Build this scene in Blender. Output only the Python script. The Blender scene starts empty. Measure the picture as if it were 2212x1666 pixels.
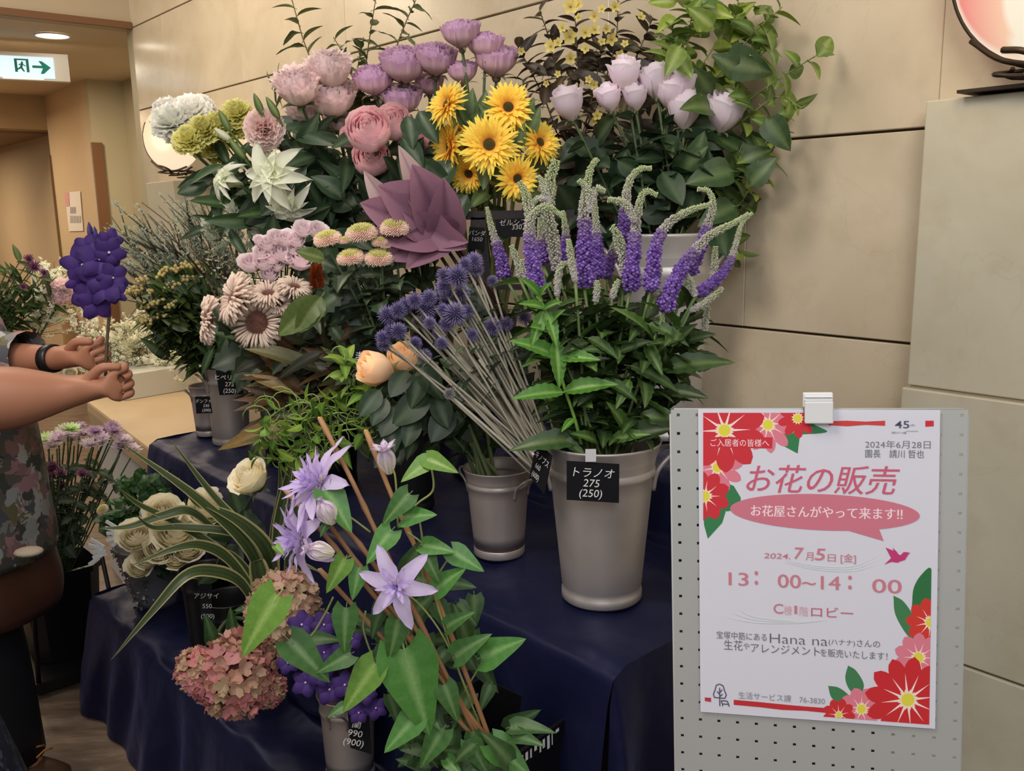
import bpy, math, random
from math import sin, cos, pi, sqrt, atan2, radians
from mathutils import Vector as V, Matrix
random.seed(7)
RND = random.Random(11)
SC = bpy.context.scene
COL = SC.collection

# ------------------------------------------------------------ camera
F = 1950.0
PITCH, ROLL, EYE = radians(11.03), radians(1.08), 1.55
_f = V((0, cos(PITCH), -sin(PITCH))); _u = V((0, sin(PITCH), cos(PITCH))); _r = V((1, 0, 0))
CR = cos(ROLL) * _r - sin(ROLL) * _u
CU = sin(ROLL) * _r + cos(ROLL) * _u
CAM = V((0, 0, EYE))
cd = bpy.data.cameras.new('camera'); cam = bpy.data.objects.new('camera', cd); COL.objects.link(cam)
m = Matrix((CR, CU, -_f)).transposed().to_4x4(); m.translation = CAM; cam.matrix_world = m
cd.sensor_width = 36; cd.lens = 36 * F / 2212; cd.clip_start = .05; cd.clip_end = 100
SC.camera = cam
# ------------------------------------------------------------ light
SC.view_settings.view_transform = 'Standard'; SC.view_settings.look = 'None'
SC.view_settings.exposure = 0.0; SC.view_settings.gamma = 1; SC.view_settings.use_curve_mapping = False
w = bpy.data.worlds.new('world'); SC.world = w; w.use_nodes = True
w.node_tree.nodes['Background'].inputs[0].default_value = (1, .95, .89, 1)
w.node_tree.nodes['Background'].inputs[1].default_value = .46
def area(loc, size, power, col, aim=None):
    l = bpy.data.lights.new('ceiling_or_fill_light', 'AREA'); l.shape = 'DISK'; l.size = size; l.energy = power; l.color = col
    o = bpy.data.objects.new('ceiling_or_fill_light', l); COL.objects.link(o); o.location = loc
    d = (V(aim) if aim else V(loc) - V((0, 0, 1))) - V(loc)
    o.rotation_euler = d.to_track_quat('-Z', 'Y').to_euler(); return o
area((-.9, .6, 3.1), .9, 30, (1, .90, .78), (-.2, 2.2, 1.0))
area((-1.9, 3.4, 3.1), .9, 26, (1, .86, .68), (-1.2, 4.0, 1.0))
area((.3, -1.0, 2.7), 1.2, 26, (.92, .95, 1), (.5, 1.4, 1.1))
area((-3.4, 4.4, 3.0), .8, 22, (1, .86, .66), (-2.4, 5.0, 1.0))
area((-3.2, 6.3, 2.58), .3, 26, (1, .84, .66))
area((-5.0, 7.6, 2.45), .6, 85, (1, .80, .58))
area((-6.4, 9.0, 2.26), .5, 45, (1, .82, .62))  # unseen fill lamp added to brighten the far corridor wall; no fixture there

# ------------------------------------------------------------ helpers
def C(r, g, b):
    def q(x):
        x /= 255.0
        return x / 12.92 if x <= .04045 else ((x + .055) / 1.055) ** 2.4
    return (q(r), q(g), q(b))
def mix(a, b, t): return tuple(a[i] + (b[i] - a[i]) * t for i in range(3))
def lerp(a, b, t): return a + (b - a) * t
def ray(px, py): return _f * 1.0 + CR * ((px - 1106) / F) + CU * (-(py - 833) / F)
def P(px, py, d):
    r = ray(px, py); return CAM + r * (d / r.y)
def PZ(px, py, z):
    r = ray(px, py); return CAM + r * ((z - EYE) / r.z)
N = V((.757, .653, 0)).normalized(); UU = V((-.653, .757, 0)).normalized()
def PN(px, py, n):
    r = ray(px, py); return CAM + r * (n / r.dot(N))
def PS(px, py, s):
    r = ray(px, py); return CAM + r * (s / r.dot(UU))
def W(s, t, z): return UU * s + N * (1.95 - t) + V((0, 0, z))

class M:
    def __init__(s): s.v = []; s.f = []; s.c = []
    def patch(s, nu, nv, fn, cf):
        b = len(s.v)
        for j in range(nv + 1):
            for i in range(nu + 1):
                u = -1 + 2 * i / nu; v = j / nv
                s.v.append(tuple(fn(u, v))); s.c.append(cf(u, v) if callable(cf) else cf)
        for j in range(nv):
            for i in range(nu):
                a = b + j * (nu + 1) + i; s.f.append((a, a + 1, a + nu + 2, a + nu + 1))
    def tube(s, pts, rad, n=5, col=(1, 1, 1), cap=True, col2=None):
        pts = [V(p) for p in pts]; b = len(s.v); L = len(pts)
        if not isinstance(rad, (list, tuple)): rad = [rad] * L
        ref = V((.31, .2, .93)); 
        for i, p in enumerate(pts):
            d = (pts[min(i + 1, L - 1)] - pts[max(i - 1, 0)])
            d = d.normalized() if d.length > 1e-9 else V((0, 0, 1))
            x = d.cross(ref)
            if x.length < .1: x = d.cross(V((1, 0, 0)))
            x.normalize(); y = d.cross(x)
            c = col if col2 is None else mix(col, col2, i / max(1, L - 1))
            for k in range(n):
                a = 2 * pi * k / n; s.v.append(tuple(p + (x * cos(a) + y * sin(a)) * rad[i])); s.c.append(c)
        for i in range(L - 1):
            for k in range(n):
                k2 = (k + 1) % n; a = b + i * n
                s.f.append((a + k, a + k2, a + n + k2, a + n + k))
        if cap:
            s.f.append(tuple(b + k for k in reversed(range(n)))); s.f.append(tuple(b + (L - 1) * n + k for k in range(n)))
    def lathe(s, prof, n=24, col=(1, 1, 1), sx=1, sy=1, c0=V((0, 0, 0)), close=False):
        b = len(s.v)
        for r, z in prof:
            for k in range(n):
                a = 2 * pi * k / n; s.v.append((c0[0] + r * cos(a) * sx, c0[1] + r * sin(a) * sy, c0[2] + z)); s.c.append(col)
        for i in range(len(prof) - 1):
            for k in range(n):
                k2 = (k + 1) % n; a = b + i * n; s.f.append((a + k, a + k2, a + n + k2, a + n + k))
        if close:
            s.f.append(tuple(b + k for k in reversed(range(n)))); s.f.append(tuple(b + (len(prof) - 1) * n + k for k in range(n)))
    def ball(s, c, r, col, nu=8, nv=5, sc=(1, 1, 1)):
        pr = [(max(1e-4, sin(pi * j / nv)) * r, -cos(pi * j / nv) * r * sc[2]) for j in range(nv + 1)]
        s.lathe(pr, nu, col, sc[0], sc[1], V(c))
    def box(s, c, h, col=(1, 1, 1), R=None):
        b = len(s.v)
        for x in (-1, 1):
            for y in (-1, 1):
                for z in (-1, 1):
                    q = V((x * h[0], y * h[1], z * h[2]))
                    if R is not None: q = R @ q
                    s.v.append(tuple(V(c) + q)); s.c.append(col)
        for q in ((0, 1, 3, 2), (4, 6, 7, 5), (0, 4, 5, 1), (2, 3, 7, 6), (0, 2, 6, 4), (1, 5, 7, 3)):
            s.f.append(tuple(b + k for k in q))
    def poly(s, pts, col=(1, 1, 1)):
        b = len(s.v)
        for p in pts: s.v.append(tuple(p)); s.c.append(col)
        s.f.append(tuple(range(b, b + len(pts))))
    def prism(s, pts, dv, col=(1, 1, 1)):
        b = len(s.v); n = len(pts)
        for p in pts: s.v.append(tuple(p)); s.c.append(col)
        for p in pts: s.v.append(tuple(V(p) + V(dv))); s.c.append(col)
        s.f.append(tuple(range(b, b + n))); s.f.append(tuple(reversed(range(b + n, b + 2 * n))))
        for k in range(n):
            k2 = (k + 1) % n; s.f.append((b + k, b + n + k, b + n + k2, b + k2))
    def mesh(s, name, mat, smooth=True):
        me = bpy.data.meshes.new(name); me.from_pydata(s.v, [], s.f)
        a = me.color_attributes.new('Col', 'FLOAT_COLOR', 'POINT')
        flat = []
        for c in s.c: flat += (c[0], c[1], c[2], 1.0)
        a.data.foreach_set('color', flat)
        if smooth: me.polygons.foreach_set('use_smooth', [True] * len(me.polygons))
        me.materials.append(mat); me.update(); return me

def link(name, data, parent=None, mw=None):
    o = bpy.data.objects.new(name, data); COL.objects.link(o)
    if parent is not None: o.parent = parent
    if mw is not None: o.matrix_basis = mw      # matrix in the parent's frame
    return o
def tag(o, label, cat, group=None, kind=None):
    if label: o['label'] = label
    if cat: o['category'] = cat
    if group: o['group'] = group
    if kind: o['kind'] = kind
    return o
def thing(name, label, cat, loc=(0, 0, 0), group=None, rz=0):
    o = link(name, None); o.location = loc; o.rotation_euler = (0, 0, rz); o.empty_display_size = .02
    return tag(o, label, cat, group)
def struct(name, m_, mat, smooth=False, parent=None):
    o = link(name, m_.mesh(name, mat, smooth), parent)
    if parent is None: o['kind'] = 'structure'
    return o
def frame(z, roll=0, yhint=None):
    z = V(z).normalized(); ref = V(yhint) if yhint is not None else V((0, 0, 1))
    x = ref.cross(z)
    if x.length < .05: x = V((1, 0, 0)).cross(z)
    x.normalize(); y = z.cross(x)
    return Matrix((x, y, z)).transposed() @ Matrix.Rotation(roll, 3, 'Z')
def TM(loc, R, sc=1.0):
    s_ = (sc, sc, sc) if not isinstance(sc, (tuple, list)) else sc
    m_ = R.to_4x4() @ Matrix.Diagonal((s_[0], s_[1], s_[2], 1)); m_.translation = loc; return m_
def bez(a, b, c, n): return [a * (1 - t) ** 2 + b * 2 * t * (1 - t) + c * t * t for t in [i / n for i in range(n + 1)]]
def catmull(p, n=5):
    p = [V(q) for q in p]; o = []; q = [p[0] * 2 - p[1]] + p + [p[-1] * 2 - p[-2]]
    for i in range(1, len(q) - 2):
        for k in range(n):
            t = k / n; a, b, c, d = q[i - 1:i + 3]
            o.append(.5 * ((2 * b) + (c - a) * t + (2 * a - 5 * b + 4 * c - d) * t * t + (3 * b - a - 3 * c + d) * t ** 3))
    o.append(p[-1]); return o
ORD = ['leftmost', 'second from the left', 'third from the left', 'fourth from the left', 'fifth from the left', 'sixth from the left', 'seventh from the left',
       'eighth from the left', 'ninth from the left', 'tenth from the left', 'eleventh from the left', 'twelfth from the left', 'thirteenth from the left',
       'fourteenth from the left', 'fifteenth from the left', 'sixteenth from the left', 'seventeenth from the left', 'eighteenth from the left']
def ords(pts):
    n = len(pts); ix = sorted(range(n), key=lambda i: pts[i][0]); o = [''] * n
    back = ['rightmost'] + [a.replace('left', 'right') for a in ORD[1:]]
    for k, i in enumerate(ix): o[i] = ORD[k] if k < (n + 1) // 2 else back[n - 1 - k]
    return o

# ------------------------------------------------------------ materials
def nt(name):
    m_ = bpy.data.materials.new(name); m_.use_nodes = True; t = m_.node_tree
    return m_, t, t.nodes, t.links, t.nodes['Principled BSDF']
def vmat(name, rough=.5, trans=.0, metal=0, spec=.4, nscale=60, namp=.12, bump=0, sheen=0, coat=0, sat=1.0, val=1.0):
    """colour from the mesh's own colour attribute with slight natural variation"""
    m_, t, n, l, b = nt(name)
    a = n.new('ShaderNodeAttribute'); a.attribute_name = 'Col'
    oi = n.new('ShaderNodeObjectInfo'); tc = n.new('ShaderNodeTexCoord'); no = n.new('ShaderNodeTexNoise'); no.inputs['Scale'].default_value = nscale
    no.inputs['Detail'].default_value = 3
    l.new(tc.outputs['Object'], no.inputs['Vector'])
    ma = n.new('ShaderNodeMath'); ma.operation = 'MULTIPLY_ADD'; ma.inputs[1].default_value = namp * 2; ma.inputs[2].default_value = 1 - namp
    l.new(no.outputs['Fac'], ma.inputs[0])
    mb = n.new('ShaderNodeMath'); mb.operation = 'MULTIPLY_ADD'; mb.inputs[1].default_value = .16; mb.inputs[2].default_value = .92
    l.new(oi.outputs['Random'], mb.inputs[0])
    mc = n.new('ShaderNodeMath'); mc.operation = 'MULTIPLY'; l.new(ma.outputs[0], mc.inputs[0]); l.new(mb.outputs[0], mc.inputs[1])
    hs = n.new('ShaderNodeHueSaturation'); hs.inputs['Saturation'].default_value = sat; mc.operation = 'MULTIPLY'; mv = n.new('ShaderNodeMath'); mv.operation = 'MULTIPLY'; mv.inputs[1].default_value = val; l.new(mc.outputs[0], mv.inputs[0]); l.new(mv.outputs[0], hs.inputs['Value']); l.new(a.outputs['Color'], hs.inputs['Color'])
    l.new(hs.outputs[0], b.inputs['Base Color'])
    b.inputs['Roughness'].default_value = rough; b.inputs['Metallic'].default_value = metal; b.inputs['Specular IOR Level'].default_value = spec
    b.inputs['Sheen Weight'].default_value = sheen; b.inputs['Coat Weight'].default_value = coat
    if bump:
        bp = n.new('ShaderNodeBump'); bp.inputs['Strength'].default_value = bump; bp.inputs['Distance'].default_value = .002
        l.new(no.outputs['Fac'], bp.inputs['Height']); l.new(bp.outputs[0], b.inputs['Normal'])
    if trans:
        tr = n.new('ShaderNodeBsdfTranslucent'); ms = n.new('ShaderNodeMixShader'); ms.inputs[0].default_value = trans
        l.new(hs.outputs[0], tr.inputs[0]); l.new(b.outputs[0], ms.inputs[1]); l.new(tr.outputs[0], ms.inputs[2])
        l.new(ms.outputs[0], n['Material Output'].inputs[0])
    return m_
LEAF = vmat('leaf', .42, .18, spec=.42, nscale=25, namp=.22, sat=1.0, val=.86)
PETAL = vmat('petal', .6, .35, spec=.25, nscale=30, namp=.05, sat=.78, val=1.32)
VIVID = vmat('vivid_petal', .6, .3, spec=.25, nscale=30, namp=.06, sat=.92, val=1.15)
STEM = vmat('stem', .55, 0, namp=.15, nscale=40)
PLAIN = vmat('painted', .6, 0, namp=.05, nscale=12)
PLAST = vmat('black_plastic', .35, 0, namp=.05, spec=.4)
ZINC = vmat('zinc', .42, 0, metal=.55, namp=.16, nscale=14, spec=.5, bump=.2)
IRON = vmat('iron', .5, 0, metal=.6, namp=.1)
WOOD = vmat('wood', .5, 0, namp=.25, nscale=20)
PAPER = vmat('paper', .7, .05, namp=.01, spec=.2)
SKIN = vmat('skin', .5, .0, namp=.06, nscale=30, spec=.35)
CANE = vmat('cane', .5, 0, namp=.2, nscale=45)
CARD = vmat('card', .75, 0, namp=.04, spec=.1)

def stone_mat(name, c1, c2, c3, rough):
    m_, t, n, l, b = nt(name)
    tc = n.new('ShaderNodeTexCoord'); oi = n.new('ShaderNodeObjectInfo')
    mp = n.new('ShaderNodeVectorMath'); mp.operation = 'ADD'; cx = n.new('ShaderNodeCombineXYZ')
    mu = n.new('ShaderNodeMath'); mu.operation = 'MULTIPLY'; mu.inputs[1].default_value = 37
    l.new(oi.outputs['Random'], mu.inputs[0]); l.new(mu.outputs[0], cx.inputs[0]); l.new(tc.outputs['Object'], mp.inputs[0]); l.new(cx.outputs[0], mp.inputs[1])
    n1 = n.new('ShaderNodeTexNoise'); n1.inputs['Scale'].default_value = 2.2; n1.inputs['Detail'].default_value = 6; n1.inputs['Distortion'].default_value = 1.0
    n2 = n.new('ShaderNodeTexNoise'); n2.inputs['Scale'].default_value = 9; n2.inputs['Detail'].default_value = 8; n2.inputs['Roughness'].default_value = .65
    n3 = n.new('ShaderNodeTexNoise'); n3.inputs['Scale'].default_value = 3.5; n3.inputs['Detail'].default_value = 5; n3.inputs['Distortion'].default_value = 1.5
    for q in (n1, n2, n3): l.new(mp.outputs[0], q.inputs['Vector'])
    r1 = n.new('ShaderNodeValToRGB'); r1.color_ramp.elements[0].position = .35; r1.color_ramp.elements[1].position = .68
    r1.color_ramp.elements[0].color = (*c1, 1); r1.color_ramp.elements[1].color = (*c2, 1); l.new(n1.outputs['Fac'], r1.inputs[0])
    mx = n.new('ShaderNodeMix'); mx.data_type = 'RGBA'; mx.inputs['B'].default_value = (*c3, 1); l.new(r1.outputs[0], mx.inputs['A'])
    r2 = n.new('ShaderNodeValToRGB'); r2.color_ramp.elements[0].position = .5; r2.color_ramp.elements[1].position = .75
    r2.color_ramp.elements[0].color = (0, 0, 0, 1); r2.color_ramp.elements[1].color = (.5, .5, .5, 1); l.new(n2.outputs['Fac'], r2.inputs[0]); l.new(r2.outputs[0], mx.inputs['Factor'])
    # thin veins
    ab = n.new('ShaderNodeMath'); ab.operation = 'SUBTRACT'; ab.inputs[1].default_value = .5; l.new(n3.outputs['Fac'], ab.inputs[0])
    a2 = n.new('ShaderNodeMath'); a2.operation = 'ABSOLUTE'; l.new(ab.outputs[0], a2.inputs[0])
    r3 = n.new('ShaderNodeValToRGB'); r3.color_ramp.elements[0].position = 0; r3.color_ramp.elements[1].position = .008
    r3.color_ramp.elements[0].color = (.16, .16, .16, 1); r3.color_ramp.elements[1].color = (0, 0, 0, 1); l.new(a2.outputs[0], r3.inputs[0])
    m2 = n.new('ShaderNodeMix'); m2.data_type = 'RGBA'; m2.inputs['B'].default_value = (*mix(c3, (.1, .08, .05), .3), 1)
    l.new(mx.outputs['Result'], m2.inputs['A']); l.new(r3.outputs[0], m2.inputs['Factor'])
    hs = n.new('ShaderNodeHueSaturation'); mb = n.new('ShaderNodeMath'); mb.operation = 'MULTIPLY_ADD'; mb.inputs[1].default_value = .04; mb.inputs[2].default_value = .98
    l.new(oi.outputs['Random'], mb.inputs[0]); l.new(mb.outputs[0], hs.inputs['Value']); l.new(m2.outputs['Result'], hs.inputs['Color'])
    l.new(hs.outputs[0], b.inputs['Base Color']); b.inputs['Roughness'].default_value = rough; b.inputs['Specular IOR Level'].default_value = .45
    return m_
STONE = stone_mat('stone', C(196, 181, 156), C(211, 196, 171), C(184, 167, 140), .2)
STONE2 = stone_mat('stone_column', C(186, 180, 160), C(198, 192, 172), C(176, 164, 138), .3)
def plain(name, c, rough=.7, emit=0, spec=.3, metal=0):
    m_, t, n, l, b = nt(name); no = n.new('ShaderNodeTexNoise'); no.inputs['Scale'].default_value = 3; tc = n.new('ShaderNodeTexCoord')
    l.new(tc.outputs['Object'], no.inputs['Vector']); mx = n.new('ShaderNodeMix'); mx.data_type = 'RGBA'
    mx.inputs['A'].default_value = (*[x * .94 for x in c], 1); mx.inputs['B'].default_value = (*[min(1, x * 1.05) for x in c], 1)
    l.new(no.outputs['Fac'], mx.inputs['Factor']); l.new(mx.outputs['Result'], b.inputs['Base Color'])
    b.inputs['Roughness'].default_value = rough; b.inputs['Specular IOR Level'].default_value = spec; b.inputs['Metallic'].default_value = metal
    if emit: b.inputs['Emission Color'].default_value = (*c, 1); b.inputs['Emission Strength'].default_value = emit
    return m_
PAINT = plain('wall_paint', C(196, 172, 136)); PAINT2 = plain('wall_paint_green', C(182, 170, 138)); CEIL = plain('ceiling_paint', C(214, 196, 166))
TRIM = plain('brown_trim', C(120, 84, 56), .5)
def cloth_mat():
    m_, t, n, l, b = nt('navy_satin'); b.inputs['Base Color'].default_value = (*C(13, 16, 44), 1); b.inputs['Roughness'].default_value = .46
    b.inputs['Sheen Weight'].default_value = .12; b.inputs['Sheen Tint'].default_value = (.25, .28, .7, 1); b.inputs['Specular IOR Level'].default_value = .35
    b.inputs['Specular Tint'].default_value = (.5, .55, 1, 1)
    no = n.new('ShaderNodeTexNoise'); no.inputs['Scale'].default_value = 9; no.inputs['Detail'].default_value = 2; tc = n.new('ShaderNodeTexCoord'); l.new(tc.outputs['Object'], no.inputs['Vector'])
    bp = n.new('ShaderNodeBump'); bp.inputs['Strength'].default_value = .35; bp.inputs['Distance'].default_value = .03; l.new(no.outputs['Fac'], bp.inputs['Height']); l.new(bp.outputs[0], b.inputs['Normal'])
    return m_
SATIN = cloth_mat()
def floor_mat():
    m_, t, n, l, b = nt('floor_vinyl'); tc = n.new('ShaderNodeTexCoord'); mp = n.new('ShaderNodeMapping'); mp.inputs['Rotation'].default_value = (0, 0, radians(-33)); mp.inputs['Scale'].default_value = (1, 5, 1)
    l.new(tc.outputs['Object'], mp.inputs[0]); no = n.new('ShaderNodeTexNoise'); no.inputs['Scale'].default_value = 4; no.inputs['Detail'].default_value = 10; no.inputs['Roughness'].default_value = .7
    l.new(mp.outputs[0], no.inputs['Vector']); r = n.new('ShaderNodeValToRGB'); e = r.color_ramp.elements; e[0].position = .3; e[1].position = .72
    e[0].color = (*C(76, 62, 52), 1); e[1].color = (*C(148, 134, 118), 1); e.new(.5).color = (*C(110, 92, 78), 1)
    l.new(no.outputs['Fac'], r.inputs[0]); l.new(r.outputs[0], b.inputs['Base Color']); b.inputs['Roughness'].default_value = .35
    return m_
def emis(name, strength):
    m_, t, n, l, b = nt(name); a = n.new('ShaderNodeAttribute'); a.attribute_name = 'Col'
    b.inputs['Base Color'].default_value = (.06, .05, .04, 1); l.new(a.outputs['Color'], b.inputs['Emission Color']); b.inputs['Emission Strength'].default_value = strength; b.inputs['Roughness'].default_value = .25
    return m_
GLOW = emis('lit_glass', .95)
def floral(name, cols, scale):
    m_, t, n, l, b = nt(name); tc = n.new('ShaderNodeTexCoord'); no = n.new('ShaderNodeTexNoise'); no.inputs['Scale'].default_value = scale * .6
    no.inputs['Detail'].default_value = 4; no.inputs['Distortion'].default_value = 1.5
    vo = n.new('ShaderNodeTexVoronoi'); vo.inputs['Scale'].default_value = scale; r = n.new('ShaderNodeValToRGB'); r.color_ramp.interpolation = 'CONSTANT'
    ad = n.new('ShaderNodeVectorMath'); ad.operation = 'MULTIPLY_ADD'; ad.inputs[1].default_value = (.08, .08, .08)
    l.new(no.outputs['Color'], ad.inputs[0]); l.new(tc.outputs['Object'], ad.inputs[2]); l.new(tc.outputs['Object'], no.inputs['Vector']); l.new(ad.outputs[0], vo.inputs['Vector'])
    sp = n.new('ShaderNodeSeparateColor'); l.new(vo.outputs['Color'], sp.inputs[0]); l.new(sp.outputs[0], r.inputs[0])
    e = r.color_ramp.elements; e[0].color = (*cols[0], 1); e[1].position = 1 / len(cols); e[1].color = (*cols[1], 1)
    for i in range(2, len(cols)): e.new(i / len(cols)).color = (*cols[i], 1)
    l.new(r.outputs[0], b.inputs['Base Color']); b.inputs['Roughness'].default_value = .8
    return m_
SHIRT = floral('floral_shirt', [C(128, 128, 128), C(96, 92, 84), C(160, 122, 128), C(84, 86, 92), C(158, 160, 160), C(110, 104, 76), C(70, 72, 66), C(172, 170, 168), C(140, 106, 104)], 26)
SKIRT = floral('floral_skirt', [C(18, 22, 40), C(24, 28, 50), C(20, 24, 42), C(70, 78, 100), C(22, 26, 46), C(40, 46, 70)], 60)
# ============================================================ the setting
def slab(mm, s0, s1, t, z0, z1, th=.03, bev=.004, face=1):
    """a stone slab on a wall parallel to the long wall; outer face at distance t from it"""
    pts = [(s0, z0), (s1, z0), (s1, z1), (s0, z1)]
    def ring(d, tt): return [W(s0 + d, tt, z0 + d), W(s1 - d, tt, z0 + d), W(s1 - d, tt, z1 - d), W(s0 + d, tt, z1 - d)]
    b = len(mm.v)
    for rr in (ring(0, t - th), ring(0, t - bev), ring(bev, t)):
        for p in rr: mm.v.append(tuple(p)); mm.c.append((1, 1, 1))
    mm.f.append((b + 8, b + 9, b + 10, b + 11))
    for k in range(4):
        k2 = (k + 1) % 4
        mm.f.append((b + k, b + k2, b + 4 + k2, b + 4 + k)); mm.f.append((b + 4 + k, b + 4 + k2, b + 8 + k2, b + 8 + k))
# backing trimmed so that it stops at the far corner
g = M(); A = [W(-2.2, -.03, 0), W(5.53, -.03, 0), W(5.53, -.03, 3.5), W(-2.2, -.03, 3.5)]; g.prism(A, N * .08)
wall = struct('wall_back', g, plain('joint_dark', C(118, 98, 74)))
ZJ = [-.02, .335, .79, 1.243, 1.702, 2.155, 2.608, 3.06, 3.5]
for r_ in range(len(ZJ) - 1):
    off = .46 if r_ % 2 else 0
    xs = [-2.2] + [-1.9 + off + .93 * k for k in range(9) if -1.9 + off + .93 * k < 5.4] + [5.53]
    for a_, b_ in zip(xs, xs[1:]):
        q = M(); slab(q, a_ + .0004, b_ - .0004, 0, ZJ[r_] + .003, ZJ[r_ + 1] - .003, bev=.002)
        o = link('stone_slab', q.mesh('stone_slab', STONE, False), wall)
# columns (pilasters) in front of the long wall
def pillar(name, s0, s1, ztop, joints):
    R_ = Matrix((UU, N, V((0, 0, 1)))).transposed()
    q = M(); q.box(W((s0 + s1) / 2, .035, (ztop - .02) / 2), ((s1 - s0) / 2 - .006, .03, (ztop - .02) / 2), (1, 1, 1), R_)
    o = struct(name, q, plain(name + '_core', C(150, 138, 116)))
    for z0, z1 in zip(joints, joints[1:]):
        q = M(); low = z1 <= 1.18; e = .008 if low else 0
        q.box(W((s0 + s1) / 2, .035 + e / 2, (z0 + z1) / 2), ((s1 - s0) / 2 + e, .035 + e / 2, (z1 - z0) / 2 - .003), (1, 1, 1), R_)
        ob_ = link('stone_slab', q.mesh('stone_slab', STONE2, False), o)
        bv = ob_.modifiers.new('b', 'BEVEL'); bv.width = .003; bv.segments = 2
    return o
pillar('column_right', .46, .883, 1.753, [0, .58, 1.163, 1.753])
pillar('column_far', 4.93, 5.33, 1.74, [0, .58, 1.163, 1.74])
# corridor beyond the stone wall
def wn(s, n, z): return UU * s + N * n + V((0, 0, z))
def quadbox(name, s0, s1, n0, n1, z0, z1, mat, parent=None):
    q = M(); R_ = Matrix((UU, N, V((0, 0, 1)))).transposed()
    q.box(wn((s0 + s1) / 2, (n0 + n1) / 2, (z0 + z1) / 2), ((s1 - s0) / 2, (n1 - n0) / 2, (z1 - z0) / 2), (1, 1, 1), R_)
    return struct(name, q, mat, False, parent)
quadbox('wall_corner', 5.531, 5.62, 1.952, 2.6, 0, 2.608, PAINT2)
quadbox('wall_header', 5.53, 5.66, -3.2, 1.95, 2.608, 3.5, plain('header', C(186, 168, 142)))
quadbox('trim_1', 5.505, 5.53, -3.2, 1.945, 2.60, 2.636, TRIM)
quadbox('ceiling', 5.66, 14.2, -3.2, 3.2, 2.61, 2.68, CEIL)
quadbox('wall_right', 7.82, 8.95, 2.34, 2.8, 0, 2.61, PAINT)
quadbox('wall_recess', 5.62, 7.72, 2.6, 2.8, 0, 2.61, PAINT2)
quadbox('wall_pier', 7.72, 7.82, 2.34, 2.62, 0, 2.61, PAINT2)
quadbox('ceiling_beam', 8.95, 9.2, -3.2, 2.9, 2.32, 2.61, plain('beam', C(176, 150, 112)))
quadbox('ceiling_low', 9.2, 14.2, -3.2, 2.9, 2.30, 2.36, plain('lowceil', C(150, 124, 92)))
quadbox('wall_far', 13.8, 14.0, -3.2, 3.0, 0, 2.61, plain('farwall', C(212, 180, 134)))
quadbox('wall_right_far', 8.95, 13.85, 2.42, 2.9, 0, 2.40, PAINT)
quadbox('wall_left', 5.45, 14, -3.3, -3.2, 0, 3.5, PAINT)
quadbox('trim_2', 7.69, 7.72, 2.32, 2.40, .55, 2.13, TRIM)
quadbox('trim_3', 8.93, 8.95, 2.32, 2.34, 0, 2.1, plain('jamb', C(120, 96, 66)))
q = M(); q.poly([(-9, -4, 0), (8, -4, 0), (8, 13, 0), (-9, 13, 0)]); struct('floor', q, floor_mat())

# exit sign, a green running figure and an arrow on a lit box hung under the ceiling
ex = thing('exit_sign', 'lit green and white emergency exit sign hanging from the corridor ceiling', 'sign', P(40, 160, 5.7))
sx = (PS(150, 170, 0) if 0 else None)
E0 = P(0, 104, 5.68); E1 = P(146, 118, 5.84); exd = (E1 - E0); exd.z = 0; exd.normalize(); exn = V((0, 0, 1)).cross(exd); exn = -exn if exn.y > 0 else exn
eo = P(146, 118, 5.84); sc_ = 5.76 / F
def exq(u, v, off=0): return eo + exd * ((u - 146) * sc_) + V((0, 0, 1)) * (-(v - 118) * sc_) + exn * off
def loc_(root, pts): return [V(p) - root.location for p in pts]
q = M(); q.prism(loc_(ex, [exq(-40, 118), exq(146, 118), exq(146, 172), exq(-40, 172)]), -exn * .06, C(226, 220, 208)); link('sign_case', q.mesh('sign_case', PLAIN, False), ex)
q = M(); q.poly(loc_(ex, [exq(-36, 126, .004), exq(118, 126, .004), exq(118, 168, .004), exq(-36, 168, .004)]), C(226, 246, 255)); link('lit_panel', q.mesh('lit_panel', GLOW, False), ex)
gr = C(20, 150, 130); q = M()
def epoly(pts): q.poly(loc_(ex, [exq(u, v, .007) for u, v in pts]), gr)
ey = 10
for pts in ([(46, 126), (72, 126), (72, 129), (46, 129)], [(46, 129), (51, 129), (51, 152), (46, 152)], [(67, 129), (72, 129), (72, 152), (67, 152)],
            [(78, 138), (98, 138), (98, 143), (78, 143)], [(90, 129), (96, 129), (112, 141), (98, 141)], [(98, 141), (112, 141), (98, 154), (92, 154)],
            [(58, 134), (62, 134), (60, 143), (55, 143)], [(55, 143), (60, 143), (64, 151), (61, 151)], [(55, 142), (57, 145), (51, 148), (50, 146)], [(61, 136), (66, 139), (66, 141), (60, 138)], [(53, 137), (58, 135), (58, 137), (54, 139)]):
    epoly([(u, v + 5) for u, v in pts])
cx_, cy_ = 60, 134; epoly([(cx_ + 2 * cos(a), cy_ + 2 * sin(a) + 4) for a in [k * pi / 4 for k in range(8)]])
link('running_figure_and_arrow', q.mesh('pictogram', PLAIN, False), ex)
q = M(); q.poly(loc_(ex, [exq(22, 168.5, .01), exq(97, 168.5, .01), exq(97, 171, .01), exq(22, 171, .01)]), (1, .95, .85)); link('light_strip', q.mesh('light_strip', GLOW, False), ex)
def downlight(px, py, r, label):
    p = PZ(px, py, 2.608); t_ = thing('downlight', label, 'light', p)
    q = M(); q.lathe([(r * 1.12, 0), (r * 1.12, -.006), (r, -.008), (r, .0)], 24, C(230, 220, 205)); link('ring', q.mesh('ring', PLAIN), t_)
    q = M(); q.lathe([(r, -.004), (.001, -.004)], 24, (7, 6.3, 5.2)); link('diffuser', q.mesh('diffuser', GLOW), t_)
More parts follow.
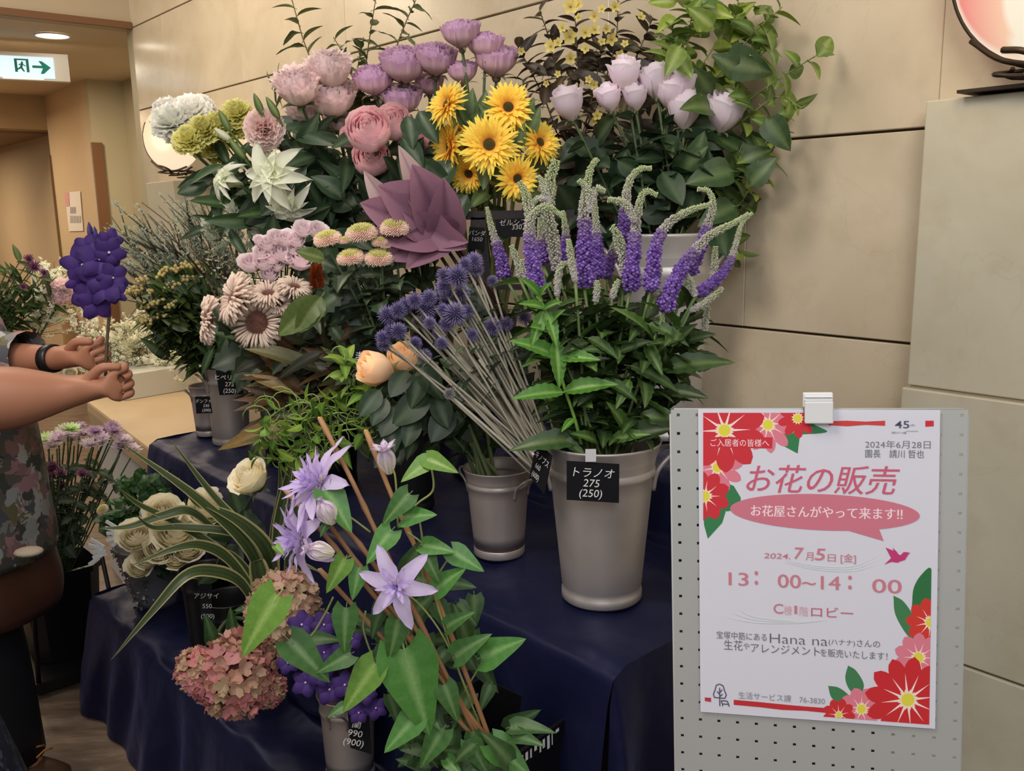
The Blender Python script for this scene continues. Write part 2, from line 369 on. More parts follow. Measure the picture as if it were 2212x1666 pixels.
downlight(113, 76, .09, 'round downlight in the corridor ceiling above the exit sign')
tb = thing('ceiling_tube_light', 'thin white tube light at the upper left corner of the corridor ceiling', 'light', P(16, 60, 5.9))
q = M(); q.tube(loc_(tb, [P(-30, 88, 5.7), P(32, 50, 6.3)]), .012, 8, (2, 1.9, 1.7)); link('tube', q.mesh('tube', GLOW), tb)
# notice on the corridor wall
def wall_poly(mm, n, pts, col, off):
    mm.poly([PN(x, y, n) - N * off for x, y in pts], col)
nb = thing('wall_notice', 'white paper notice with a pink corner taped to the corridor wall', 'notice')
q = M(); wall_poly(q, 2.336, [(141, 416), (174, 413), (181, 499), (150, 500)], C(226, 216, 204), .004); link('sheet', q.mesh('sheet', PAPER, False), nb)
q = M(); wall_poly(q, 2.336, [(141, 416), (150, 415), (152, 445), (143, 446)], C(216, 160, 160), .007)
for (a, b_, c_, d_) in ((153, 447, 166, 461), (153, 466, 178, 481)):
    for k in range(4):
        x0 = a + (c_ - a) * k / 4; wall_poly(q, 2.336, [(x0, b_), (x0 + (c_ - a) / 5.5, b_), (x0 + (c_ - a) / 5.5, d_), (x0, d_)], C(186, 180, 178), .007)
link('printing', q.mesh('printing', PAPER, False), nb)

# column lamps: lens-shaped lit glass disc on twisted iron
def column_lamp(name, label, cpx, s_lo, s_hi, scale, ctr, colr):
    zt = 1.753 if colr else 1.74
    c = W(ctr, .085 if colr else .17, zt + .205 * scale + .03)
    t_ = thing(name, label, 'lamp', W(ctr, .07, zt))
    R_ = Matrix((-UU, V((0, 0, 1)), -N)).transposed()
    if not colr: R_ = Matrix.Rotation(radians(38), 3, 'Z') @ R_
    R0 = .2 * scale; q = M(); nr, na = 14, 48; b = 0
    def colf(x, y):
        if colr:
            r = sqrt(x * x + y * y)
            edge = .93
            if x < -.42 + .38 * (y + .35) ** 2 + .25 * max(0, y) and r < edge:
                k = max(0, min(1, (-.35 - x) / .5)); return mix(C(246, 206, 172), C(240, 138, 132), k)
            return C(248, 236, 212)
        return mix(C(255, 232, 198), C(246, 214, 170), (y + 1) / 2)
    for sgn in (1, -1):
        b = len(q.v)
        for j in range(nr + 1):
            r = j / nr
            for k in range(na):
                a = 2 * pi * k / na; x, y = r * cos(a), r * sin(a)
                p = V((x * R0, y * R0, sgn * .055 * scale * sqrt(max(0, 1 - r * r)))); q.v.append(tuple(c - t_.location + R_ @ p)); q.c.append(colf(x, y))
        for j in range(nr):
            for k in range(na):
                k2 = (k + 1) % na; q.f.append((b + j * na + k, b + j * na + k2, b + (j + 1) * na + k2, b + (j + 1) * na + k))
    link('glass_shade', q.mesh('glass_shade', GLOW), t_)
    q = M(); dk = C(58, 46, 36); o3 = c - t_.location
    def pt(x, y, z=0): return o3 + R_ @ V((x * R0, y * R0, z * scale))
    q.tube([pt(cos(a) * 1.01, sin(a) * 1.01) for a in [pi * (.84 + .6 * k / 24) for k in range(25)]], .004 * scale, 6, dk)
    for z in (-.05, .05): q.tube(catmull([pt(-.75, -.70, z * .3), pt(-.4, -.93, z * .7), pt(.1, -1.02, z), pt(.5, -.9, z * .6)]), .0055 * scale, 6, dk)
    rr = random.Random(5)
    for k in range(9):
        a = rr.uniform(-.35, .45); q.tube(catmull([pt(a, -1.0, rr.uniform(-.05, .05)), pt(a + rr.uniform(-.2, .2), -1.06, rr.uniform(-.05, .06)), pt(rr.uniform(-.1, .3), -1.12, rr.uniform(-.05, .05)), pt(rr.uniform(-.15, .35), -1.155, rr.uniform(-.05, .05))]), .0045 * scale, 5, dk)
    q.tube(catmull([pt(-.35, -.86, .07), pt(-.15, -.9, .08), pt(.0, -1.0, .06), pt(.05, -1.15, .03)]), .006 * scale, 6, dk)
    link('iron_cradle', q.mesh('iron_cradle', IRON), t_)
    q = M(); q.box(W(ctr, .05, zt + .005) - t_.location, (.17 , .05, .003), dk, Matrix((UU, N, V((0, 0, 1)))).transposed()); link('base_plate', q.mesh('base_plate', IRON, False), t_)
    l = bpy.data.lights.new('bulb', 'POINT'); l.energy = 3.0; l.color = (1, .78, .5); l.shadow_soft_size = .1
    lo = bpy.data.objects.new('bulb', l); COL.objects.link(lo); lo.parent = t_; lo.location = (c - t_.location) - N * .22 * scale
    return t_
column_lamp('column_lamp', 'lit disc lamp with pink and cream glass on the stone column at the right', 0, 0, 0, 1.0, .64, True)
column_lamp('column_lamp', 'lit cream disc lamp on the far column behind the white carnations', 0, 0, 0, .8, 4.62, False)

# ------------------------------------------------------------ covered display stand
def drape():
    S0, S1 = .90, 2.97
    prof = [(-.0, .985), (.05, .985), (.2, .982), (.36, .982), (.44, .98), (.462, .965), (.468, .93), (.472, .88), (.48, .845), (.50, .832), (.6, .829), (.75, .829), (.88, .829), (.945, .826), (.972, .81), (.98, .77), (.984, .68), (.99, .58), (.995, .47), (1.0, .40), (1.015, .368), (1.05, .36), (1.13, .36), (1.185, .355), (1.205, .335), (1.212, .27), (1.22, .18), (1.235, .09), (1.25, .008)]
    prof = [(0.02 if i == 0 else a, b) for i, (a, b) in enumerate(prof)]
    q = M(); ns = 230; np_ = len(prof); rr = random.Random(3)
    ph = [rr.uniform(0, 6.28) for _ in range(12)]
    def amp(t, z):
        for ztop, zbot in ((.975, .84), (.82, .37), (.35, 0.0)):
            if zbot < z < ztop: return min(1, (ztop - z) / (ztop - zbot) * 1.5)
        return 0
    cols = ns + 1
    fine = []
    for i in range(np_ - 1):
        for k in range(3): fine.append((lerp(prof[i][0], prof[i + 1][0], k / 3), lerp(prof[i][1], prof[i + 1][1], k / 3)))
    fine.append(prof[-1])
    for j, (t, z) in enumerate(fine):
        for i in range(cols):
            s = S0 + (S1 - S0) * i / ns; A = amp(t, z)
            fo = .5 * sin(s * 13 + ph[0] + z * 2) + .35 * sin(s * 23 + ph[1] - z * 3) + .3 * sin(s * 37 + ph[2] + z * 5) + .25 * sin(s * 6 + ph[3])
            lift = .0
            tt = t + A * .026 * fo + A * .012
            zz = z
            if A == 0: zz += .0035 * (sin(s * 31 + t * 40 + ph[4]) + sin(s * 17 - t * 30 + ph[5])) - .004
            # the cloth sags a little on the ledges and bells out at the ends
            q.v.append(tuple(W(s, tt, max(zz, .004)))); q.c.append((1, 1, 1))
    for j in range(len(fine) - 1):
        for i in range(ns): a = j * cols + i; q.f.append((a, a + 1, a + cols + 1, a + cols))
    # end drapes
    for S, sg in ((S1, 1), (S0, -1)):
        nz = 26; b = len(q.v); m_ = len(fine)
        for k in range(nz + 1):
            for j, (t, z) in enumerate(fine):
                f_ = k / nz; zz = z * (1 - f_) + .004 * f_
                fo = sin(t * 26 + ph[6]) * .5 + .4 * sin(t * 41 + ph[7]) + .3 * sin(t * 17 + zz * 6)
                o_ = sg * (min(1, f_ * z * 6) * (.02 * fo + .014) + .025 * f_ * z)
                q.v.append(tuple(W(S + o_, t + .01 * sin(zz * 14) * min(1, f_ * 4), zz))); q.c.append((1, 1, 1))
        for k in range(nz):
            for j in range(m_ - 1): a = b + k * m_ + j; q.f.append((a, a + 1, a + m_ + 1, a + m_) if sg < 0 else (a, a + m_, a + m_ + 1, a + 1))
    return q
dr = thing('display_stand', 'stepped flower stand draped in dark navy satin cloth against the stone wall', 'display stand', W(1.8, .6, 0))
q = drape(); q.v = [tuple(V(v) - dr.location) for v in q.v]; link('satin_cloth', q.mesh('satin_cloth', SATIN), dr)
# wrinkled hem that pools on the floor to the left of the stand
q = M()
R_ = Matrix((UU, N, V((0, 0, 1)))).transposed()
for (s0, s1, t0, t1, z1) in ((.94, 2.92, .05, .43, .955), (.94, 2.92, .45, .92, .80), (.94, 2.9, .94, 1.15, .33)):
    q.box(W((s0 + s1) / 2, (t0 + t1) / 2, z1 / 2) - dr.location, ((s1 - s0) / 2, (t1 - t0) / 2, z1 / 2), C(60, 52, 46), R_)
link('wooden_core', q.mesh('wooden_core', WOOD, False), dr)

# ------------------------------------------------------------ buckets
def bucket(label, s, t, z, rt, rb, h, handles, kind='zinc', group=None, name=None, tint=0, tilt=0):
    mat = ZINC if kind == 'zinc' else PLAST
    c = mix(C(176, 164, 160), C(196, 192, 190), tint) if kind == 'zinc' else C(22, 22, 26)
    t_ = thing(name or ('zinc_bucket' if kind == 'zinc' else 'black_bucket'), label, 'bucket', W(s, t, z), group)
    q = M()
    def R(x): return lerp(rb, rt * .93, x)
    pr = [(.001, .004), (rb * .98, .004), (rb * 1.0, 0), (rb * 1.05, .004), (rb * 1.05, .018), (rb * 1.0, .022)]
    pr += [(R(x), h * x) for x in (.1, .25, .4, .55, .7, .78)]
    pr += [(R(.8) * 1.04, h * .8), (R(.82) * 1.05, h * .82), (R(.84) * 1.02, h * .84), (R(.86), h * .855), (rt * .95, h * .93), (rt, h * .985), (rt * 1.015, h * .995), (rt * 1.0, h * 1.003), (rt * .97, h * .985), (rt * .9, h * .85), (rb * .93, h * .15), (.001, .03)]
    q.lathe(pr, 40, c)
    link('bucket_body', q.mesh('bucket_body', mat), t_)
    for a in handles:
        a = radians(a); q = M(); da = .34; r0 = R(.8)
        f = lambda aa, r, zz: V((r * cos(aa), r * sin(aa), zz))
        pts = [f(a - da, r0 * 1.0, h * .70), f(a - da, r0 * 1.04, h * .78), f(a - da * .9, r0 * 1.12, h * .84), f(a - da * .6, r0 * 1.32, h * .91), f(a, r0 * 1.42, h * .93), f(a + da * .6, r0 * 1.32, h * .91), f(a + da * .9, r0 * 1.12, h * .84), f(a + da, r0 * 1.04, h * .78), f(a + da, r0 * 1.0, h * .70)]
        q.tube(catmull(pts, 4), .0042 * (rt / .1), 7, mix(c, (.1, .1, .1), .15)); link('handle', q.mesh('handle', mat), t_)
    return t_
AZ = math.degrees
bucket('tall zinc bucket full of veronica with the price card taped in front', 1.108, .78, .829, .108, .072, .305, [5, 168], tint=.5)
bucket('smaller zinc bucket left of the tall one holding peach roses', 1.408, .78, .829, .073, .052, .192, [-38, 150], tint=.15)
bucket('large grey bucket behind the purple veronica holding the lilac roses', 1.44, .2, .982, .125, .085, .505, [-10, 170], tint=.9)
bucket('zinc bucket with a price card at the far left end of the upper tier', 2.735, .79, .829, .074, .056, .25, [60, 210], tint=.3)
bucket('short zinc bucket at the extreme left end of the upper tier', 2.89, .80, .829, .054, .040, .17, [200], tint=.3)
bucket('zinc bucket on the lowest tier holding violet orchids', 1.565, 1.08, .36, .062, .05, .197, [120, 260], tint=.2)
for (s, t, z, h, r, lab) in ((1.72, .27, .982, .30, .085, 'dark bucket behind the sunflowers holding brown yellow-flowered foliage'), (2.0, .30, .982, .28, .08, 'dark bucket on the top tier holding the sunflowers'),
                             (2.32, .28, .982, .30, .08, 'dark bucket on the top tier holding the purple frilled roses'), (2.62, .27, .982, .28, .08, 'dark bucket on the top tier holding the blush roses'),
                             (2.84, .26, .982, .26, .075, 'dark bucket on the top tier holding lilies and carnations'), (1.79, .74, .829, .26, .07, 'dark bucket under the yellow and pink button mums'),
                             (2.12, .76, .829, .22, .07, 'dark bucket under the bronze-edged foliage'), (2.42, .76, .829, .24, .075, 'dark bucket under the beige mums'),
                             (2.30, 1.08, .36, .25, .068, 'black bucket on the lowest tier behind the red hydrangea'), (2.10, 1.10, .36, .24, .066, 'black bucket on the lowest tier holding the hydrangeas')):
    bucket(lab, s, t, z, r, r * .75, h, [], 'black')
# ============================================================ plant library (every mesh is made once and shared)
def leaf_mesh(name, c, rib, wd=.45, a=.8, b=1.0, fold=.15, bend=.25, nl=8, nw=4, serr=0, wav=0, heart=0, edge=None, stripes=0, pet=.12, veins=True, tipc=None, curl=0, mat=None):
    """unit leaf along +Y, upper side +Z"""
    q = M(); nw = max(2, nw)
    def wf(t): return max(0.0, sin(pi * min(1, max(0, t)) ** a)) ** b if not heart else (max(0, (1 - t)) ** .75 * (1 - (1 - min(1, t / .22)) ** 2 * .45) * (1.05 if t < .9 else 1))
    def pos(u, v):
        x = u * wd * .5 * wf(v)
        if serr and abs(u) > .9: x *= 1 + serr * ((int(v * nl)) % 2)
        y = v - heart * abs(u) ** 1.5 * max(0, 1 - v * 5) * .8
        z = fold * abs(x) * 2 - bend * v * v + wav * sin(v * 11 + u * 2) * abs(u) + curl * x * x * 4
        return V((x, y, z))
    def colr(u, v):
        k = c if tipc is None else mix(c, tipc, v)
        if edge is not None and abs(u) > .62: k = edge
        if stripes and int((u + 1) * nw / 2 + .5) % 2: k = mix(k, edge or rib, .5)
        if abs(u) < .01: return mix(k, rib, .75)
        if veins and int(v * nl + .5) % 2: return mix(k, rib, .07)
        return mix(k, (0, 0, 0), .06)
    q.patch(nw, nl, pos, colr)
    if pet: q.tube([V((0, -pet, -.02)), V((0, 0, 0)), V((0, .1, .0))], .012, 4, rib, False)
    return q.mesh(name, mat or LEAF)
def rose_mesh(name, seed, L=5, per=4, close=.35, flare=.3, frill=.0, H=.95, cin=(1, 1, 1), cout=(1, 1, 1), cbase=None, cedge=None, sep=C(96, 116, 72), nu=6, nv=6, ang=1.15):
    q = M(); r = random.Random(seed); cbase = cbase or cout
    for k in range(L):
        kf = k / max(1, L - 1); R = .5 * (.14 + .86 * kf ** .85); n = max(3, int(per * (.7 + .6 * kf)))
        h = H * (1.0 - .13 * kf); z0 = -H / 2 + .02
        for j in range(n):
            off = 2 * pi * (j + r.uniform(-.18, .18)) / n + k * 1.1; aw = ang * 3.6 / n * r.uniform(.9, 1.15); Rj = R * r.uniform(.93, 1.06); hj = h * r.uniform(.9, 1.04)
            fl = lerp(-close, flare, kf) * r.uniform(.6, 1.3); fp = r.uniform(0, 6)
            def pos(u, v):
                w_ = .4 + .6 * sin(min(1, v / .5) * pi / 2)
                rr = Rj * (.22 + .78 * sin(min(1, v / .62) * pi / 2)) * (1 + fl * max(0, v - .5) ** 2 * 3.2)
                fr = frill * v ** 2 * sin(u * 9 + fp) * .5 + frill * v ** 2 * sin(u * 17 + fp * 2) * .35
                th = off + u * aw * w_
                rr += fr * .10 + .012 * abs(u) * (1 if u > 0 else -1)
                z = z0 + hj * (v - .13 * abs(u) ** 3 * v * v * v) + fr * .022
                return V((rr * cos(th), rr * sin(th), z - hj * max(0, fl) * max(0, v - .6) ** 2 * 2.2))
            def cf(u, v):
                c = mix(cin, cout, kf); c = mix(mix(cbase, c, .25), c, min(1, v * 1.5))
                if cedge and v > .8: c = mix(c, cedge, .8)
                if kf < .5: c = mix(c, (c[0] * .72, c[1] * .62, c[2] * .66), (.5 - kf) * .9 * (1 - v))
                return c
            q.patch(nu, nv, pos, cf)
    if sep:
        for j in range(5):
            a = 2 * pi * j / 5 + .3
            q.patch(2, 4, lambda u, v: V(((.1 + .42 * v - .0 * v) * cos(a) - u * .07 * sin(pi * (.2 + .8 * v)) * sin(a), (.1 + .42 * v) * sin(a) + u * .07 * sin(pi * (.2 + .8 * v)) * cos(a), -H / 2 - .0 + .05 * sin(v * 3) - .12 * v * v + .12 * v)), sep)
        q.ball((0, 0, -H / 2 - .03), .12, sep, 8, 4, (1, 1, .9))
    return q.mesh(name, PETAL)
def ray_ring(q, n, r0, z0, L, w, elev, curl, c0, c1, seg=3, jit=.12, rnd=RND, tip=.25, tw=0):
    for j in range(n):
        a = 2 * pi * (j + rnd.uniform(-.3, .3)) / n; l = L * rnd.uniform(1 - jit, 1 + jit); e = elev + rnd.uniform(-jit, jit); s = rnd.uniform(-.12, .12)
        ca, sa = cos(a), sin(a); rr, zz, ee = r0, z0, e; pr = []
        for i in range(seg + 1):
            pr.append((rr, zz)); rr += cos(ee) * l / seg; zz += sin(ee) * l / seg; ee += curl / seg
        b = len(q.v)
        for i, (x, z) in enumerate(pr):
            t = i / seg; ww = w * .5 * (.55 + .45 * sin(pi * min(1, t * 1.1))) if t < 1 else w * .5 * tip
            t2 = s * t
            for u in (-1, 1):
                px_ = x; py_ = u * ww + t2 * x
                q.v.append((px_ * ca - py_ * sa, px_ * sa + py_ * ca, z + (tw * u * t))); q.c.append(mix(c0, c1, t))
        for i in range(seg): k = b + i * 2; q.f.append((k, k + 1, k + 3, k + 2))
def dome_florets(q, n, R, phimax, ln, w, col, c2=None, tri=3, cz=1, rnd=RND, phimin=0, c0=V((0, 0, 0)), colf=None):
    """thin spikes or florets over part of a sphere"""
    ga = 2.39996
    for i in range(n):
        ph = math.acos(1 - (1 - cos(phimin)) - ((cos(phimin) - cos(phimax)) * (i + .5) / n)); th = i * ga
        d = V((sin(ph) * cos(th), sin(ph) * sin(th), cos(ph))); d2 = (d + V((rnd.uniform(-.12, .12), rnd.uniform(-.12, .12), rnd.uniform(-.12, .12)))).normalized()
        x = d2.cross(V((.1, .3, .9))).normalized(); y = d2.cross(x); b = len(q.v); p0 = c0 + V((d.x, d.y, d.z * cz)) * R
        l_ = ln * rnd.uniform(.85, 1.15); ca = col if colf is None else colf(ph, 0); cb = (c2 or col) if colf is None else colf(ph, 1)
        for rr, zz, cc in ((w, 0, ca), (w * .8, l_ * .7, cb)):
            for k in range(tri):
                a = 2 * pi * k / tri; q.v.append(tuple(p0 + d2 * zz + (x * cos(a) + y * sin(a)) * rr)); q.c.append(cc)
        q.v.append(tuple(p0 + d2 * l_)); q.c.append(cb)
        for k in range(tri):
            k2 = (k + 1) % tri; q.f.append((b + k, b + k2, b + tri + k2, b + tri + k)); q.f.append((b + tri + k, b + tri + k2, b + 2 * tri))

LIB = {}
g1, g2 = C(44, 62, 44), C(84, 108, 80)
def lib(name, *ms): LIB[name] = ms
DK = C(40, 58, 42); DKR = C(92, 112, 88); MD = C(70, 96, 52); MDR = C(140, 160, 100); BR = C(92, 138, 60); BRR = C(170, 196, 120)
lib('leaf_rose', leaf_mesh('rose_leaf', C(46, 70, 44), C(96, 116, 86), .62, .85, .8, .12, .2), leaf_mesh('rose_leaf', C(56, 80, 56), C(110, 128, 100), .58, .9, .85, .25, .35, wav=.02), leaf_mesh('rose_leaf', C(38, 58, 36), C(80, 100, 72), .66, .8, .75, .05, .1))
lib('leaf_lily', leaf_mesh('lily_leaf', C(48, 72, 44), C(100, 122, 84), .26, .8, .8, .2, .35, nl=8), leaf_mesh('lily_leaf', C(62, 92, 56), C(118, 140, 96), .3, .8, .8, .25, .15, nl=8))
lib('leaf_lisi', leaf_mesh('lisianthus_leaf', C(72, 96, 70), C(120, 140, 110), .42, .7, .8, .2, .3), leaf_mesh('lisianthus_leaf', C(58, 80, 56), C(104, 124, 94), .36, .8, .8, .1, .45))
lib('leaf_mum', leaf_mesh('mum_leaf', C(50, 70, 52), C(104, 122, 98), .55, .8, .55, .1, .3, nl=9, nw=4, serr=.45), leaf_mesh('mum_leaf', C(70, 90, 66), C(128, 146, 110), .5, .9, .6, .2, .5, nl=9, nw=4, serr=.5))
lib('leaf_vero', leaf_mesh('veronica_leaf', C(78, 116, 50), C(150, 178, 104), .34, .72, .85, .22, .25, nl=12, nw=4, serr=.16), leaf_mesh('veronica_leaf', C(62, 92, 46), C(124, 146, 90), .32, .75, .85, .15, .45, nl=12, nw=4, serr=.16), leaf_mesh('veronica_leaf', C(52, 72, 42), C(104, 120, 80), .36, .7, .85, .3, .1, nl=12, nw=4, serr=.16))
lib('leaf_vero_bright', leaf_mesh('veronica_leaf', C(88, 144, 54), C(160, 200, 110), .34, .72, .85, .22, .2, nl=14, nw=6, serr=.16))
lib('leaf_vib', leaf_mesh('pointed_leaf', C(120, 148, 60), C(186, 204, 126), .62, .62, .8, .18, .3, nl=8, nw=4), leaf_mesh('pointed_leaf', C(92, 126, 56), C(158, 180, 106), .66, .6, .8, .1, .45, nl=8, nw=4), leaf_mesh('pointed_leaf', C(150, 172, 62), C(200, 214, 130), .55, .62, .8, .25, .2, nl=8, nw=4))
lib('leaf_vib_dark', leaf_mesh('pointed_leaf', C(58, 84, 46), C(112, 134, 84), .7, .6, .8, .12, .3, nl=8, nw=4), leaf_mesh('pointed_leaf', C(80, 104, 56), C(136, 156, 96), .66, .6, .8, .15, .35, nl=8, nw=4))
lib('leaf_brown', leaf_mesh('brown_leaf', C(72, 58, 48), C(120, 104, 84), .42, .8, .8, .15, .35, nl=6), leaf_mesh('brown_leaf', C(92, 82, 60), C(142, 130, 96), .36, .8, .8, .2, .2, nl=6), leaf_mesh('brown_leaf', C(50, 42, 38), C(96, 84, 72), .46, .8, .8, .1, .5, nl=6))
lib('leaf_olive', leaf_mesh('olive_green_leaf', C(106, 116, 70), C(156, 162, 110), .3, .8, .85, .3, .25, nl=7), leaf_mesh('olive_green_leaf', C(88, 104, 62), C(140, 150, 100), .36, .7, .85, .15, .5, nl=7, wav=.03))
lib('leaf_clem', leaf_mesh('clematis_leaf', C(82, 142, 62), C(150, 190, 120), .72, .7, .8, .06, .12, nl=10, nw=6, heart=.22), leaf_mesh('clematis_leaf', C(70, 118, 56), C(136, 168, 108), .66, .7, .8, .14, .25, nl=10, nw=6, heart=.2))
lib('leaf_clem_bright', leaf_mesh('clematis_leaf', C(112, 158, 62), C(170, 200, 112), .66, .7, .8, .14, .15, nl=10, nw=6, heart=.2))
lib('leaf_clem_dark', leaf_mesh('clematis_leaf', C(58, 92, 48), C(116, 146, 96), .62, .65, .8, .1, .25, nl=8, nw=4, heart=.12), leaf_mesh('clematis_leaf', C(66, 104, 58), C(124, 154, 104), .55, .65, .8, .15, .3, nl=8, nw=4, heart=.1))
lib('leaf_bronze', leaf_mesh('bronze_leaf', C(70, 50, 34), C(110, 86, 58), .22, .7, .8, .12, .3, nl=8, tipc=C(104, 72, 42)), leaf_mesh('bronze_leaf', C(46, 56, 34), C(90, 96, 60), .2, .7, .8, .15, .25, nl=8, tipc=C(128, 116, 62)), leaf_mesh('bronze_leaf', C(34, 38, 26), C(70, 70, 46), .24, .7, .8, .1, .35, nl=8))
lib('leaf_vine', leaf_mesh('vine_leaf', C(144, 180, 66), C(186, 206, 116), .46, .7, .85, .2, .3, nl=6), leaf_mesh('vine_leaf', C(112, 156, 60), C(160, 192, 106), .42, .7, .85, .15, .4, nl=6))
lib('leaf_berry', leaf_mesh('berry_leaf', C(66, 90, 40), C(112, 130, 70), .34, .7, .8, .15, .2, nl=6), leaf_mesh('berry_leaf', C(50, 74, 36), C(96, 114, 60), .3, .7, .8, .1, .15, nl=6))
lib('blade', leaf_mesh('striped_blade', C(72, 88, 56), C(104, 118, 76), .075, .42, .5, .25, .0, nl=18, nw=8, edge=C(176, 168, 112), pet=0, veins=False))

for nm, args in dict(
    rose_lilac=dict(L=5, per=4, close=.35, flare=.22, H=1.12, nu=8, frill=.25, cin=C(200, 180, 212), cout=C(220, 204, 220), cbase=C(226, 208, 192), cedge=C(228, 218, 226)),
    rose_pink=dict(L=8, per=6, close=.42, flare=-.05, frill=.25, H=.86, cin=C(234, 188, 194), cout=C(234, 192, 200), cbase=C(224, 172, 184), cedge=C(238, 206, 210), sep=None),
    rose_blush=dict(L=8, per=6, close=.38, flare=.25, nu=10, frill=1.3, H=.92, cin=C(226, 186, 204), cout=C(232, 214, 208), cbase=C(226, 210, 186), cedge=C(236, 216, 216)),
    rose_purple=dict(nu=14, nv=7, L=9, per=6, close=.5, flare=.1, frill=.9, H=.78, cin=C(186, 142, 184), cout=C(208, 164, 182), cbase=C(216, 192, 188), cedge=C(204, 160, 200), sep=C(120, 110, 84)),
    rose_peach=dict(L=7, per=5, close=.5, flare=-.1, frill=.15, H=1.05, cin=C(242, 186, 120), cout=C(240, 214, 176), cbase=C(238, 206, 166), cedge=C(244, 216, 170)),
    rose_cream=dict(L=7, per=5, close=.32, flare=.3, frill=.3, H=.95, cin=C(216, 200, 160), cout=C(228, 220, 188), cbase=C(196, 200, 140), cedge=C(232, 226, 204)),
    rose_spray=dict(L=4, per=3, close=.3, flare=.35, frill=.2, H=.95, cin=C(216, 186, 198), cout=C(232, 218, 222), cbase=C(226, 212, 208), cedge=C(238, 226, 228), nu=4, nv=4)).items():
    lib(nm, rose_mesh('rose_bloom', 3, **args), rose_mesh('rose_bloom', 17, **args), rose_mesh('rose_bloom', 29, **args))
def carn(name, seed, cin, cout):
    q = M(); r = random.Random(seed)
    for k in range(7):
        el = pi * .5 - .1 - k * .26; n = 5 + k * 2
        for j in range(n):
            a = 2 * pi * (j + r.uniform(-.3, .3)) / n; d = V((cos(a) * cos(el), sin(a) * cos(el), sin(el))); t_ = V((-sin(a), cos(a), 0)); nn = d.cross(t_)
            fp = r.uniform(0, 6); L_ = .42 * r.uniform(.88, 1.08); w_ = .15
            q.patch(5, 4, lambda u, v: V((0, 0, -.12)) + d * (.08 + L_ * v) + t_ * (u * w_ * (.3 + v)) + nn * ((sin(u * 8 + fp) * .045 + sin(u * 15 + fp) * .02) * v + .05 * v * v), lambda u, v: mix(cin, cout, min(1, v * 1.2)))
    q.lathe([(.05, -.42), (.1, -.36), (.12, -.15), (.16, -.08)], 8, C(120, 140, 90))
    return q.mesh('ruffled_bloom', PETAL)
lib('carn_white', carn('c', 1, C(214, 216, 204), C(232, 232, 226)), carn('c', 2, C(212, 214, 204), C(234, 232, 228)))
lib('carn_yellow', carn('c', 3, C(206, 200, 90), C(222, 218, 130)), carn('c', 4, C(200, 196, 86), C(220, 216, 124)))
lib('carn_pink', carn('c', 5, C(214, 150, 160), C(236, 212, 206)))
def sunflower(seed):
    q = M(); r = random.Random(seed); y0, y1 = C(246, 176, 24), C(252, 234, 70)
    for n, e, L_, z in ((28, .05, .40, 0), (28, .28, .38, .01), (26, .5, .34, .02), (24, .75, .27, .03), (20, 1.0, .18, .03)):
        ray_ring(q, n, .10, z, L_, .08, e, -.3, y0, y1, 3, .16, r, .15)
    for j in range(10):
        a = 2 * pi * j / 10; q.patch(2, 3, lambda u, v: V(((.05 + .3 * v) * cos(a) - u * .06 * (1 - v) * sin(a), (.05 + .3 * v) * sin(a) + u * .06 * (1 - v) * cos(a), -.04 - .03 * v)), C(96, 130, 74))
    q.lathe([(.16, .03), (.14, -.05), (.06, -.1), (.03, -.14)], 12, C(100, 130, 80))
    a_ = q.mesh('ray_petals', VIVID)
    q = M(); dome_florets(q, 150, .095, 1.35, .022, .007, C(78, 62, 22), None, 3, .35, r, colf=lambda ph, t: mix(C(112, 108, 56), C(170, 108, 30), min(1, (ph / 1.35) ** 3)))
    q.ball((0, 0, 0), .095, C(84, 74, 34), 10, 5, (1, 1, .34)); b_ = q.mesh('seed_disc', VIVID); return a_, b_
SUN = [sunflower(1), sunflower(2), sunflower(5)]
def button_mum(seed):
    q = M(); r = random.Random(seed)
    def cf(ph, t):
        k = ph / 2.0
        if k < .45: return mix(C(182, 180, 76), C(222, 216, 122), t)
        return mix(C(222, 168, 170), C(242, 220, 200), t)
    dome_florets(q, 460, .32, 2.0, .11, .02, None, None, 4, .58, r, colf=cf)
    q.ball((0, 0, 0), .3, C(200, 170, 140), 10, 6, (1, 1, .56)); return q.mesh('button_bloom', PETAL)
lib('mum_button', button_mum(1), button_mum(2), button_mum(3))
def beige_mum(seed, rd=.15):
    q = M(); r = random.Random(seed); a, b = C(208, 182, 166), C(232, 214, 198)
    for n, e, L_, cu in ((26, .3, .36, -.9), (26, .6, .36, -1.3), (24, .9, .34, -1.7), (20, 1.1, .27, -1.9), (28, -.05, .34, -.6)):
        for j in range(n):
            an = 2 * pi * (j + r.uniform(-.3, .3)) / n; rr, zz, ee = rd - .01, .0, e + r.uniform(-.2, .2); pts = []
            for i in range(5): pts.append(V((rr * cos(an), rr * sin(an), zz))); rr += cos(ee) * L_ / 4; zz += sin(ee) * L_ / 4; ee += (cu + r.uniform(-.3, .3)) / 4
            q.tube(pts, [.014, .022, .026, .026, .02], 4, a, True, b)
    dome_florets(q, int(150 * (rd / .15) ** 1.6), rd, 1.5, .05, .008, C(132, 74, 60), C(176, 120, 92), 3, .3, r); q.ball((0, 0, -.02), rd, C(120, 66, 54), 10, 5, (1, 1, .4))
    return q.mesh('curled_petals_and_disc', PETAL)
lib('mum_beige', beige_mum(1), beige_mum(2)); lib('mum_beige_open', beige_mum(3, .23))
def thistle(seed, c0, c1):
    q = M(); r = random.Random(seed); dome_florets(q, 190, .2, pi * .93, .31, .017, mix(c0, (0, 0, 0), .3), c1, 3, 1, r); q.ball((0, 0, 0), .24, mix(c0, (0, 0, 0), .5), 10, 7); return q.mesh('spiny_globe', VIVID)
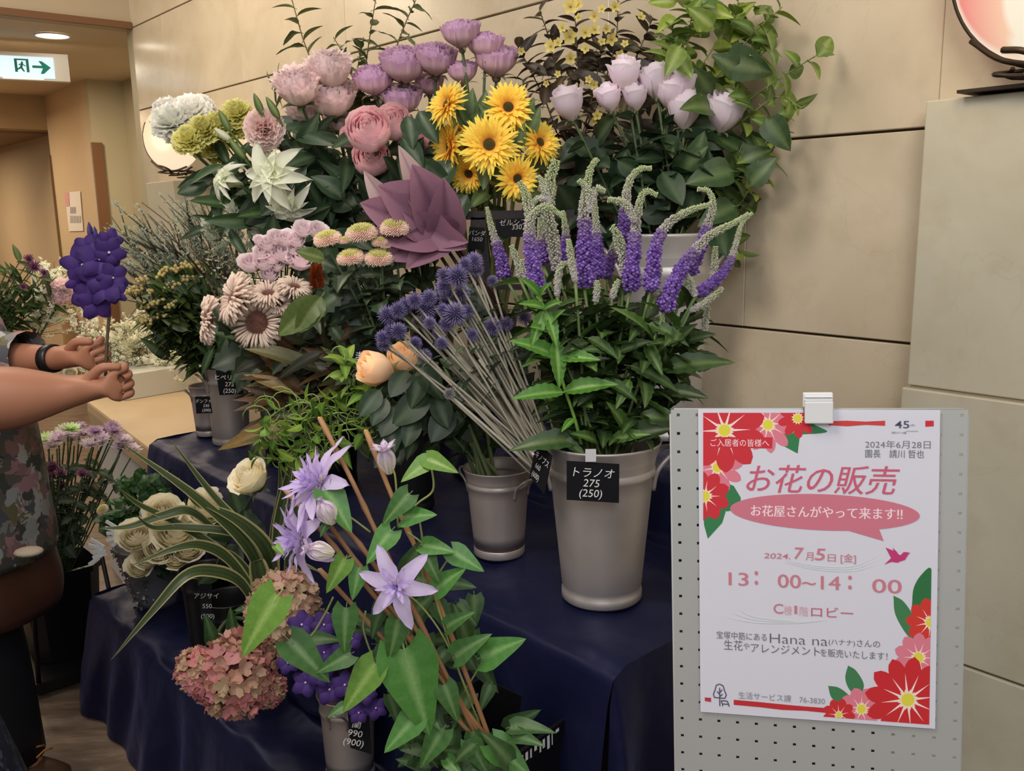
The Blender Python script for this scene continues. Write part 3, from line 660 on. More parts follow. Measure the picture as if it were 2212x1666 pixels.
lib('thistle', thistle(1, C(84, 72, 130), C(168, 156, 208)), thistle(2, C(78, 68, 120), C(156, 142, 200)))
lib('thistle_grey', thistle(3, C(124, 120, 124), C(176, 170, 172)))
def daisyball(seed, c0, c1, cc, n=3):
    q = M(); r = random.Random(seed)
    for k in range(n + 2): ray_ring(q, 18 - k * 2, .05, .02 * k, .44 - .07 * k, .085, .15 + .28 * k, .35, c0, c1, 3, .14, r, .4)
    q.ball((0, 0, .02), .1, cc, 8, 4, (1, 1, .5)); return q.mesh('daisy_bloom', PETAL)
lib('mum_white', daisyball(1, C(196, 176, 190), C(226, 212, 220), C(196, 190, 160)), daisyball(2, C(186, 160, 180), C(222, 204, 218), C(180, 150, 160)))
lib('mum_green', daisyball(3, C(176, 206, 104), C(214, 232, 176), C(160, 196, 70)))
lib('mum_plum', daisyball(4, C(96, 38, 78), C(128, 66, 106), C(150, 120, 100)))
lib('mum_mauve', daisyball(5, C(140, 92, 142), C(196, 164, 192), C(110, 60, 100)))
def hydr(seed, cols):
    q = M(); r = random.Random(seed)
    for i in range(110):
        ph = math.acos(1 - 1.65 * (i + .5) / 110); th = i * 2.39996; d = V((sin(ph) * cos(th), sin(ph) * sin(th), cos(ph) * .8)).normalized()
        d = (d + V([r.uniform(-.25, .25) for _ in range(3)])).normalized(); Rm = frame(d, r.uniform(0, 6)); c0 = V((sin(ph) * cos(th) * .42, sin(ph) * sin(th) * .42, cos(ph) * .34)) + d * r.uniform(-.05, .04)
        c = mix(r.choice(cols), r.choice(cols), r.random())
        for k in range(4):
            a = k * pi / 2; s_ = r.uniform(.8, 1.15); e = r.uniform(.0, .9)
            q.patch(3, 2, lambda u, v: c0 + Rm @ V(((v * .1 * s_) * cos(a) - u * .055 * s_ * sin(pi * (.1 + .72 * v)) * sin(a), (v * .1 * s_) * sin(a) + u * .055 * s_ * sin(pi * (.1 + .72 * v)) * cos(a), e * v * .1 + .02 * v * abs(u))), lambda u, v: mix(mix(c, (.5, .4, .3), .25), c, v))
        q.ball(c0, .011, mix(c, (.7, .6, .4), .5), 5, 3)
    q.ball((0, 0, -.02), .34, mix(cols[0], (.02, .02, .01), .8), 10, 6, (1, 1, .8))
    return q.mesh('hydrangea_head', PETAL)
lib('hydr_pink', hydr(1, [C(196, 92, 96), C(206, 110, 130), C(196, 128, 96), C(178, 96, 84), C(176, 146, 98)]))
lib('hydr_tan', hydr(2, [C(192, 158, 118), C(186, 150, 118), C(196, 162, 124), C(190, 124, 96), C(170, 146, 104), C(196, 140, 130)]))
def star_petal(name, c0, c1, w=.34, a=.75, bend=.1, curl=0, L=.5, mid=None, point=.85, cup=.2):
    q = M(); mid = mid or c0
    q.patch(6, 8, lambda u, v: V((u * w * .5 * max(0, 1 - v) ** point * min(1, .3 + 2.0 * v), v * L, bend * sin(v * pi) * .5 + curl * v * v + cup * (u * w) ** 2 + .012 * sin(v * 14) * abs(u))), lambda u, v: mix(mix(c0, c1, v), mid, .5 * (1 - abs(u)) if abs(u) < .4 else 0))
    return q.mesh(name, PETAL)
CP = [star_petal('petal', C(190, 168, 214), C(190, 166, 222), .28, .95, .1, -.1, .58, C(204, 188, 226), point=.45), star_petal('petal', C(186, 162, 212), C(178, 152, 218), .17, .95, .16, .12, .52, C(200, 182, 220), point=.5)]
CPB = star_petal('petal', C(222, 218, 200), C(196, 170, 212), .34, .95, .35, .1, .55, C(224, 222, 200), point=.6)
LP = [star_petal('petal', C(206, 212, 176), C(232, 234, 222), .34, .95, .35, -.26, .52, C(214, 220, 190), point=.5, cup=.9), star_petal('petal', C(210, 216, 184), C(230, 232, 218), .24, 1.0, .3, -.05, .42, C(214, 218, 188), point=.5, cup=.9)]
def bud(name, c0, c1, w=.3, n=6):
    q = M(); q.lathe([(.001, 0)] + [(w * .5 * sin(pi * t ** .8) ** .8 + .005, t) for t in (.06, .15, .3, .45, .6, .75, .88)] + [(.001, 1.0)], 12, c0)
    for i, v in enumerate(q.v):
        a = atan2(v[1], v[0]); s_ = 1 + .1 * cos(3 * a); q.v[i] = (v[0] * s_, v[1] * s_, v[2]); q.c[i] = mix(c0, c1, .5 + .5 * cos(3 * a))
    return q.mesh(name, PETAL)
lib('bud_lily', bud('lily_bud', C(84, 112, 52), C(128, 150, 76), .32)); lib('bud_white', bud('pale_bud', C(196, 206, 160), C(214, 216, 190), .36))
def orchid(seed):
    q = M(); r = random.Random(seed); c0, c1 = C(50, 24, 98), C(84, 50, 142)
    for k in range(5):
        a = 2 * pi * k / 5 + .3; w_ = .36 if k not in (0,) else .3
        q.patch(5, 5, lambda u, v: V(((.02 + .46 * v) * cos(a) - u * w_ * .6 * sin(pi * (.08 + .84 * v) ** .7) ** .6 * sin(a), (.02 + .46 * v) * sin(a) + u * w_ * .6 * sin(pi * (.08 + .84 * v) ** .7) ** .6 * cos(a), .07 * sin(v * 3) - .05 * u * u)), lambda u, v: mix(c1, c0, v))
    q.ball((0, 0, .04), .045, C(226, 214, 226), 6, 4); q.ball((.06, -.02, .03), .06, C(70, 36, 120), 6, 4, (1, .6, .6)); return q.mesh('orchid_bloom', VIVID)
lib('orchid', orchid(1), orchid(2))
def small5(c0, c1, n=5, w=.4):
    q = M()
    for k in range(n):
        a = 2 * pi * k / n; q.patch(3, 3, lambda u, v: V(((.5 * v) * cos(a) - u * w * .5 * sin(pi * (.1 + .8 * v)) * sin(a), (.5 * v) * sin(a) + u * w * .5 * sin(pi * (.1 + .8 * v)) * cos(a), .12 * v * v + .03 * abs(u))), lambda u, v: mix(c0, c1, v))
    q.ball((0, 0, .04), .08, mix(c0, (.3, .2, .02), .6), 6, 4); return q.mesh('five_petal_bloom', PETAL)
lib('yellow5', small5(C(190, 164, 40), C(222, 206, 70)))
def feather(seed, cst, c1, c2, nside=9, nf=120, spread=.16, fl=.009, wind=.03):
    """airy spray: one stalk with side twigs covered in tiny florets; unit length along +Z"""
    q = M(); r = random.Random(seed); main = [V((r.uniform(-wind, wind) * t, r.uniform(-wind, wind) * t, t)) for t in [k / 8 for k in range(9)]]
    q.tube(main, [.006 * (1 - .6 * k / 8) for k in range(9)], 4, cst); tw = [main]
    for k in range(nside):
        t = r.uniform(.25, .92); b0 = main[int(t * 8)]; a = r.uniform(0, 6.28); L_ = r.uniform(.12, .34) * (1.15 - t * .5); sp = spread * r.uniform(.5, 1.4)
        pts = [b0, b0 + V((cos(a) * sp * L_ * 2, sin(a) * sp * L_ * 2, L_ * .6)), b0 + V((cos(a) * sp * L_ * 3, sin(a) * sp * L_ * 3, L_))]; q.tube(pts, [.004, .003, .0015], 3, cst); tw.append(pts)
    for i in range(nf):
        p_ = r.choice(tw); k = r.randrange(max(0, len(p_) // 3), len(p_) - 1); p0 = lerp(p_[k], p_[k + 1], r.random()) + V([r.uniform(-.012, .012) for _ in range(3)])
        d = V([r.uniform(-1, 1), r.uniform(-1, 1), r.uniform(-.2, 1.2)]).normalized(); x = d.cross(V((.3, .5, .8))).normalized(); b = len(q.v); c = mix(c1, c2, r.random()); s_ = fl * r.uniform(.6, 1.3)
        for v_ in (p0, p0 + d * s_ + x * s_ * .5, p0 + d * s_ * 2, p0 + d * s_ - x * s_ * .5): q.v.append(tuple(v_)); q.c.append(c)
        q.f.append((b, b + 1, b + 2, b + 3))
    return q.mesh('airy_spray', PETAL)
lib('caspia', feather(1, C(106, 114, 96), C(164, 176, 158), C(196, 204, 188), 16, 420), feather(2, C(98, 104, 84), C(154, 166, 148), C(190, 198, 182), 16, 420), feather(3, C(100, 96, 76), C(150, 156, 136), C(196, 198, 182), 10, 160))
lib('snow', feather(4, C(96, 104, 72), C(214, 214, 176), C(232, 230, 210), 14, 330, .3, .024), feather(5, C(96, 104, 72), C(220, 222, 196), C(236, 236, 226), 14, 330, .3, .024))
lib('cresp', feather(6, C(120, 124, 100), C(176, 186, 160), C(200, 206, 190), 3, 170, .06, .02))
lib('heath', feather(7, C(96, 82, 62), C(150, 150, 120), C(176, 176, 150), 7, 90, .12, .012))
def berry_cluster(seed):
    q = M(); r = random.Random(seed)
    for k in range(9):
        a = r.uniform(0, 6.28); rr = r.uniform(.05, .42); p0 = V((rr * cos(a), rr * sin(a), r.uniform(.1, .42))); q.tube([V((0, 0, -.4)), p0 * .5, p0], .018, 3, C(96, 110, 56)); q.ball(p0, .1, mix(C(196, 170, 84), C(206, 196, 110), r.random()), 7, 5)
    return q.mesh('berries', PETAL)
lib('berries', berry_cluster(1), berry_cluster(2))

# ------------------------------------------------------------ assembling cut flowers
def pick(k, r=RND): return r.choice(LIB[k])
def add_leaf(root, name, mesh, base, tipdir, L_, up, roll=0):
    y = V(tipdir).normalized(); ex_ = (V(base) + y * L_).dot(N) - 1.925
    if ex_ > 0: y = (y - N * (ex_ / L_ + .05)).normalized()
    z = V(up); x = y.cross(z)
    if x.length < .05: x = y.cross(V((.3, .8, .5)))
    x.normalize(); z = x.cross(y); R_ = Matrix((x, y, z)).transposed() @ Matrix.Rotation(roll, 3, 'Y')
    return link(name, mesh, root, TM(V(base) - root.location, R_, L_))
def leaves_along(root, path, kind, n, L_, t0=.35, t1=.9, name='leaf', r=RND, drop=.2, out=1.0, whorl=1, col=None):
    n_ = len(path) - 1; a = r.uniform(0, 6)
    for i in range(n):
        t = lerp(t0, t1, (i + .5) / n); k = min(n_ - 1, int(t * n_)); f_ = t * n_ - k; p0 = lerp(path[k], path[k + 1], f_); d = (path[k + 1] - path[k]).normalized(); a += 2.4
        x = d.cross(V((.2, .3, .9))).normalized(); y = d.cross(x)
        for w_ in range(whorl):
            aa = a + w_ * 2 * pi / whorl + r.uniform(-.25, .25); o = (x * cos(aa) + y * sin(aa)) * out + d * r.uniform(.25, .8) + V((0, 0, -drop))
            if o.y > 0: o.y *= .6      # foliage bunches towards the open side of the stand
            add_leaf(root, name, pick(kind, r), p0, o, L_ * r.uniform(.7, 1.15), d + V([r.uniform(-.3, .3) for _ in range(3)]), r.uniform(-.4, .4))
def view_axis(p, b, k=.8, upk=.3):
    v = (CAM - p).normalized(); s = (p - b).normalized(); return (s * (1 - k) + v * k + V((0, 0, upk))).normalized()
def stem_to(root, b, h, rad, col, bow=.08, col2=None, name='stem', cut=0):
    c = lerp(b, h, .5) + V((0, 0, bow * (h - b).length)); path = bez(b, c, h, 8); q = M(); q.tube([p - root.location for p in path], rad, 6, col, True, col2); link(name, q.mesh(name, STEM), root); return path
def flower(kind, name, label, cat, px, py, dia, d, base, group=None, axis=None, k=.7, upk=.3, leaf=None, nleaf=0, leafL=.07, rad=.003, scol=C(78, 96, 62), bow=.08, t0=.4, t1=.92, sz=1.0, part='bloom', whorl=1, back=.45, r=RND):
    h = P(px, py, d); s_ = dia * d / F; root = thing(name, label, cat, base, group)
    ax = V(axis) if axis is not None else view_axis(h, base, k, upk); ax.normalize()
    he = h - ax * s_ * back
    path = stem_to(root, base, he, rad, scol, bow)
    R_ = frame(ax, r.uniform(0, 6.28))
    if kind == 'sunflower':
        a_, b_ = r.choice(SUN); bl = link('bloom', a_, root, TM(h - base, R_, s_)); link('seed_disc', b_, bl)
    else: link(part, pick(kind, r), root, TM(h - base, R_, (s_, s_, s_ * sz)))
    if leaf: leaves_along(root, path, leaf, nleaf, leafL, t0, t1, whorl=whorl, r=r)
    return root, path
def jit(b, r_, r=RND): a = r.uniform(0, 6.28); q = sqrt(r.random()) * r_; return b + V((q * cos(a), q * sin(a), 0))
def zb(s, t, z): return W(s, t, z)
B_TALL = zb(1.108, .78, 1.06); B_TWO = zb(1.408, .78, .96); B_BACK = zb(1.44, .2, 1.38); B_BROWN = zb(1.72, .27, 1.18); B_SUN = zb(2.0, .30, 1.17)
B_PUR = zb(2.32, .28, 1.18); B_BLU = zb(2.62, .27, 1.17); B_LIL = zb(2.84, .26, 1.16); B_MUM = zb(1.79, .74, 1.0); B_BRZ = zb(2.12, .76, .97); B_BEI = zb(2.42, .76, 1.0); B_ZL = zb(2.74, .80, .99)
B_ORC = zb(1.565, 1.08, .5); B_RB = zb(2.30, 1.08, .54); B_HY = zb(2.10, 1.10, .54); B_ST = zb(2.62, 1.0, .54)
# ============================================================ the bunches
# --- pale lilac roses in the back bucket
pts = [(1227, 223, 62), (1315, 210, 50), (1371, 208, 50), (1349, 160, 60), (1417, 174, 62), (1447, 197, 58), (1474, 178, 52), (1480, 236, 68), (1566, 241, 72)]
for (x, y, s), o in zip(pts, ords(pts)):
    flower('rose_lilac', 'lilac_rose', f'pale lilac rose, {o} in the row above the grey bucket', 'rose', x, y, s, lerp(2.16, 2.34, (y - 150) / 90 * -1 + 1) if 0 else 2.2, jit(B_BACK, .06), 'pale lilac roses', k=.25, upk=.5, leaf='leaf_rose', nleaf=10, leafL=.085, t0=.15, t1=.86, sz=1.1, rad=.0035, bow=.02)
# --- purple frilled roses
pts = [(996, 74, 68), (1048, 100, 64), (1073, 132, 78), (1000, 157, 56), (942, 130, 76), (872, 142, 86), (808, 175, 72), (868, 216, 74), (928, 182, 52)]
for i, ((x, y, s), o) in enumerate(zip(pts, ords(pts))):
    flower('rose_purple', 'frilled_rose', f'frilly mauve purple garden rose, {o} in its bunch', 'rose', x, y, s * 1.06, 2.35 + .02 * i, jit(B_PUR if x < 960 else B_SUN, .05), 'frilly purple garden roses', k=.25, upk=.6, leaf='leaf_lisi', nleaf=5, leafL=.08, t0=.45, t1=.85, rad=.004, bow=.05)
# --- pink garden roses
pts = [(797, 283, 92), (850, 268, 76), (803, 345, 78), (915, 300, 54), (760, 300, 50)]
lab = ['full pink garden rose with quartered centre left of the sunflowers', 'pink garden rose just under the frilly purple roses', 'lowest pink garden rose, above the mauve pointed leaves', 'pink rose half hidden behind the yellow sunflower petals', 'small pink rose at the left edge of the pink rose group']
for i, ((x, y, s), o) in enumerate(zip(pts, lab)):
    flower('rose_pink', 'pink_rose', o, 'rose', x, y, s, 2.3 + .05 * (i > 0) + .03 * i, jit(B_PUR, .05), 'pink garden roses', k=.7, upk=.25, leaf='leaf_rose', nleaf=7, leafL=.09, t0=.2, t1=.86, rad=.004)
# --- blush lisianthus-like roses
pts = [(643, 191, 80), (713, 152, 76), (718, 213, 86), (657, 244, 60), (731, 264, 46), (608, 293, 34), (826, 232, 50)]
for i, ((x, y, s), o) in enumerate(zip(pts, ords(pts))):
    flower('rose_blush', 'blush_rose', f'ruffled blush white and pink rose, {o} of the pale ones', 'rose', x, y, s * 1.05, 2.42 + .04 * i, jit(B_BLU, .05), 'ruffled blush roses', k=.35, upk=.5, leaf='leaf_lisi', nleaf=9, leafL=.1, t0=.2, t1=.85, rad=.004)
flower('carn_pink', 'pink_carnation', 'pink and cream ruffled bloom drooping above the white lily', 'carnation', 571, 277, 84, 2.4, jit(B_BLU, .04), None, k=.8, upk=-.1, leaf='leaf_lisi', nleaf=5, leafL=.08)
# --- white and yellow carnations
pts = [(372, 262, 78), (412, 243, 76), (362, 240, 60), (432, 228, 48), (385, 285, 56), (450, 236, 30)]
for i, ((x, y, s), o) in enumerate(zip(pts, ords(pts))):
    flower('carn_white', 'white_carnation', f'white carnation, {o} in front of the far lamp', 'carnation', x, y, s * 1.15, 2.75 + .03 * i, jit(B_LIL, .05), 'white carnations', k=.4, upk=.6, leaf='leaf_lily', nleaf=3, leafL=.06, t0=.5, t1=.75)
pts = [(408, 302, 62), (440, 280, 62), (470, 268, 54), (512, 246, 62), (500, 278, 58), (462, 316, 52), (436, 320, 44), (532, 275, 46), (472, 335, 36)]
for i, ((x, y, s), o) in enumerate(zip(pts, ords(pts))):
    flower('carn_yellow', 'yellow_carnation', f'lime yellow carnation, {o} of the yellow ones', 'carnation', x, y, s * 1.15, 2.66 + .02 * i, jit(B_LIL, .05), 'lime yellow carnations', k=.5, upk=.5, leaf='leaf_lily', nleaf=4, leafL=.09, t0=.4, t1=.8)
# --- lilies
def lily(label, x, y, dia, d, base, axis_k=.9, side=V((0, 0, 0)), n=6):
    h = P(x, y, d); s_ = dia * d / F * .95; root = thing('white_lily', label, 'lily', base, 'double white lilies'); ax = ((CAM - h).normalized() * axis_k + side).normalized()
    path = stem_to(root, base, h - ax * s_ * .35, .004, C(78, 104, 60), .1); R_ = frame(ax, RND.uniform(0, 6)); bl = link('bloom', None, root, TM(h - base, R_, s_))
    for ring, (nn, pm, tilt, sc) in enumerate(((6, LP[0], .25, 1.0), (6, LP[0], .6, .8), (7, LP[1], 1.0, .62))):
        for k in range(nn):
            a = 2 * pi * (k + .5 * ring + RND.uniform(-.12, .12)) / nn; R2 = Matrix.Rotation(a, 3, 'Z') @ Matrix.Rotation(tilt + RND.uniform(-.12, .12), 3, 'X')
            link('petal', pm, bl, TM(V((0, 0, -.1 + ring * .03)), R2, sc * RND.uniform(.9, 1.1)))
    q = M(); q.tube([V((0, 0, -.4)), V((0, 0, -.22)), V((0, 0, -.05))], [.06, .1, .2], 8, C(186, 190, 140)); link('throat', q.mesh('throat', PETAL), bl)
    leaves_along(root, path, 'leaf_lily', 9, .13, .1, .85); return root
lily('large open double white lily facing the room', 588, 380, 150, 2.3, jit(B_LIL, .04), 1, V((-.4, 0, .1)))
lily('white lily seen from the side, left of the large one', 490, 388, 96, 2.4, jit(B_LIL, .04), .5, V((-.7, 0, .3)))
lily('drooping white lily under the large open one', 622, 440, 112, 2.35, jit(B_LIL, .04), .8, V((-.2, 0, -.6)))
lily('small half open white lily above the large one', 572, 330, 60, 2.45, jit(B_LIL, .04), .6, V((-.2, 0, .5)))
def budp(kind, name, label, cat, b, t, d, base, group, leaf='leaf_lily', w=1.0):
    p0, p1 = P(b[0], b[1], d), P(t[0], t[1], d - .01); root = thing(name, label, cat, base, group); path = stem_to(root, base, p0, .003, C(84, 108, 62), .08)
    L_ = (p1 - p0).length; link('bud', pick(kind), root, TM(p0 - base, frame(p1 - p0), (L_ * w, L_ * w, L_))); leaves_along(root, path, leaf, 4, .11, .3, .9)
for b, t, l, k in (((497, 285), (472, 236), 'closed green lily bud leaning over the yellow carnations', 'bud_lily'), ((568, 250), (548, 200), 'tall green lily bud behind the pink carnation', 'bud_lily'), ((604, 258), (574, 208), 'green lily bud right of the tallest bud', 'bud_lily'),
                   ((530, 345), (494, 298), 'fat green lily bud above the white lilies', 'bud_lily'), ((500, 305), (462, 276), 'pale lily bud opening over the yellow carnations', 'bud_white')):
    budp(k, 'lily_bud', l, 'flower bud', b, t, 2.38, jit(B_LIL, .04), 'lily buds')
# --- sunflowers
pts = [(966, 226, 92, (-.6, -.6, .35)), (1098, 232, 100, (.05, -.9, .2)), (1057, 313, 118, (0, -.9, .15)), (1166, 308, 86, (.5, -.8, .25)), (972, 318, 104, (-.8, -.5, .1)), (1013, 375, 84, (-.25, -.8, -.3)),
       (1117, 386, 88, (.25, -.8, -.1)), (945, 258, 62, (-.9, -.2, .2)), (1096, 285, 82, (.5, -.7, -.2)), (1010, 325, 80, (-.4, -.8, .2)), (1075, 365, 74, (.3, -.6, -.5)), (1158, 345, 66, (.4, -.6, -.5)), (1032, 352, 74, (.1, -.8, -.4)), (992, 285, 70, (-.5, -.8, .3)), (1122, 262, 70, (.6, -.7, .1)), (1092, 335, 66, (.3, -.9, -.2))]
lab = ['sunflower turned left at the top of its bunch', 'sunflower facing the camera at the upper right of the bunch', 'largest sunflower facing the camera in the middle of the bunch', 'sunflower at the right edge crossed by a brown leaf', 'sunflower in profile at the left of the bunch',
       'low sunflower under the middle one, turned down', 'lowest sunflower at the right, above the veronica tips', 'shaggy sunflower at the far left edge of the bunch', 'sunflower half hidden below the upper right one', 'sunflower squeezed between the middle and left ones', 'drooping sunflower behind the middle one', 'drooping sunflower behind the rightmost one', 'sunflower half hidden below the largest one', 'sunflower tucked under the top left one', 'sunflower edge-on right of the upper right one', 'sunflower half hidden right of the largest one']
for i, ((x, y, s, a), o) in enumerate(zip(pts, lab)):
    flower('sunflower', 'sunflower', o, 'sunflower', x, y, s * 1.1, (2.13 if i in (2, 6) else 2.17 + .012 * i), jit(B_SUN, .05), 'sunflowers', axis=a, rad=.005, scol=C(150, 156, 104), back=.12, leaf='leaf_vib_dark', nleaf=2, leafL=.08, t0=.75, t1=.93, bow=.03)
lf = thing('sunflower_foliage', 'upright cluster of green sunflower leaves between the two upper sunflowers', 'leaves', B_SUN)
stem_to(lf, B_SUN, P(1030, 280, 2.25), .005, C(120, 140, 90))
GL = leaf_mesh('grey_green_leaf', C(104, 132, 92), C(150, 172, 130), .5, .7, .8, .25, .2)
for b, t in (((1020, 270), (990, 190)), ((1025, 270), (1015, 195)), ((1035, 275), (1050, 200)), ((1045, 280), (1075, 230)), ((1015, 275), (985, 225)), ((1010, 285), (1040, 240)), ((1050, 330), (1045, 405)), ((1060, 270), (1040, 225)), ((1140, 260), (1150, 215)), ((1140, 290), (1165, 235)), ((1120, 320), (1130, 270))):
    p0, p1 = P(*b, 2.2), P(*t, 2.16); add_leaf(lf, 'leaf', GL, p0, p1 - p0, (p1 - p0).length, (CAM - p0) + V((RND.uniform(-1, 1), 0, RND.uniform(-.5, 1))))
# --- button mums
pts = [(708, 518, 66), (782, 506, 76), (853, 494, 70), (758, 558, 66), (819, 559, 68), (822, 524, 42), (745, 520, 30)]
for (x, y, s), o in zip(pts, ords(pts)):
    flower('mum_button', 'button_chrysanthemum', f'button chrysanthemum with yellow crown and pink rim, {o}', 'chrysanthemum', x, y, s * 1.12, 2.06, jit(B_MUM, .05), 'yellow and pink button chrysanthemums', k=.22, upk=.7, leaf='leaf_mum', nleaf=12, leafL=.075, t0=.05, t1=.9, rad=.003)
# --- beige mums
for i_, (x, y, s, a, o) in enumerate(((507, 645, 118, (-.75, -.5, .35), 'big beige chrysanthemum turned left at the top left of its bunch'), (580, 636, 88, (.1, -.45, .9), 'beige chrysanthemum seen side-on below the spray roses'), (452, 692, 108, (-.85, -.25, .1), 'beige chrysanthemum in profile drooping at the far left'),
                      (556, 697, 104, (-.1, -.9, .1), 'beige chrysanthemum with a wide reddish centre facing the camera'), (636, 622, 78, (.3, -.4, .9), 'beige chrysanthemum beside the rust coloured leaf'), (602, 656, 60, (.3, -.6, .6), 'small beige chrysanthemum half under the big green leaf'))):
    flower('mum_beige_open' if i_ == 3 else 'mum_beige', 'beige_chrysanthemum', o, 'chrysanthemum', x, y, s * 1.05, 2.1, jit(B_BEI, .04), 'beige curled chrysanthemums', axis=a, back=.15, leaf='leaf_mum', nleaf=7, leafL=.09, t0=.1, t1=.85, rad=.004)
# --- pale pink spray roses
pts = [(655, 496, 34), (684, 500, 34), (598, 515, 32), (618, 518, 34), (578, 528, 32), (566, 548, 32), (588, 556, 34), (608, 548, 36), (640, 520, 30), (540, 571, 40), (571, 568, 36), (648, 562, 46), (583, 595, 34), (622, 560, 26), (600, 575, 26), (560, 520, 20), (636, 540, 24)]
for (x, y, s), o in zip(pts, ords(pts)):
    flower('rose_spray', 'spray_rose', f'tiny pale pink spray rose, {o} of its cluster', 'rose', x, y, s * 1.12, 2.2, jit(B_BEI, .03), 'pale pink spray roses', k=.45, upk=.5, leaf='leaf_lisi', nleaf=2, leafL=.06, rad=.002, t0=.4, t1=.8)
# --- rust leaf and the broad green leaf
fl = thing('green_branch', 'stem with a broad light green leaf and a curled rust red leaf between the chrysanthemums', 'leaves', B_BRZ); stem_to(fl, B_BRZ, P(690, 650, 2.0), .004, C(92, 84, 56))
BL = leaf_mesh('broad_leaf', C(96, 116, 60), C(140, 156, 92), .52, .75, .7, .18, .12, nl=14, nw=6, serr=.06, wav=.02)
for b, t, nm, me in (((690, 645), (600, 724), 'leaf', BL), ((695, 640), (640, 720), 'leaf', BL), ((700, 560), (640, 540), 'leaf', BL)):
    p0, p1 = P(*b, 1.98), P(*t, 1.95); add_leaf(fl, nm, me, p0, p1 - p0, (p1 - p0).length, CAM - p0 + V((.6, 0, .8)))
RL = leaf_mesh('rust_leaf', C(110, 40, 24), C(170, 90, 46), .42, .9, .6, .9, .2, nl=10, nw=4, serr=.5, tipc=C(170, 84, 36))
for b, t in (((686, 622), (681, 566)), ((686, 615), (672, 578)), ((685, 605), (692, 572))):
    p0, p1 = P(*b, 2.02), P(*t, 2.0); link_ = add_leaf(fl, 'rust_red_leaf', RL, p0, p1 - p0, (p1 - p0).length, CAM - p0)
    link_['label'] = 'curled rust red leaf'
# --- globe thistles
pts = [(988, 598, 45), (1006, 571, 30), (1024, 565, 36), (1030, 583, 28), (962, 596, 35), (957, 622, 32), (966, 634, 28), (998, 634, 34), (964, 650, 30), (983, 679, 47), (957, 670, 26), (1012, 672, 28), (896, 650, 32), (927, 644, 34), (922, 667, 42), (861, 671, 34), (877, 660, 32), (837, 681, 38),
       (928, 698, 26), (962, 701, 28), (861, 715, 34), (844, 716, 28), (827, 730, 30), (830, 744, 30), (897, 742, 28), (917, 770, 31), (950, 721, 32), (954, 742, 26), (1020, 724, 26), (1065, 706, 36), (1095, 700, 28), (1132, 684, 30), (1064, 608, 24)]
GT = zb(1.17, .84, 1.05)
for i, (x, y, s) in enumerate(pts):
    nx = min(pts, key=lambda q: (q[0] - x) ** 2 + (q[1] - y) ** 2 if (q[0], q[1]) != (x, y) else 1e9)
    where = ('in the upper cluster' if y < 690 and x > 940 and x < 1040 else 'on a short stem near the veronica' if x >= 1020 else 'in the left cluster')
    sz = 'large' if s > 40 else 'medium' if s > 31 else 'small'
    kk = lambda q: 'u' if q[1] < 690 and 940 < q[0] < 1040 else 'm' if q[0] >= 1020 else 'l'
    grp = [q for q in pts if kk(q) == kk((x, y))]; lb = f'{sz} violet blue globe thistle {where}, ' + ords(grp)[grp.index((x, y, s))]
    r0, pa = flower('thistle', 'globe_thistle', lb, 'globe thistle', x, y, s * 1.24, 1.62 + .008 * (i % 9), jit(GT, .03), 'violet blue globe thistles ' + where + ', ' + sz, k=.5, upk=.3, rad=.0023, scol=C(156, 150, 134), bow=.03, back=.3)
    leaves_along(r0, pa, 'leaf_lisi', 2, .03, .5, .9)
flower('thistle_grey', 'globe_thistle', 'grey unopened globe thistle hanging low on its own white stem', 'globe thistle', 971, 851, 30, 1.58, jit(GT, .02), None, rad=.003, scol=C(190, 186, 170), bow=.0, back=.3)
flower('thistle_grey', 'globe_thistle', 'greenish unopened globe thistle inside the left cluster', 'globe thistle', 902, 696, 30, 1.7, jit(GT, .02), None, rad=.003, scol=C(150, 146, 130), bow=.0, back=.3)
gl = thing('thistle_foliage', 'grey-green jagged thistle leaves and cut side twigs left of the tall bucket', 'leaves', GT, None)
LIBG = leaf_mesh('thistle_leaf', C(84, 96, 84), C(126, 132, 118), .3, .8, .5, .2, .4, nl=9, serr=.6)
for i in range(46):
    x = RND.uniform(1000, 1150); y = 640 + (x - 1000) * 1.5 + RND.uniform(-50, 50); p0 = P(x, y, RND.uniform(1.66, 1.78)); add_leaf(gl, 'leaf', LIBG, p0, V((RND.uniform(-1, .6), RND.uniform(-.4, .2), RND.uniform(-.6, .9))), RND.uniform(.03, .07), CAM - p0)
q = M()
for i in range(16):
    e = P(RND.uniform(960, 1120), RND.uniform(640, 830), RND.uniform(1.62, 1.72)); q.tube(bez(V((0, 0, 0)), (e - GT) * .5 + V((0, 0, .02)), e - GT, 5), .0024, 5, C(150, 144, 130))
link('bare_twigs', q.mesh('bare_twigs', STEM), gl)

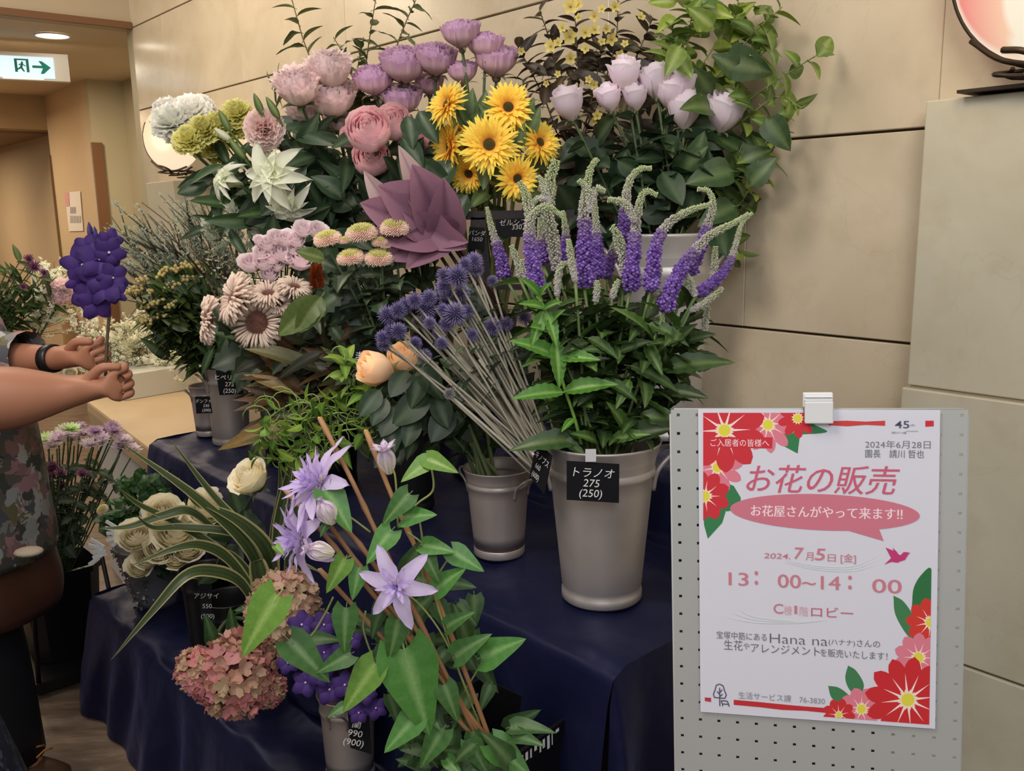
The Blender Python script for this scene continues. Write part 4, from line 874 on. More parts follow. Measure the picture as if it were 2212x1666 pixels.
# --- veronica
def spike(label, pl, w, d, col=1, base=None, group=None, branches=()):
    base = base or jit(B_TALL, .05); pw = catmull([P(x, y, d) for x, y in pl], 6); root = thing('veronica', label, 'veronica', base, group)
    path = stem_to(root, base, pw[0], .0028, C(104, 126, 74), .04); q = M(); r = RND
    def run(pw, w0, c0):
        lens = [0]
        for a, b in zip(pw, pw[1:]): lens.append(lens[-1] + (b - a).length)
        T = lens[-1]; q.tube([p - base for p in pw], [max(.0012, .003 * (1 - l / T)) for l in lens], 4, C(130, 140, 100)); n = int(T / .0028); s0 = w0 * d / F * .5; k = 0
        for i in range(n):
            l = T * (i + .5) / n; t = l / T
            while lens[k + 1] < l: k += 1
            f_ = (l - lens[k]) / max(1e-6, lens[k + 1] - lens[k]); p = lerp(pw[k], pw[k + 1], f_); dd = (pw[k + 1] - pw[k]).normalized(); x = dd.cross(V((.2, .9, .1))).normalized(); y = dd.cross(x)
            rad = s0 * (1 - .76 * min(1, t / .95) ** .8) if c0 else s0 * (.6 + .4 * sin(pi * t)); fl = t < .52 and c0
            rad *= .9 if t > .03 else .6
            for j in range(7 if fl else 8):
                a = 2 * pi * (j + .5 * (i % 2)) / 7 + r.uniform(-.2, .2); o = x * cos(a) + y * sin(a); rr = rad * r.uniform(.62, 1.15)
                if fl: c = mix(C(106, 60, 162), C(158, 120, 206), r.random()); c = mix(c, C(150, 130, 160), max(0, (t - .36) / .16) * .8)
                else:
                    u = min(1, max(0, (t - .5) / .35)) if c0 else t; c = mix(C(188, 176, 184), C(180, 196, 136), u); c = mix(c, C(226, 226, 216), .5 * r.random())
                s_ = (.0042 if fl else .0025 * (1.25 - .5 * t)); e = p + o * rr - base; b = len(q.v)
                up = dd * s_ * .9; sd = o.cross(dd) * s_
                for vv in (e - o * s_ * 2.2, e + sd, e + up, e - sd, e - up, e + o * s_): q.v.append(tuple(vv)); q.c.append(c)
                for f in ((5, 1, 2), (5, 2, 3), (5, 3, 4), (5, 4, 1), (0, 2, 1), (0, 3, 2), (0, 4, 3), (0, 1, 4)): q.f.append(tuple(b + z for z in f))
    run(pw, w, col)
    for bp, bw in branches: run(catmull([P(x, y, d - .01) for x, y in bp], 6), bw, 0)
    o = link('flower_spike', q.mesh('flower_spike', VIVID, False), root)
    leaves_along(root, path, 'leaf_vero', 6, .088, .2, .88, whorl=2, drop=.1)
    return root
VS = [('violet veronica spike leaning left at the far left of the bunch', [(1092, 600), (1078, 545), (1060, 485), (1052, 447)], 34, 1.68, 1, ()),
      ('thick violet veronica spike whose pale tip hooks right above the left side of the bunch', [(1163, 632), (1150, 565), (1142, 510), (1148, 470), (1180, 445), (1215, 468)], 44, 1.56, 1, ()),
      ('slim pale veronica tip rising above the hooked spike', [(1148, 530), (1145, 470), (1134, 415), (1121, 392)], 24, 1.62, 0, ()),
      ('greyish veronica spike with three green tips under the lowest sunflower', [(1205, 590), (1194, 520), (1182, 450), (1190, 385), (1202, 345)], 34, 1.66, 0, (([(1188, 440), (1172, 395), (1162, 380)], 14), ([(1190, 430), (1160, 430), (1145, 452)], 12))),
      ('tall dense violet veronica spike with the highest hooked tip', [(1262, 620), (1264, 540), (1262, 465), (1266, 415), (1276, 365), (1292, 343)], 54, 1.60, 1, (([(1275, 460), (1272, 415), (1250, 388)], 16), ([(1280, 440), (1286, 408), (1308, 414)], 16))),
      ('second violet spike tight behind the tallest one', [(1292, 600), (1290, 530), (1286, 460), (1284, 410)], 36, 1.66, 1, ()),
      ('veronica spike with a broad grey arch bending right', [(1352, 565), (1350, 500), (1352, 440), (1360, 392), (1380, 366), (1408, 364)], 44, 1.66, 1, ()),
      ('long violet veronica spike with two short green horns', [(1362, 628), (1368, 550), (1374, 485), (1384, 430), (1397, 413), (1420, 422)], 46, 1.58, 1, (([(1372, 480), (1350, 440), (1312, 431)], 17),)),
      ('violet veronica spike whose long pale tip sweeps to the right', [(1405, 628), (1412, 565), (1420, 520), (1445, 482), (1490, 455), (1538, 440)], 42, 1.56, 1, ()),
      ('lowest violet veronica spike leaning far to the right', [(1436, 672), (1452, 620), (1480, 570), (1530, 512), (1585, 482), (1618, 462)], 44, 1.53, 1, ()),
      ('violet veronica spike with a pale crook tip at the right', [(1488, 592), (1508, 545), (1528, 490), (1540, 445), (1532, 414), (1506, 408)], 38, 1.62, 1, ()),
      ('thin curved veronica spike, rightmost of the bunch', [(1506, 636), (1550, 602), (1580, 560), (1594, 510), (1604, 482), (1625, 460)], 28, 1.58, 1, ()),
      ('violet spike in shade between the tall dense one and the arching one', [(1308, 600), (1318, 560), (1330, 522), (1338, 498)], 34, 1.70, 1, ()),
      ('dark violet veronica spike behind the thick left one', [(1172, 570), (1170, 520), (1166, 470)], 36, 1.70, 1, ()),
      ('violet spike in shade behind the grey three-tipped one', [(1222, 565), (1222, 500), (1216, 455)], 34, 1.72, 1, ()),
      ('green unopened veronica spike in the centre of the bunch', [(1348, 600), (1345, 550), (1330, 500), (1320, 490)], 24, 1.60, 0, ())]
for l, pl, w_, d_, c_, br in VS: spike(l, pl, w_ * .95, d_, c_, None, 'veronica in the tall zinc bucket', br)
VSM = ([(1243, 610), (1234, 560), (1228, 516)], [(1203, 640), (1207, 590), (1214, 572), (1232, 568)], [(1122, 600), (1120, 570), (1104, 530)], [(1538, 615), (1543, 575), (1546, 532)], [(1490, 672), (1530, 650), (1562, 622)], [(1286, 652), (1290, 630), (1290, 606)], [(1322, 645), (1330, 620), (1338, 604)],
                        [(1258, 700), (1245, 676), (1212, 666)], [(1502, 640), (1490, 605), (1481, 592)], [(1135, 600), (1130, 580), (1128, 560)], [(1418, 640), (1424, 600), (1421, 560)], [(1516, 735), (1524, 700), (1530, 640)])
VO = ords([q[-1] for q in VSM])
for i, pl in enumerate(VSM):
    spike('small green unopened veronica spike among the leaves, ' + VO[i], pl, 15, 1.55 + .02 * (i % 4), 0, None, 'small unopened veronica spikes')
# bright stalk at the left of the bucket and its big leaves, plus rim leaves
st = thing('veronica', 'bright green veronica stalk without bloom at the left front of the tall bucket', 'veronica', P(1256, 960, 1.53)); q = M()
pth = catmull([P(x, y, 1.53) for x, y in ((1256, 960), (1240, 900), (1217, 830), (1203, 770), (1195, 720), (1172, 660), (1160, 640))], 4); q.tube([p - st.location for p in pth], .003, 6, C(120, 160, 70)); link('stem', q.mesh('stem', STEM), st)
VB = LIB['leaf_vero_bright'][0]; VD = LIB['leaf_vero']
for b, t in (((1218, 848), (1116, 848)), ((1220, 846), (1322, 820)), ((1203, 772), (1288, 768)), ((1203, 770), (1116, 728)), ((1200, 735), (1212, 830)), ((1190, 700), (1210, 668)), ((1175, 665), (1130, 650)), ((1175, 668), (1205, 648)), ((1175, 672), (1150, 740)), ((1195, 720), (1155, 700)), ((1180, 672), (1205, 740)), ((1240, 905), (1215, 925)), ((1165, 640), (1135, 600)), ((1168, 642), (1180, 610))):
    p0, p1 = P(*b, 1.52), P(*t, 1.49); add_leaf(st, 'leaf', VB, p0, p1 - p0, (p1 - p0).length * 1.05, (CAM - p0).normalized() + V((RND.uniform(-.4, .4), 0, .8)))
lv = thing('veronica_foliage', 'loose veronica leaves spilling over the rim of the tall zinc bucket', 'leaves', B_TALL); stem_to(lv, B_TALL, B_TALL + V((0, -.02, .2)), .003, C(104, 126, 74))
for b, t, k in (((1430, 800), (1560, 757), 1), ((1440, 845), (1525, 855), 2), ((1380, 900), (1500, 898), 1), ((1350, 930), (1330, 875), 0), ((1320, 952), (1390, 930), 0), ((1260, 950), (1130, 940), 1), ((1340, 950), (1455, 920), 2), ((1360, 790), (1460, 815), 1), ((1395, 740), (1428, 800), 0), ((1360, 820), (1335, 872), 0), ((1400, 700), (1480, 720), 1), ((1470, 745), (1430, 725), 1), ((1465, 740), (1500, 700), 2),
                ((1290, 955), (1250, 930), 0), ((1200, 945), (1260, 965), 1), ((1480, 740), (1540, 720), 2), ((1330, 760), (1280, 740), 1), ((1340, 760), (1400, 735), 2), ((1270, 730), (1330, 750), 1), ((1270, 740), (1215, 760), 2), ((1310, 830), (1250, 870), 2), ((1300, 820), (1370, 840), 1)):
    p0, p1 = P(*b, 1.54), P(*t, 1.50); add_leaf(lv, 'leaf', VD[k], p0, p1 - p0, (p1 - p0).length * 1.05, (CAM - p0).normalized() + V((RND.uniform(-.5, .5), 0, .7)))
# ============================================================ more bunches
def fill_leaves(root, kind, n, region, d0, d1, L0, L1, dirf=None, r=RND):
    for i in range(n):
        x, y = r.uniform(region[0], region[2]), r.uniform(region[1], region[3]); p = P(x, y, r.uniform(d0, d1)); p = p if p.dot(N) < 1.88 else PN(x, y, 1.88); dd = V((r.uniform(-1, .8), r.uniform(-.8, .2), r.uniform(-.6, .7)))
        if dirf: dd = dd * .5 + V(dirf)
        add_leaf(root, 'leaf', pick(kind, r), p, dd, r.uniform(L0, L1), (CAM - p).normalized() + V((r.uniform(-.5, .5), 0, r.uniform(0, 1))), r.uniform(-.5, .5))
def px_leaf(root, me, b, t, d, dd=-.03, name='leaf', sc=1.0, tilt=.6, lab=None):
    p0, p1 = P(*b, d), P(*t, d + dd); o = add_leaf(root, name, me, p0, p1 - p0, (p1 - p0).length * sc, (CAM - p0).normalized() + V((RND.uniform(-.3, .3), 0, tilt * RND.uniform(.3, 1))))
    if lab: o['label'] = lab
    return o
def branch(name, label, cat, base, pl, d0, d1, kind, n, L_, rad=.003, col=C(110, 96, 64), group=None, extra=None, tip=True):
    root = thing(name, label, cat, base, group); pts = [base] + [P(x, y, lerp(d0, d1, (i + 1) / len(pl))) for i, (x, y) in enumerate(pl)]; pts = [p if p.dot(N) < 1.85 else CAM + (p - CAM) * (1.85 / p.dot(N)) for p in pts]; path = catmull(pts, 4); q = M()
    q.tube([p - base for p in path], [rad * (1 - .6 * i / len(path)) for i in range(len(path))], 5, col); link('stem', q.mesh('stem', STEM), root)
    leaves_along(root, path, kind, n, L_, .3, 1.0, drop=.1); return root, path
# green pointed-leaf branches at the upper right
tips = [([(1520, 320), (1600, 230), (1700, 160), (1795, 100)], 'reaching farthest right'), ([(1540, 330), (1620, 250), (1680, 210), (1735, 235)], 'ending below the farthest right one'), ([(1500, 250), (1580, 130), (1640, 60), (1690, 15)], 'rising to the top edge at the right'),
        ([(1480, 230), (1530, 120), (1580, 50), (1600, -20)], 'second from the top right'), ([(1450, 200), (1480, 120), (1490, 60), (1500, 0)], 'rising straight above the lilac roses'), ([(1440, 220), (1440, 150), (1450, 90), (1455, 40)], 'shortest, above the lilac roses'),
        ([(1560, 400), (1620, 360), (1660, 300), (1705, 245)], 'arching right under the light wall joint'), ([(1540, 470), (1590, 450), (1630, 390), (1660, 350)], 'drooping right beside the grey bucket'), ([(1560, 260), (1600, 150), (1640, 110), (1660, 90)], 'dense, in the middle of the branches'), ([(1530, 440), (1570, 500), (1590, 530), (1580, 560)], 'hanging lowest over the bucket rim')]
for pl, l in tips: branch('green_branch', 'light green pointed-leaf branch ' + l, 'branch', jit(B_BACK, .05), pl, 2.25, 2.2, 'leaf_vib', 13, .065, .0028, C(130, 140, 84), 'light green pointed-leaf branches')
bf = thing('green_foliage', 'dark green leaf mass between the lilac roses and the grey bucket', 'leaves', B_BACK); stem_to(bf, B_BACK, P(1450, 320, 2.3), .004, C(80, 92, 60))
fill_leaves(bf, 'leaf_vib_dark', 44, (1440, 200, 1620, 470), 2.18, 2.36, .06, .1); fill_leaves(bf, 'leaf_vib', 34, (1450, 0, 1640, 210), 2.18, 2.36, .05, .09)
fill_leaves(bf, 'leaf_rose', 64, (1240, 300, 1560, 500), 2.16, 2.36, .07, .12)
VDK, VLT = LIB['leaf_vib_dark'][0], LIB['leaf_vib'][0]
for b, t in (((1655, 255), (1700, 315)), ((1560, 130), (1660, 150)), ((1470, 100), (1445, 150)), ((1620, 400), (1665, 345)), ((1600, 350), (1660, 320)), ((1590, 445), (1520, 470)), ((1585, 370), (1500, 380)), ((1590, 520), (1545, 490)), ((1540, 60), (1500, 20)), ((1600, 160), (1555, 120))):
    px_leaf(bf, VLT if b[1] < 130 else VDK, b, t, 2.05 if b[0] > 1600 else 2.14, sc=1.1)
# brown foliage with small yellow flowers
for pl, l in (([(1225, 400), (1190, 250), (1150, 160), (1118, 100)], 'leaning left above the sunflowers'), ([(1230, 380), (1210, 220), (1190, 100), (1165, 20)], 'rising to the top edge at the left'), ([(1240, 360), (1250, 200), (1245, 90), (1240, -10)], 'rising straight up with the most yellow flowers'), ([(1250, 360), (1300, 200), (1330, 90), (1335, -5)], 'rising to the top edge in the middle'),
              ([(1260, 360), (1330, 220), (1380, 110), (1410, 40)], 'rising right of the middle'), ([(1270, 340), (1350, 230), (1410, 140), (1462, 92)], 'bending right over the lilac roses'), ([(1215, 420), (1170, 330), (1140, 230), (1128, 170)], 'low at the left beside the right sunflower'), ([(1240, 380), (1270, 250), (1290, 160), (1300, 100)], 'dense in the centre of the brown bunch')):
    branch('brown_branch', 'dark brown leaved branch ' + l, 'branch', jit(B_BROWN, .05), pl, 2.45, 2.4, 'leaf_brown', 22, .062, .0028, C(96, 82, 58), 'brown branches with yellow flowers')
bb = thing('brown_foliage', 'dark brown leaf mass with small yellow flowers behind the lilac roses', 'leaves', B_BROWN); stem_to(bb, B_BROWN, P(1240, 300, 2.45), .004, C(90, 80, 56))
fill_leaves(bb, 'leaf_brown', 130, (1170, 90, 1430, 470), 2.34, 2.58, .045, .09)
fill_leaves(bb, 'leaf_rose', 26, (1190, 380, 1330, 560), 2.3, 2.5, .06, .1)
for x, y, s in ((1232, 14, 26), (1248, 8, 22), (1328, 14, 18), (1284, 34, 18), (1250, 38, 14), (1384, 36, 16), (1230, 78, 26), (1264, 70, 22), (1284, 64, 20), (1310, 62, 16), (1320, 84, 22), (1232, 125, 20), (1190, 100, 22), (1205, 92, 16), (1126, 110, 13), (1283, 182, 18), (1272, 172, 14), (1290, 250, 18), (1282, 262, 14), (1340, 118, 18), (1300, 90, 14), (1215, 60, 16), (1350, 95, 14), (1265, 105, 16), (1205, 160, 12), (1180, 180, 12), (1300, 20, 14)):
    h = P(x, y, 2.34); link('yellow_blossom', pick('yellow5'), bb, TM(h - B_BROWN, frame((CAM - h).normalized() + V((RND.uniform(-.5, .5), 0, RND.uniform(-.3, .6))), RND.uniform(0, 6)), s * 1.25 * 2.34 / F))
# olive leaf branches at the top
for pl, l in (([(700, 300), (682, 165), (655, 85), (628, -10)], 'tallest at the left above the blush roses'), ([(790, 300), (786, 190), (797, 90), (812, -5)], 'tall in the middle behind the purple roses'), ([(820, 300), (850, 130), (872, 60), (898, 0)], 'leaning right above the purple roses'), ([(770, 300), (765, 200), (755, 140), (720, 80)], 'short between the two tall ones'), ([(700, 260), (650, 200), (620, 185), (590, 180)], 'poking out left of the blush roses'), ([(790, 300), (780, 230), (770, 170), (785, 80)], 'short behind the pale rose')):
    branch('olive_branch', 'thin olive green leafy branch, ' + l, 'branch', jit(B_BLU, .05), pl, 2.6, 2.58, 'leaf_olive', 15, .07, .0032, C(116, 100, 66), 'olive green leafy branches')
ol = thing('dark_foliage', 'dark leaves filling the gap between the blush roses and the pink roses', 'leaves', B_BLU); stem_to(ol, B_BLU, P(720, 330, 2.5), .004, C(70, 84, 56))
fill_leaves(ol, 'leaf_lisi', 46, (620, 280, 790, 420), 2.42, 2.6, .08, .13); fill_leaves(ol, 'leaf_rose', 58, (590, 360, 800, 560), 2.4, 2.62, .08, .13); fill_leaves(ol, 'leaf_lisi', 16, (740, 210, 830, 260), 2.6, 2.7, .06, .09)
ol2 = thing('dark_foliage', 'dark leaves under the white lilies and lime yellow carnations', 'leaves', B_LIL); stem_to(ol2, B_LIL, P(480, 380, 2.6), .004, C(70, 84, 56))
fill_leaves(ol2, 'leaf_lily', 54, (470, 350, 640, 500), 2.48, 2.72, .09, .16); px_leaf(ol2, LIB['leaf_rose'][0], (450, 400), (388, 412), 2.5, sc=1.1)
ol3 = thing('dark_foliage', 'dark rose leaves behind the mauve pointed leaves and left sunflowers', 'leaves', B_PUR); stem_to(ol3, B_PUR, P(880, 330, 2.45), .004, C(70, 84, 56))
fill_leaves(ol3, 'leaf_rose', 34, (840, 290, 960, 430), 2.32, 2.5, .07, .11)
for b, t in (((900, 350), (960, 400)), ((985, 350), (920, 410)), ((1010, 420), (970, 480)), ((870, 300), (905, 345)), ((905, 240), (935, 290)), ((880, 250), (890, 300))): px_leaf(ol3, LIB['leaf_rose'][1], b, t, 2.2, sc=1.2)
# mauve pointed translucent leaves
ML = [leaf_mesh('mauve_leaf', C(128, 76, 106), C(96, 52, 80), .62, .7, .75, .3, .25, nl=12, nw=6, veins=False, tipc=C(150, 96, 126), mat=PETAL), leaf_mesh('mauve_leaf', C(156, 112, 128), C(130, 84, 108), .5, .6, .8, .5, .15, nl=12, nw=6, veins=False, tipc=C(206, 176, 176), mat=PETAL)]
mb_ = P(1080, 715, 2.1); mv = thing('mauve_leaf_bunch', 'bunch of mauve pointed translucent leaves on dark brown stems', 'leaves', mb_)
for b, t, k, s in (((945, 500), (862, 312), 1, .8), ((900, 520), (782, 370), 1, .9), ((950, 490), (832, 402), 0, 1.5), ((955, 500), (905, 365), 0, 1.3), ((960, 490), (812, 500), 0, 1.4), ((940, 500), (790, 440), 0, 1.2), ((930, 500), (995, 520), 0, 1.0), ((975, 505), (882, 566), 0, 1.1), ((965, 520), (960, 400), 0, 1.1), ((985, 520), (880, 470), 0, 1.2), ((960, 500), (835, 560), 0, .9), ((900, 470), (990, 535), 0, 1.1)):
    p0, p1 = P(*b, 2.12), P(*t, 2.03 if k == 0 else 2.1); L_ = (p1 - p0).length; y = (p1 - p0).normalized(); z = (CAM - p0).normalized(); x = y.cross(z).normalized(); z = x.cross(y)
    link('mauve_leaf', ML[k], mv, TM(p0 - mb_, Matrix((x, y, z)).transposed() @ Matrix.Rotation(RND.uniform(-.5, .5), 3, 'Y'), (L_ * s * .88, L_, L_ * .8)))
q = M()
for a, b in (((940, 500), (1075, 700)), ((950, 490), (1090, 690)), ((965, 500), (1085, 660)), ((930, 520), (1060, 720)), ((980, 520), (1100, 690))): q.tube([P(*b, 2.1) - mb_, P(*a, 2.12) - mb_], .0045, 6, C(58, 38, 34))
link('stems', q.mesh('stems', STEM), mv)
# caspia: grey green airy sprays at the left
CT = [(lerp(225, 470, a) + RND.uniform(-20, 20), lerp(500, 455, a) + RND.uniform(-40, 90)) for a in [k / 35 for k in range(36)]]; CO = ords(CT)
for i in range(36):
    tx, ty = CT[i]; b0 = jit(W(2.87, .62, .97), .03); t0 = P(tx, ty, RND.uniform(2.85, 3.05)); o = link('grey_green_spray', pick('caspia'), None); tag(o, 'airy grey-green spray fanning out at the left end of the stand, ' + CO[i], 'filler spray', 'grey-green airy sprays')
    o.matrix_basis = TM(b0, frame(t0 - b0, RND.uniform(0, 6)), (t0 - b0).length)
tw = [(483, 440, 'cresp', 'pale knobbly tall twig under the lilies'), (525, 470, 'cresp', 'pale knobbly twig right of the tallest'), (553, 470, 'cresp', 'third pale knobbly twig'), (425, 482, 'heath', 'thin brown twig with a bent tip'), (440, 505, 'heath', 'thin brown twig left of the knobbly ones'), (395, 480, 'heath', 'long thin brown twig leaning left'), (575, 500, 'heath', 'short thin twig beside the spray roses'), (320, 430, 'heath', 'longest thin twig leaning far left'), (500, 520, 'heath', 'thin twig in the middle of the twigs'), (455, 470, 'cresp', 'small knobbly twig leaning left')]
for x, y, k, l in tw:
    b0 = jit(B_BEI, .04); t0 = P(x, y, 2.5); o = link('dried_twig', pick(k), None); tag(o, l, 'twig', 'dried twigs'); o.matrix_basis = TM(b0, frame(t0 - b0, RND.uniform(0, 6)), (t0 - b0).length)
# yellow berries with green leaves
pts = [(312, 612), (330, 640), (350, 600), (372, 590), (395, 585), (420, 580), (345, 660), (320, 670), (365, 630), (300, 640), (330, 700), (355, 690), (390, 620), (285, 635), (410, 610), (440, 590), (318, 735 - 40), (375, 665)]
for (x, y), o in zip(pts, ords(pts)):
    root, pa = flower('berries', 'berry_stem', f'stem with yellow berries and green leaves, {o} of the bunch', 'berry stem', x, y, 40, 2.72, jit(B_ZL, .04), 'yellow berry stems', k=.3, upk=.3, leaf='leaf_berry', nleaf=13, leafL=.085, t0=.3, t1=.98, rad=.003, part='berry_cluster')
bz = thing('green_foliage', 'dark green leaf mass below the yellow berries', 'leaves', B_ZL); stem_to(bz, B_ZL, P(420, 660, 2.75), .004, C(70, 84, 50)); fill_leaves(bz, 'leaf_berry', 90, (360, 600, 480, 780), 2.7, 2.85, .06, .1, (-.5, -.1, .6)); fill_leaves(bz, 'leaf_lily', 22, (460, 690, 580, 765), 2.5, 2.7, .07, .12)
# bronze-edged foliage
bz = thing('bronze_foliage', 'bronze and dark green long leaves sprawling below the beige mums', 'leaves', B_BRZ); stem_to(bz, B_BRZ, P(690, 760, 2.2), .005, C(80, 64, 44))
LBZ = LIB['leaf_bronze']; TAN = leaf_mesh('tan_leaf', C(136, 108, 62), C(160, 134, 84), .22, .7, .8, .1, .15, nl=8, veins=False, tipc=C(150, 124, 70))
for b, t, k in (((660, 850), (540, 808), 3), ((655, 850), (575, 765), 0), ((640, 905), (478, 962), 3), ((620, 930), (562, 968), 3), ((660, 790), (545, 745), 1), ((690, 800), (560, 735), 1), ((690, 860), (560, 870), 0), ((650, 940), (530, 945), 1), ((700, 760), (600, 800), 2), ((700, 870), (620, 820), 2), ((640, 780), (540, 850), 1), ((720, 740), (790, 690), 0), ((740, 850), (710, 780), 3), ((720, 880), (735, 830), 3), ((780, 870), (795, 810), 0), ((680, 900), (590, 890), 2), ((650, 760), (640, 830), 1), ((620, 1000), (650, 950), 3)):
    px_leaf(bz, TAN if k == 3 else LBZ[k], b, t, RND.uniform(2.05, 2.15), sc=1.1, name='bronze_leaf' if k != 3 else 'tan_leaf')
fill_leaves(bz, 'leaf_bronze', 95, (600, 740, 820, 900), 2.12, 2.32, .09, .16, (-.5, -.2, .1)); fill_leaves(bz, 'leaf_mum', 60, (640, 580, 860, 820), 2.1, 2.25, .05, .09)
# vines
for i, (pl, l) in enumerate((([(800, 900), (720, 880), (640, 870), (580, 905), (570, 940)], 'curling left at the top of the tangle'), ([(790, 930), (700, 940), (640, 960), (600, 990), (545, 985)], 'reaching lowest left'), ([(800, 880), (750, 850), (700, 870), (660, 900), (640, 940)], 'looping in the middle'), ([(820, 860), (770, 840), (745, 800), (745, 770)], 'rising upright beside the bronze leaves'), ([(810, 920), (760, 960), (720, 985), (680, 970)], 'drooping under the middle'), ([(830, 900), (790, 860), (800, 820)], 'short, under the peach roses'), ([(760, 900), (690, 900), (620, 920), (590, 960), (560, 950)], 'with tightly curled tips'), ([(780, 915), (730, 920), (690, 930), (650, 985), (600, 1000)], 'trailing under the bronze leaves'))):
    root, pa = branch('vine', 'light green twining vine ' + l, 'vine', W(1.79, .86, .97), pl, 1.9, 1.86, 'leaf_vine', 20, .05, .0022, C(150, 176, 92), 'light green vines')
    q = M()
    for k in range(6):
        p = RND.choice(pa[6:]) - root.location; r0 = RND.uniform(.012, .03); a0 = RND.uniform(0, 6); q.tube([p + V((r0 * (cos(a0 + t * .5) - cos(a0)) * (1 + t * .05), RND.uniform(-.002, .002), r0 * (sin(a0 + t * .5) - sin(a0)) * (1 + .05 * t))) for t in range(10)], .0012, 4, C(140, 168, 90))
    tq = link('tendrils', q.mesh('tendrils', STEM), root); tq['kind'] = 'stuff'
# peach roses and dark leaves in the smaller bucket
flower('rose_peach', 'peach_rose', 'peach cream rose, the left and larger of two', 'rose', 813, 798, 72, 1.82, jit(B_TWO, .03), 'peach roses', axis=(-.75, -.55, .35), leaf='leaf_rose', nleaf=7, leafL=.08, t0=.25, t1=.85, rad=.004, sz=1.15)
flower('rose_peach', 'peach_rose', 'peach cream rose behind the thistle stems, the right of two', 'rose', 872, 775, 66, 1.88, jit(B_TWO, .03), 'peach roses', axis=(-.2, -.6, .8), leaf='leaf_rose', nleaf=7, leafL=.08, t0=.25, t1=.85, rad=.004, sz=1.0)
rf = thing('rose_foliage', 'large dark rose leaves and bare stems rising from the smaller zinc bucket', 'leaves', B_TWO)
for a in ((905, 800), (940, 820), (985, 850), (960, 790), (1040, 860), (1000, 830), (925, 860)): stem_to(rf, jit(B_TWO, .04), P(*a, 1.86), .0045, C(86, 104, 66), .02)
for b, t in (((928, 850), (863, 902)), ((942, 852), (962, 908)), ((905, 795), (945, 842)), ((822, 842), (786, 886)), ((880, 800), (850, 845)), ((975, 880), (940, 940)), ((860, 880), (830, 930)), ((900, 900), (880, 950)), ((835, 860), (810, 905)), ((1000, 850), (1040, 880)), ((920, 800), (890, 860)), ((840, 905), (850, 960)), ((990, 800), (1030, 830))): px_leaf(rf, LIB['leaf_rose'][RND.randrange(3)], b, t, 1.78, sc=1.25, name='leaf')
fill_leaves(rf, 'leaf_rose', 60, (830, 800, 1110, 960), 1.82, 1.95, .05, .085)
fill_leaves(lv, 'leaf_vero', 60, (1180, 700, 1480, 940), 1.6, 1.72, .06, .1)

# --- striped long leaves
def blade(root, pl, d0, d1, wpx, name='striped_blade', flip=0):
    path = catmull([P(x, y, lerp(d0, d1, i / (len(pl) - 1))) for i, (x, y) in enumerate(pl)], 6); q = M(); n = len(path); W0 = wpx * .5 * lerp(d0, d1, .5) / F; nu = 12; b = 0
    gc, ec, mc = C(64, 82, 46), C(184, 176, 124), C(84, 98, 60)
    for i, p in enumerate(path):
        t = i / (n - 1); tg = (path[min(n - 1, i + 1)] - path[max(0, i - 1)]).normalized(); v = (CAM - p).normalized() + V((.25, 0, .4 + flip)); x = tg.cross(v).normalized(); z = x.cross(tg); w_ = W0 * (min(1, .45 + 1.6 * t) * max(0, 1 - t ** 2.6) + .02)
        for k in range(nu + 1):
            u = -1 + 2 * k / nu; q.v.append(tuple(p + x * (u * w_) + z * (abs(u) * w_ * .35) - root.location)); q.c.append(ec if abs(u) > .8 else (mc if abs(abs(u) - .333) < .01 else gc))
    for i in range(n - 1):
        for k in range(nu): a = i * (nu + 1) + k; q.f.append((a, a + 1, a + nu + 2, a + nu + 1))
    o = link(name, q.mesh(name, LEAF), root)
sb = P(560, 1330, 1.95); stp = thing('striped_leaf_plant', 'long arching green leaves with cream edges fanning left over the cream roses', 'leaves', sb)
for pl, d0, d1, w_ in (([(575, 1300), (540, 1190), (430, 1080), (255, 952)], 1.95, 1.8, 34), ([(585, 1290), (565, 1190), (460, 1070), (368, 950)], 1.95, 1.9, 24), ([(590, 1290), (550, 1180), (470, 1110), (420, 1085), (385, 1030)], 1.98, 1.9, 20), ([(570, 1310), (500, 1210), (380, 1130), (300, 1090), (250, 1050)], 1.93, 1.8, 22), ([(560, 1250), (520, 1160), (400, 1140), (330, 1140), (292, 1112)], 1.93, 1.8, 22),
                      ([(470, 1150), (410, 1105), (350, 1115), (280, 1138), (214, 1142)], 1.9, 1.8, 26), ([(575, 1320), (500, 1215), (440, 1180), (380, 1185), (280, 1224)], 1.9, 1.75, 30), ([(565, 1335), (520, 1260), (460, 1235), (400, 1245), (330, 1320), (240, 1426)], 1.85, 1.65, 34), ([(590, 1300), (580, 1200), (520, 1130), (425, 1082)], 1.96, 1.85, 44), ([(600, 1290), (560, 1200), (500, 1130), (440, 1120)], 1.97, 1.9, 30),
                      ([(590, 1280), (600, 1140), (620, 1040), (640, 950)], 1.98, 2.0, 28), ([(615, 1280), (630, 1150), (640, 1050), (632, 960)], 1.97, 1.98, 26), ([(580, 1270), (590, 1150), (605, 1060), (602, 990)], 2.0, 2.0, 18), ([(640, 1290), (700, 1330), (740, 1350), (790, 1370)], 1.7, 1.66, 22), ([(600, 1310), (640, 1250), (650, 1220), (700, 1240)], 1.8, 1.75, 16), ([(565, 1320), (540, 1250), (500, 1200), (470, 1190)], 1.94, 1.9, 26)):
    blade(stp, pl, d0, d1, w_)
blade(stp, [(575, 1325), (565, 1270), (553, 1214), (553, 1213)], 1.86, 1.86, 56)
q = M(); q.tube([V((0, 0, -.12)), V((.01, 0, -.02)), V((.015, .01, .08))], [.02, .022, .018], 8, C(92, 100, 64)); link('leaf_base', q.mesh('leaf_base', STEM), stp)

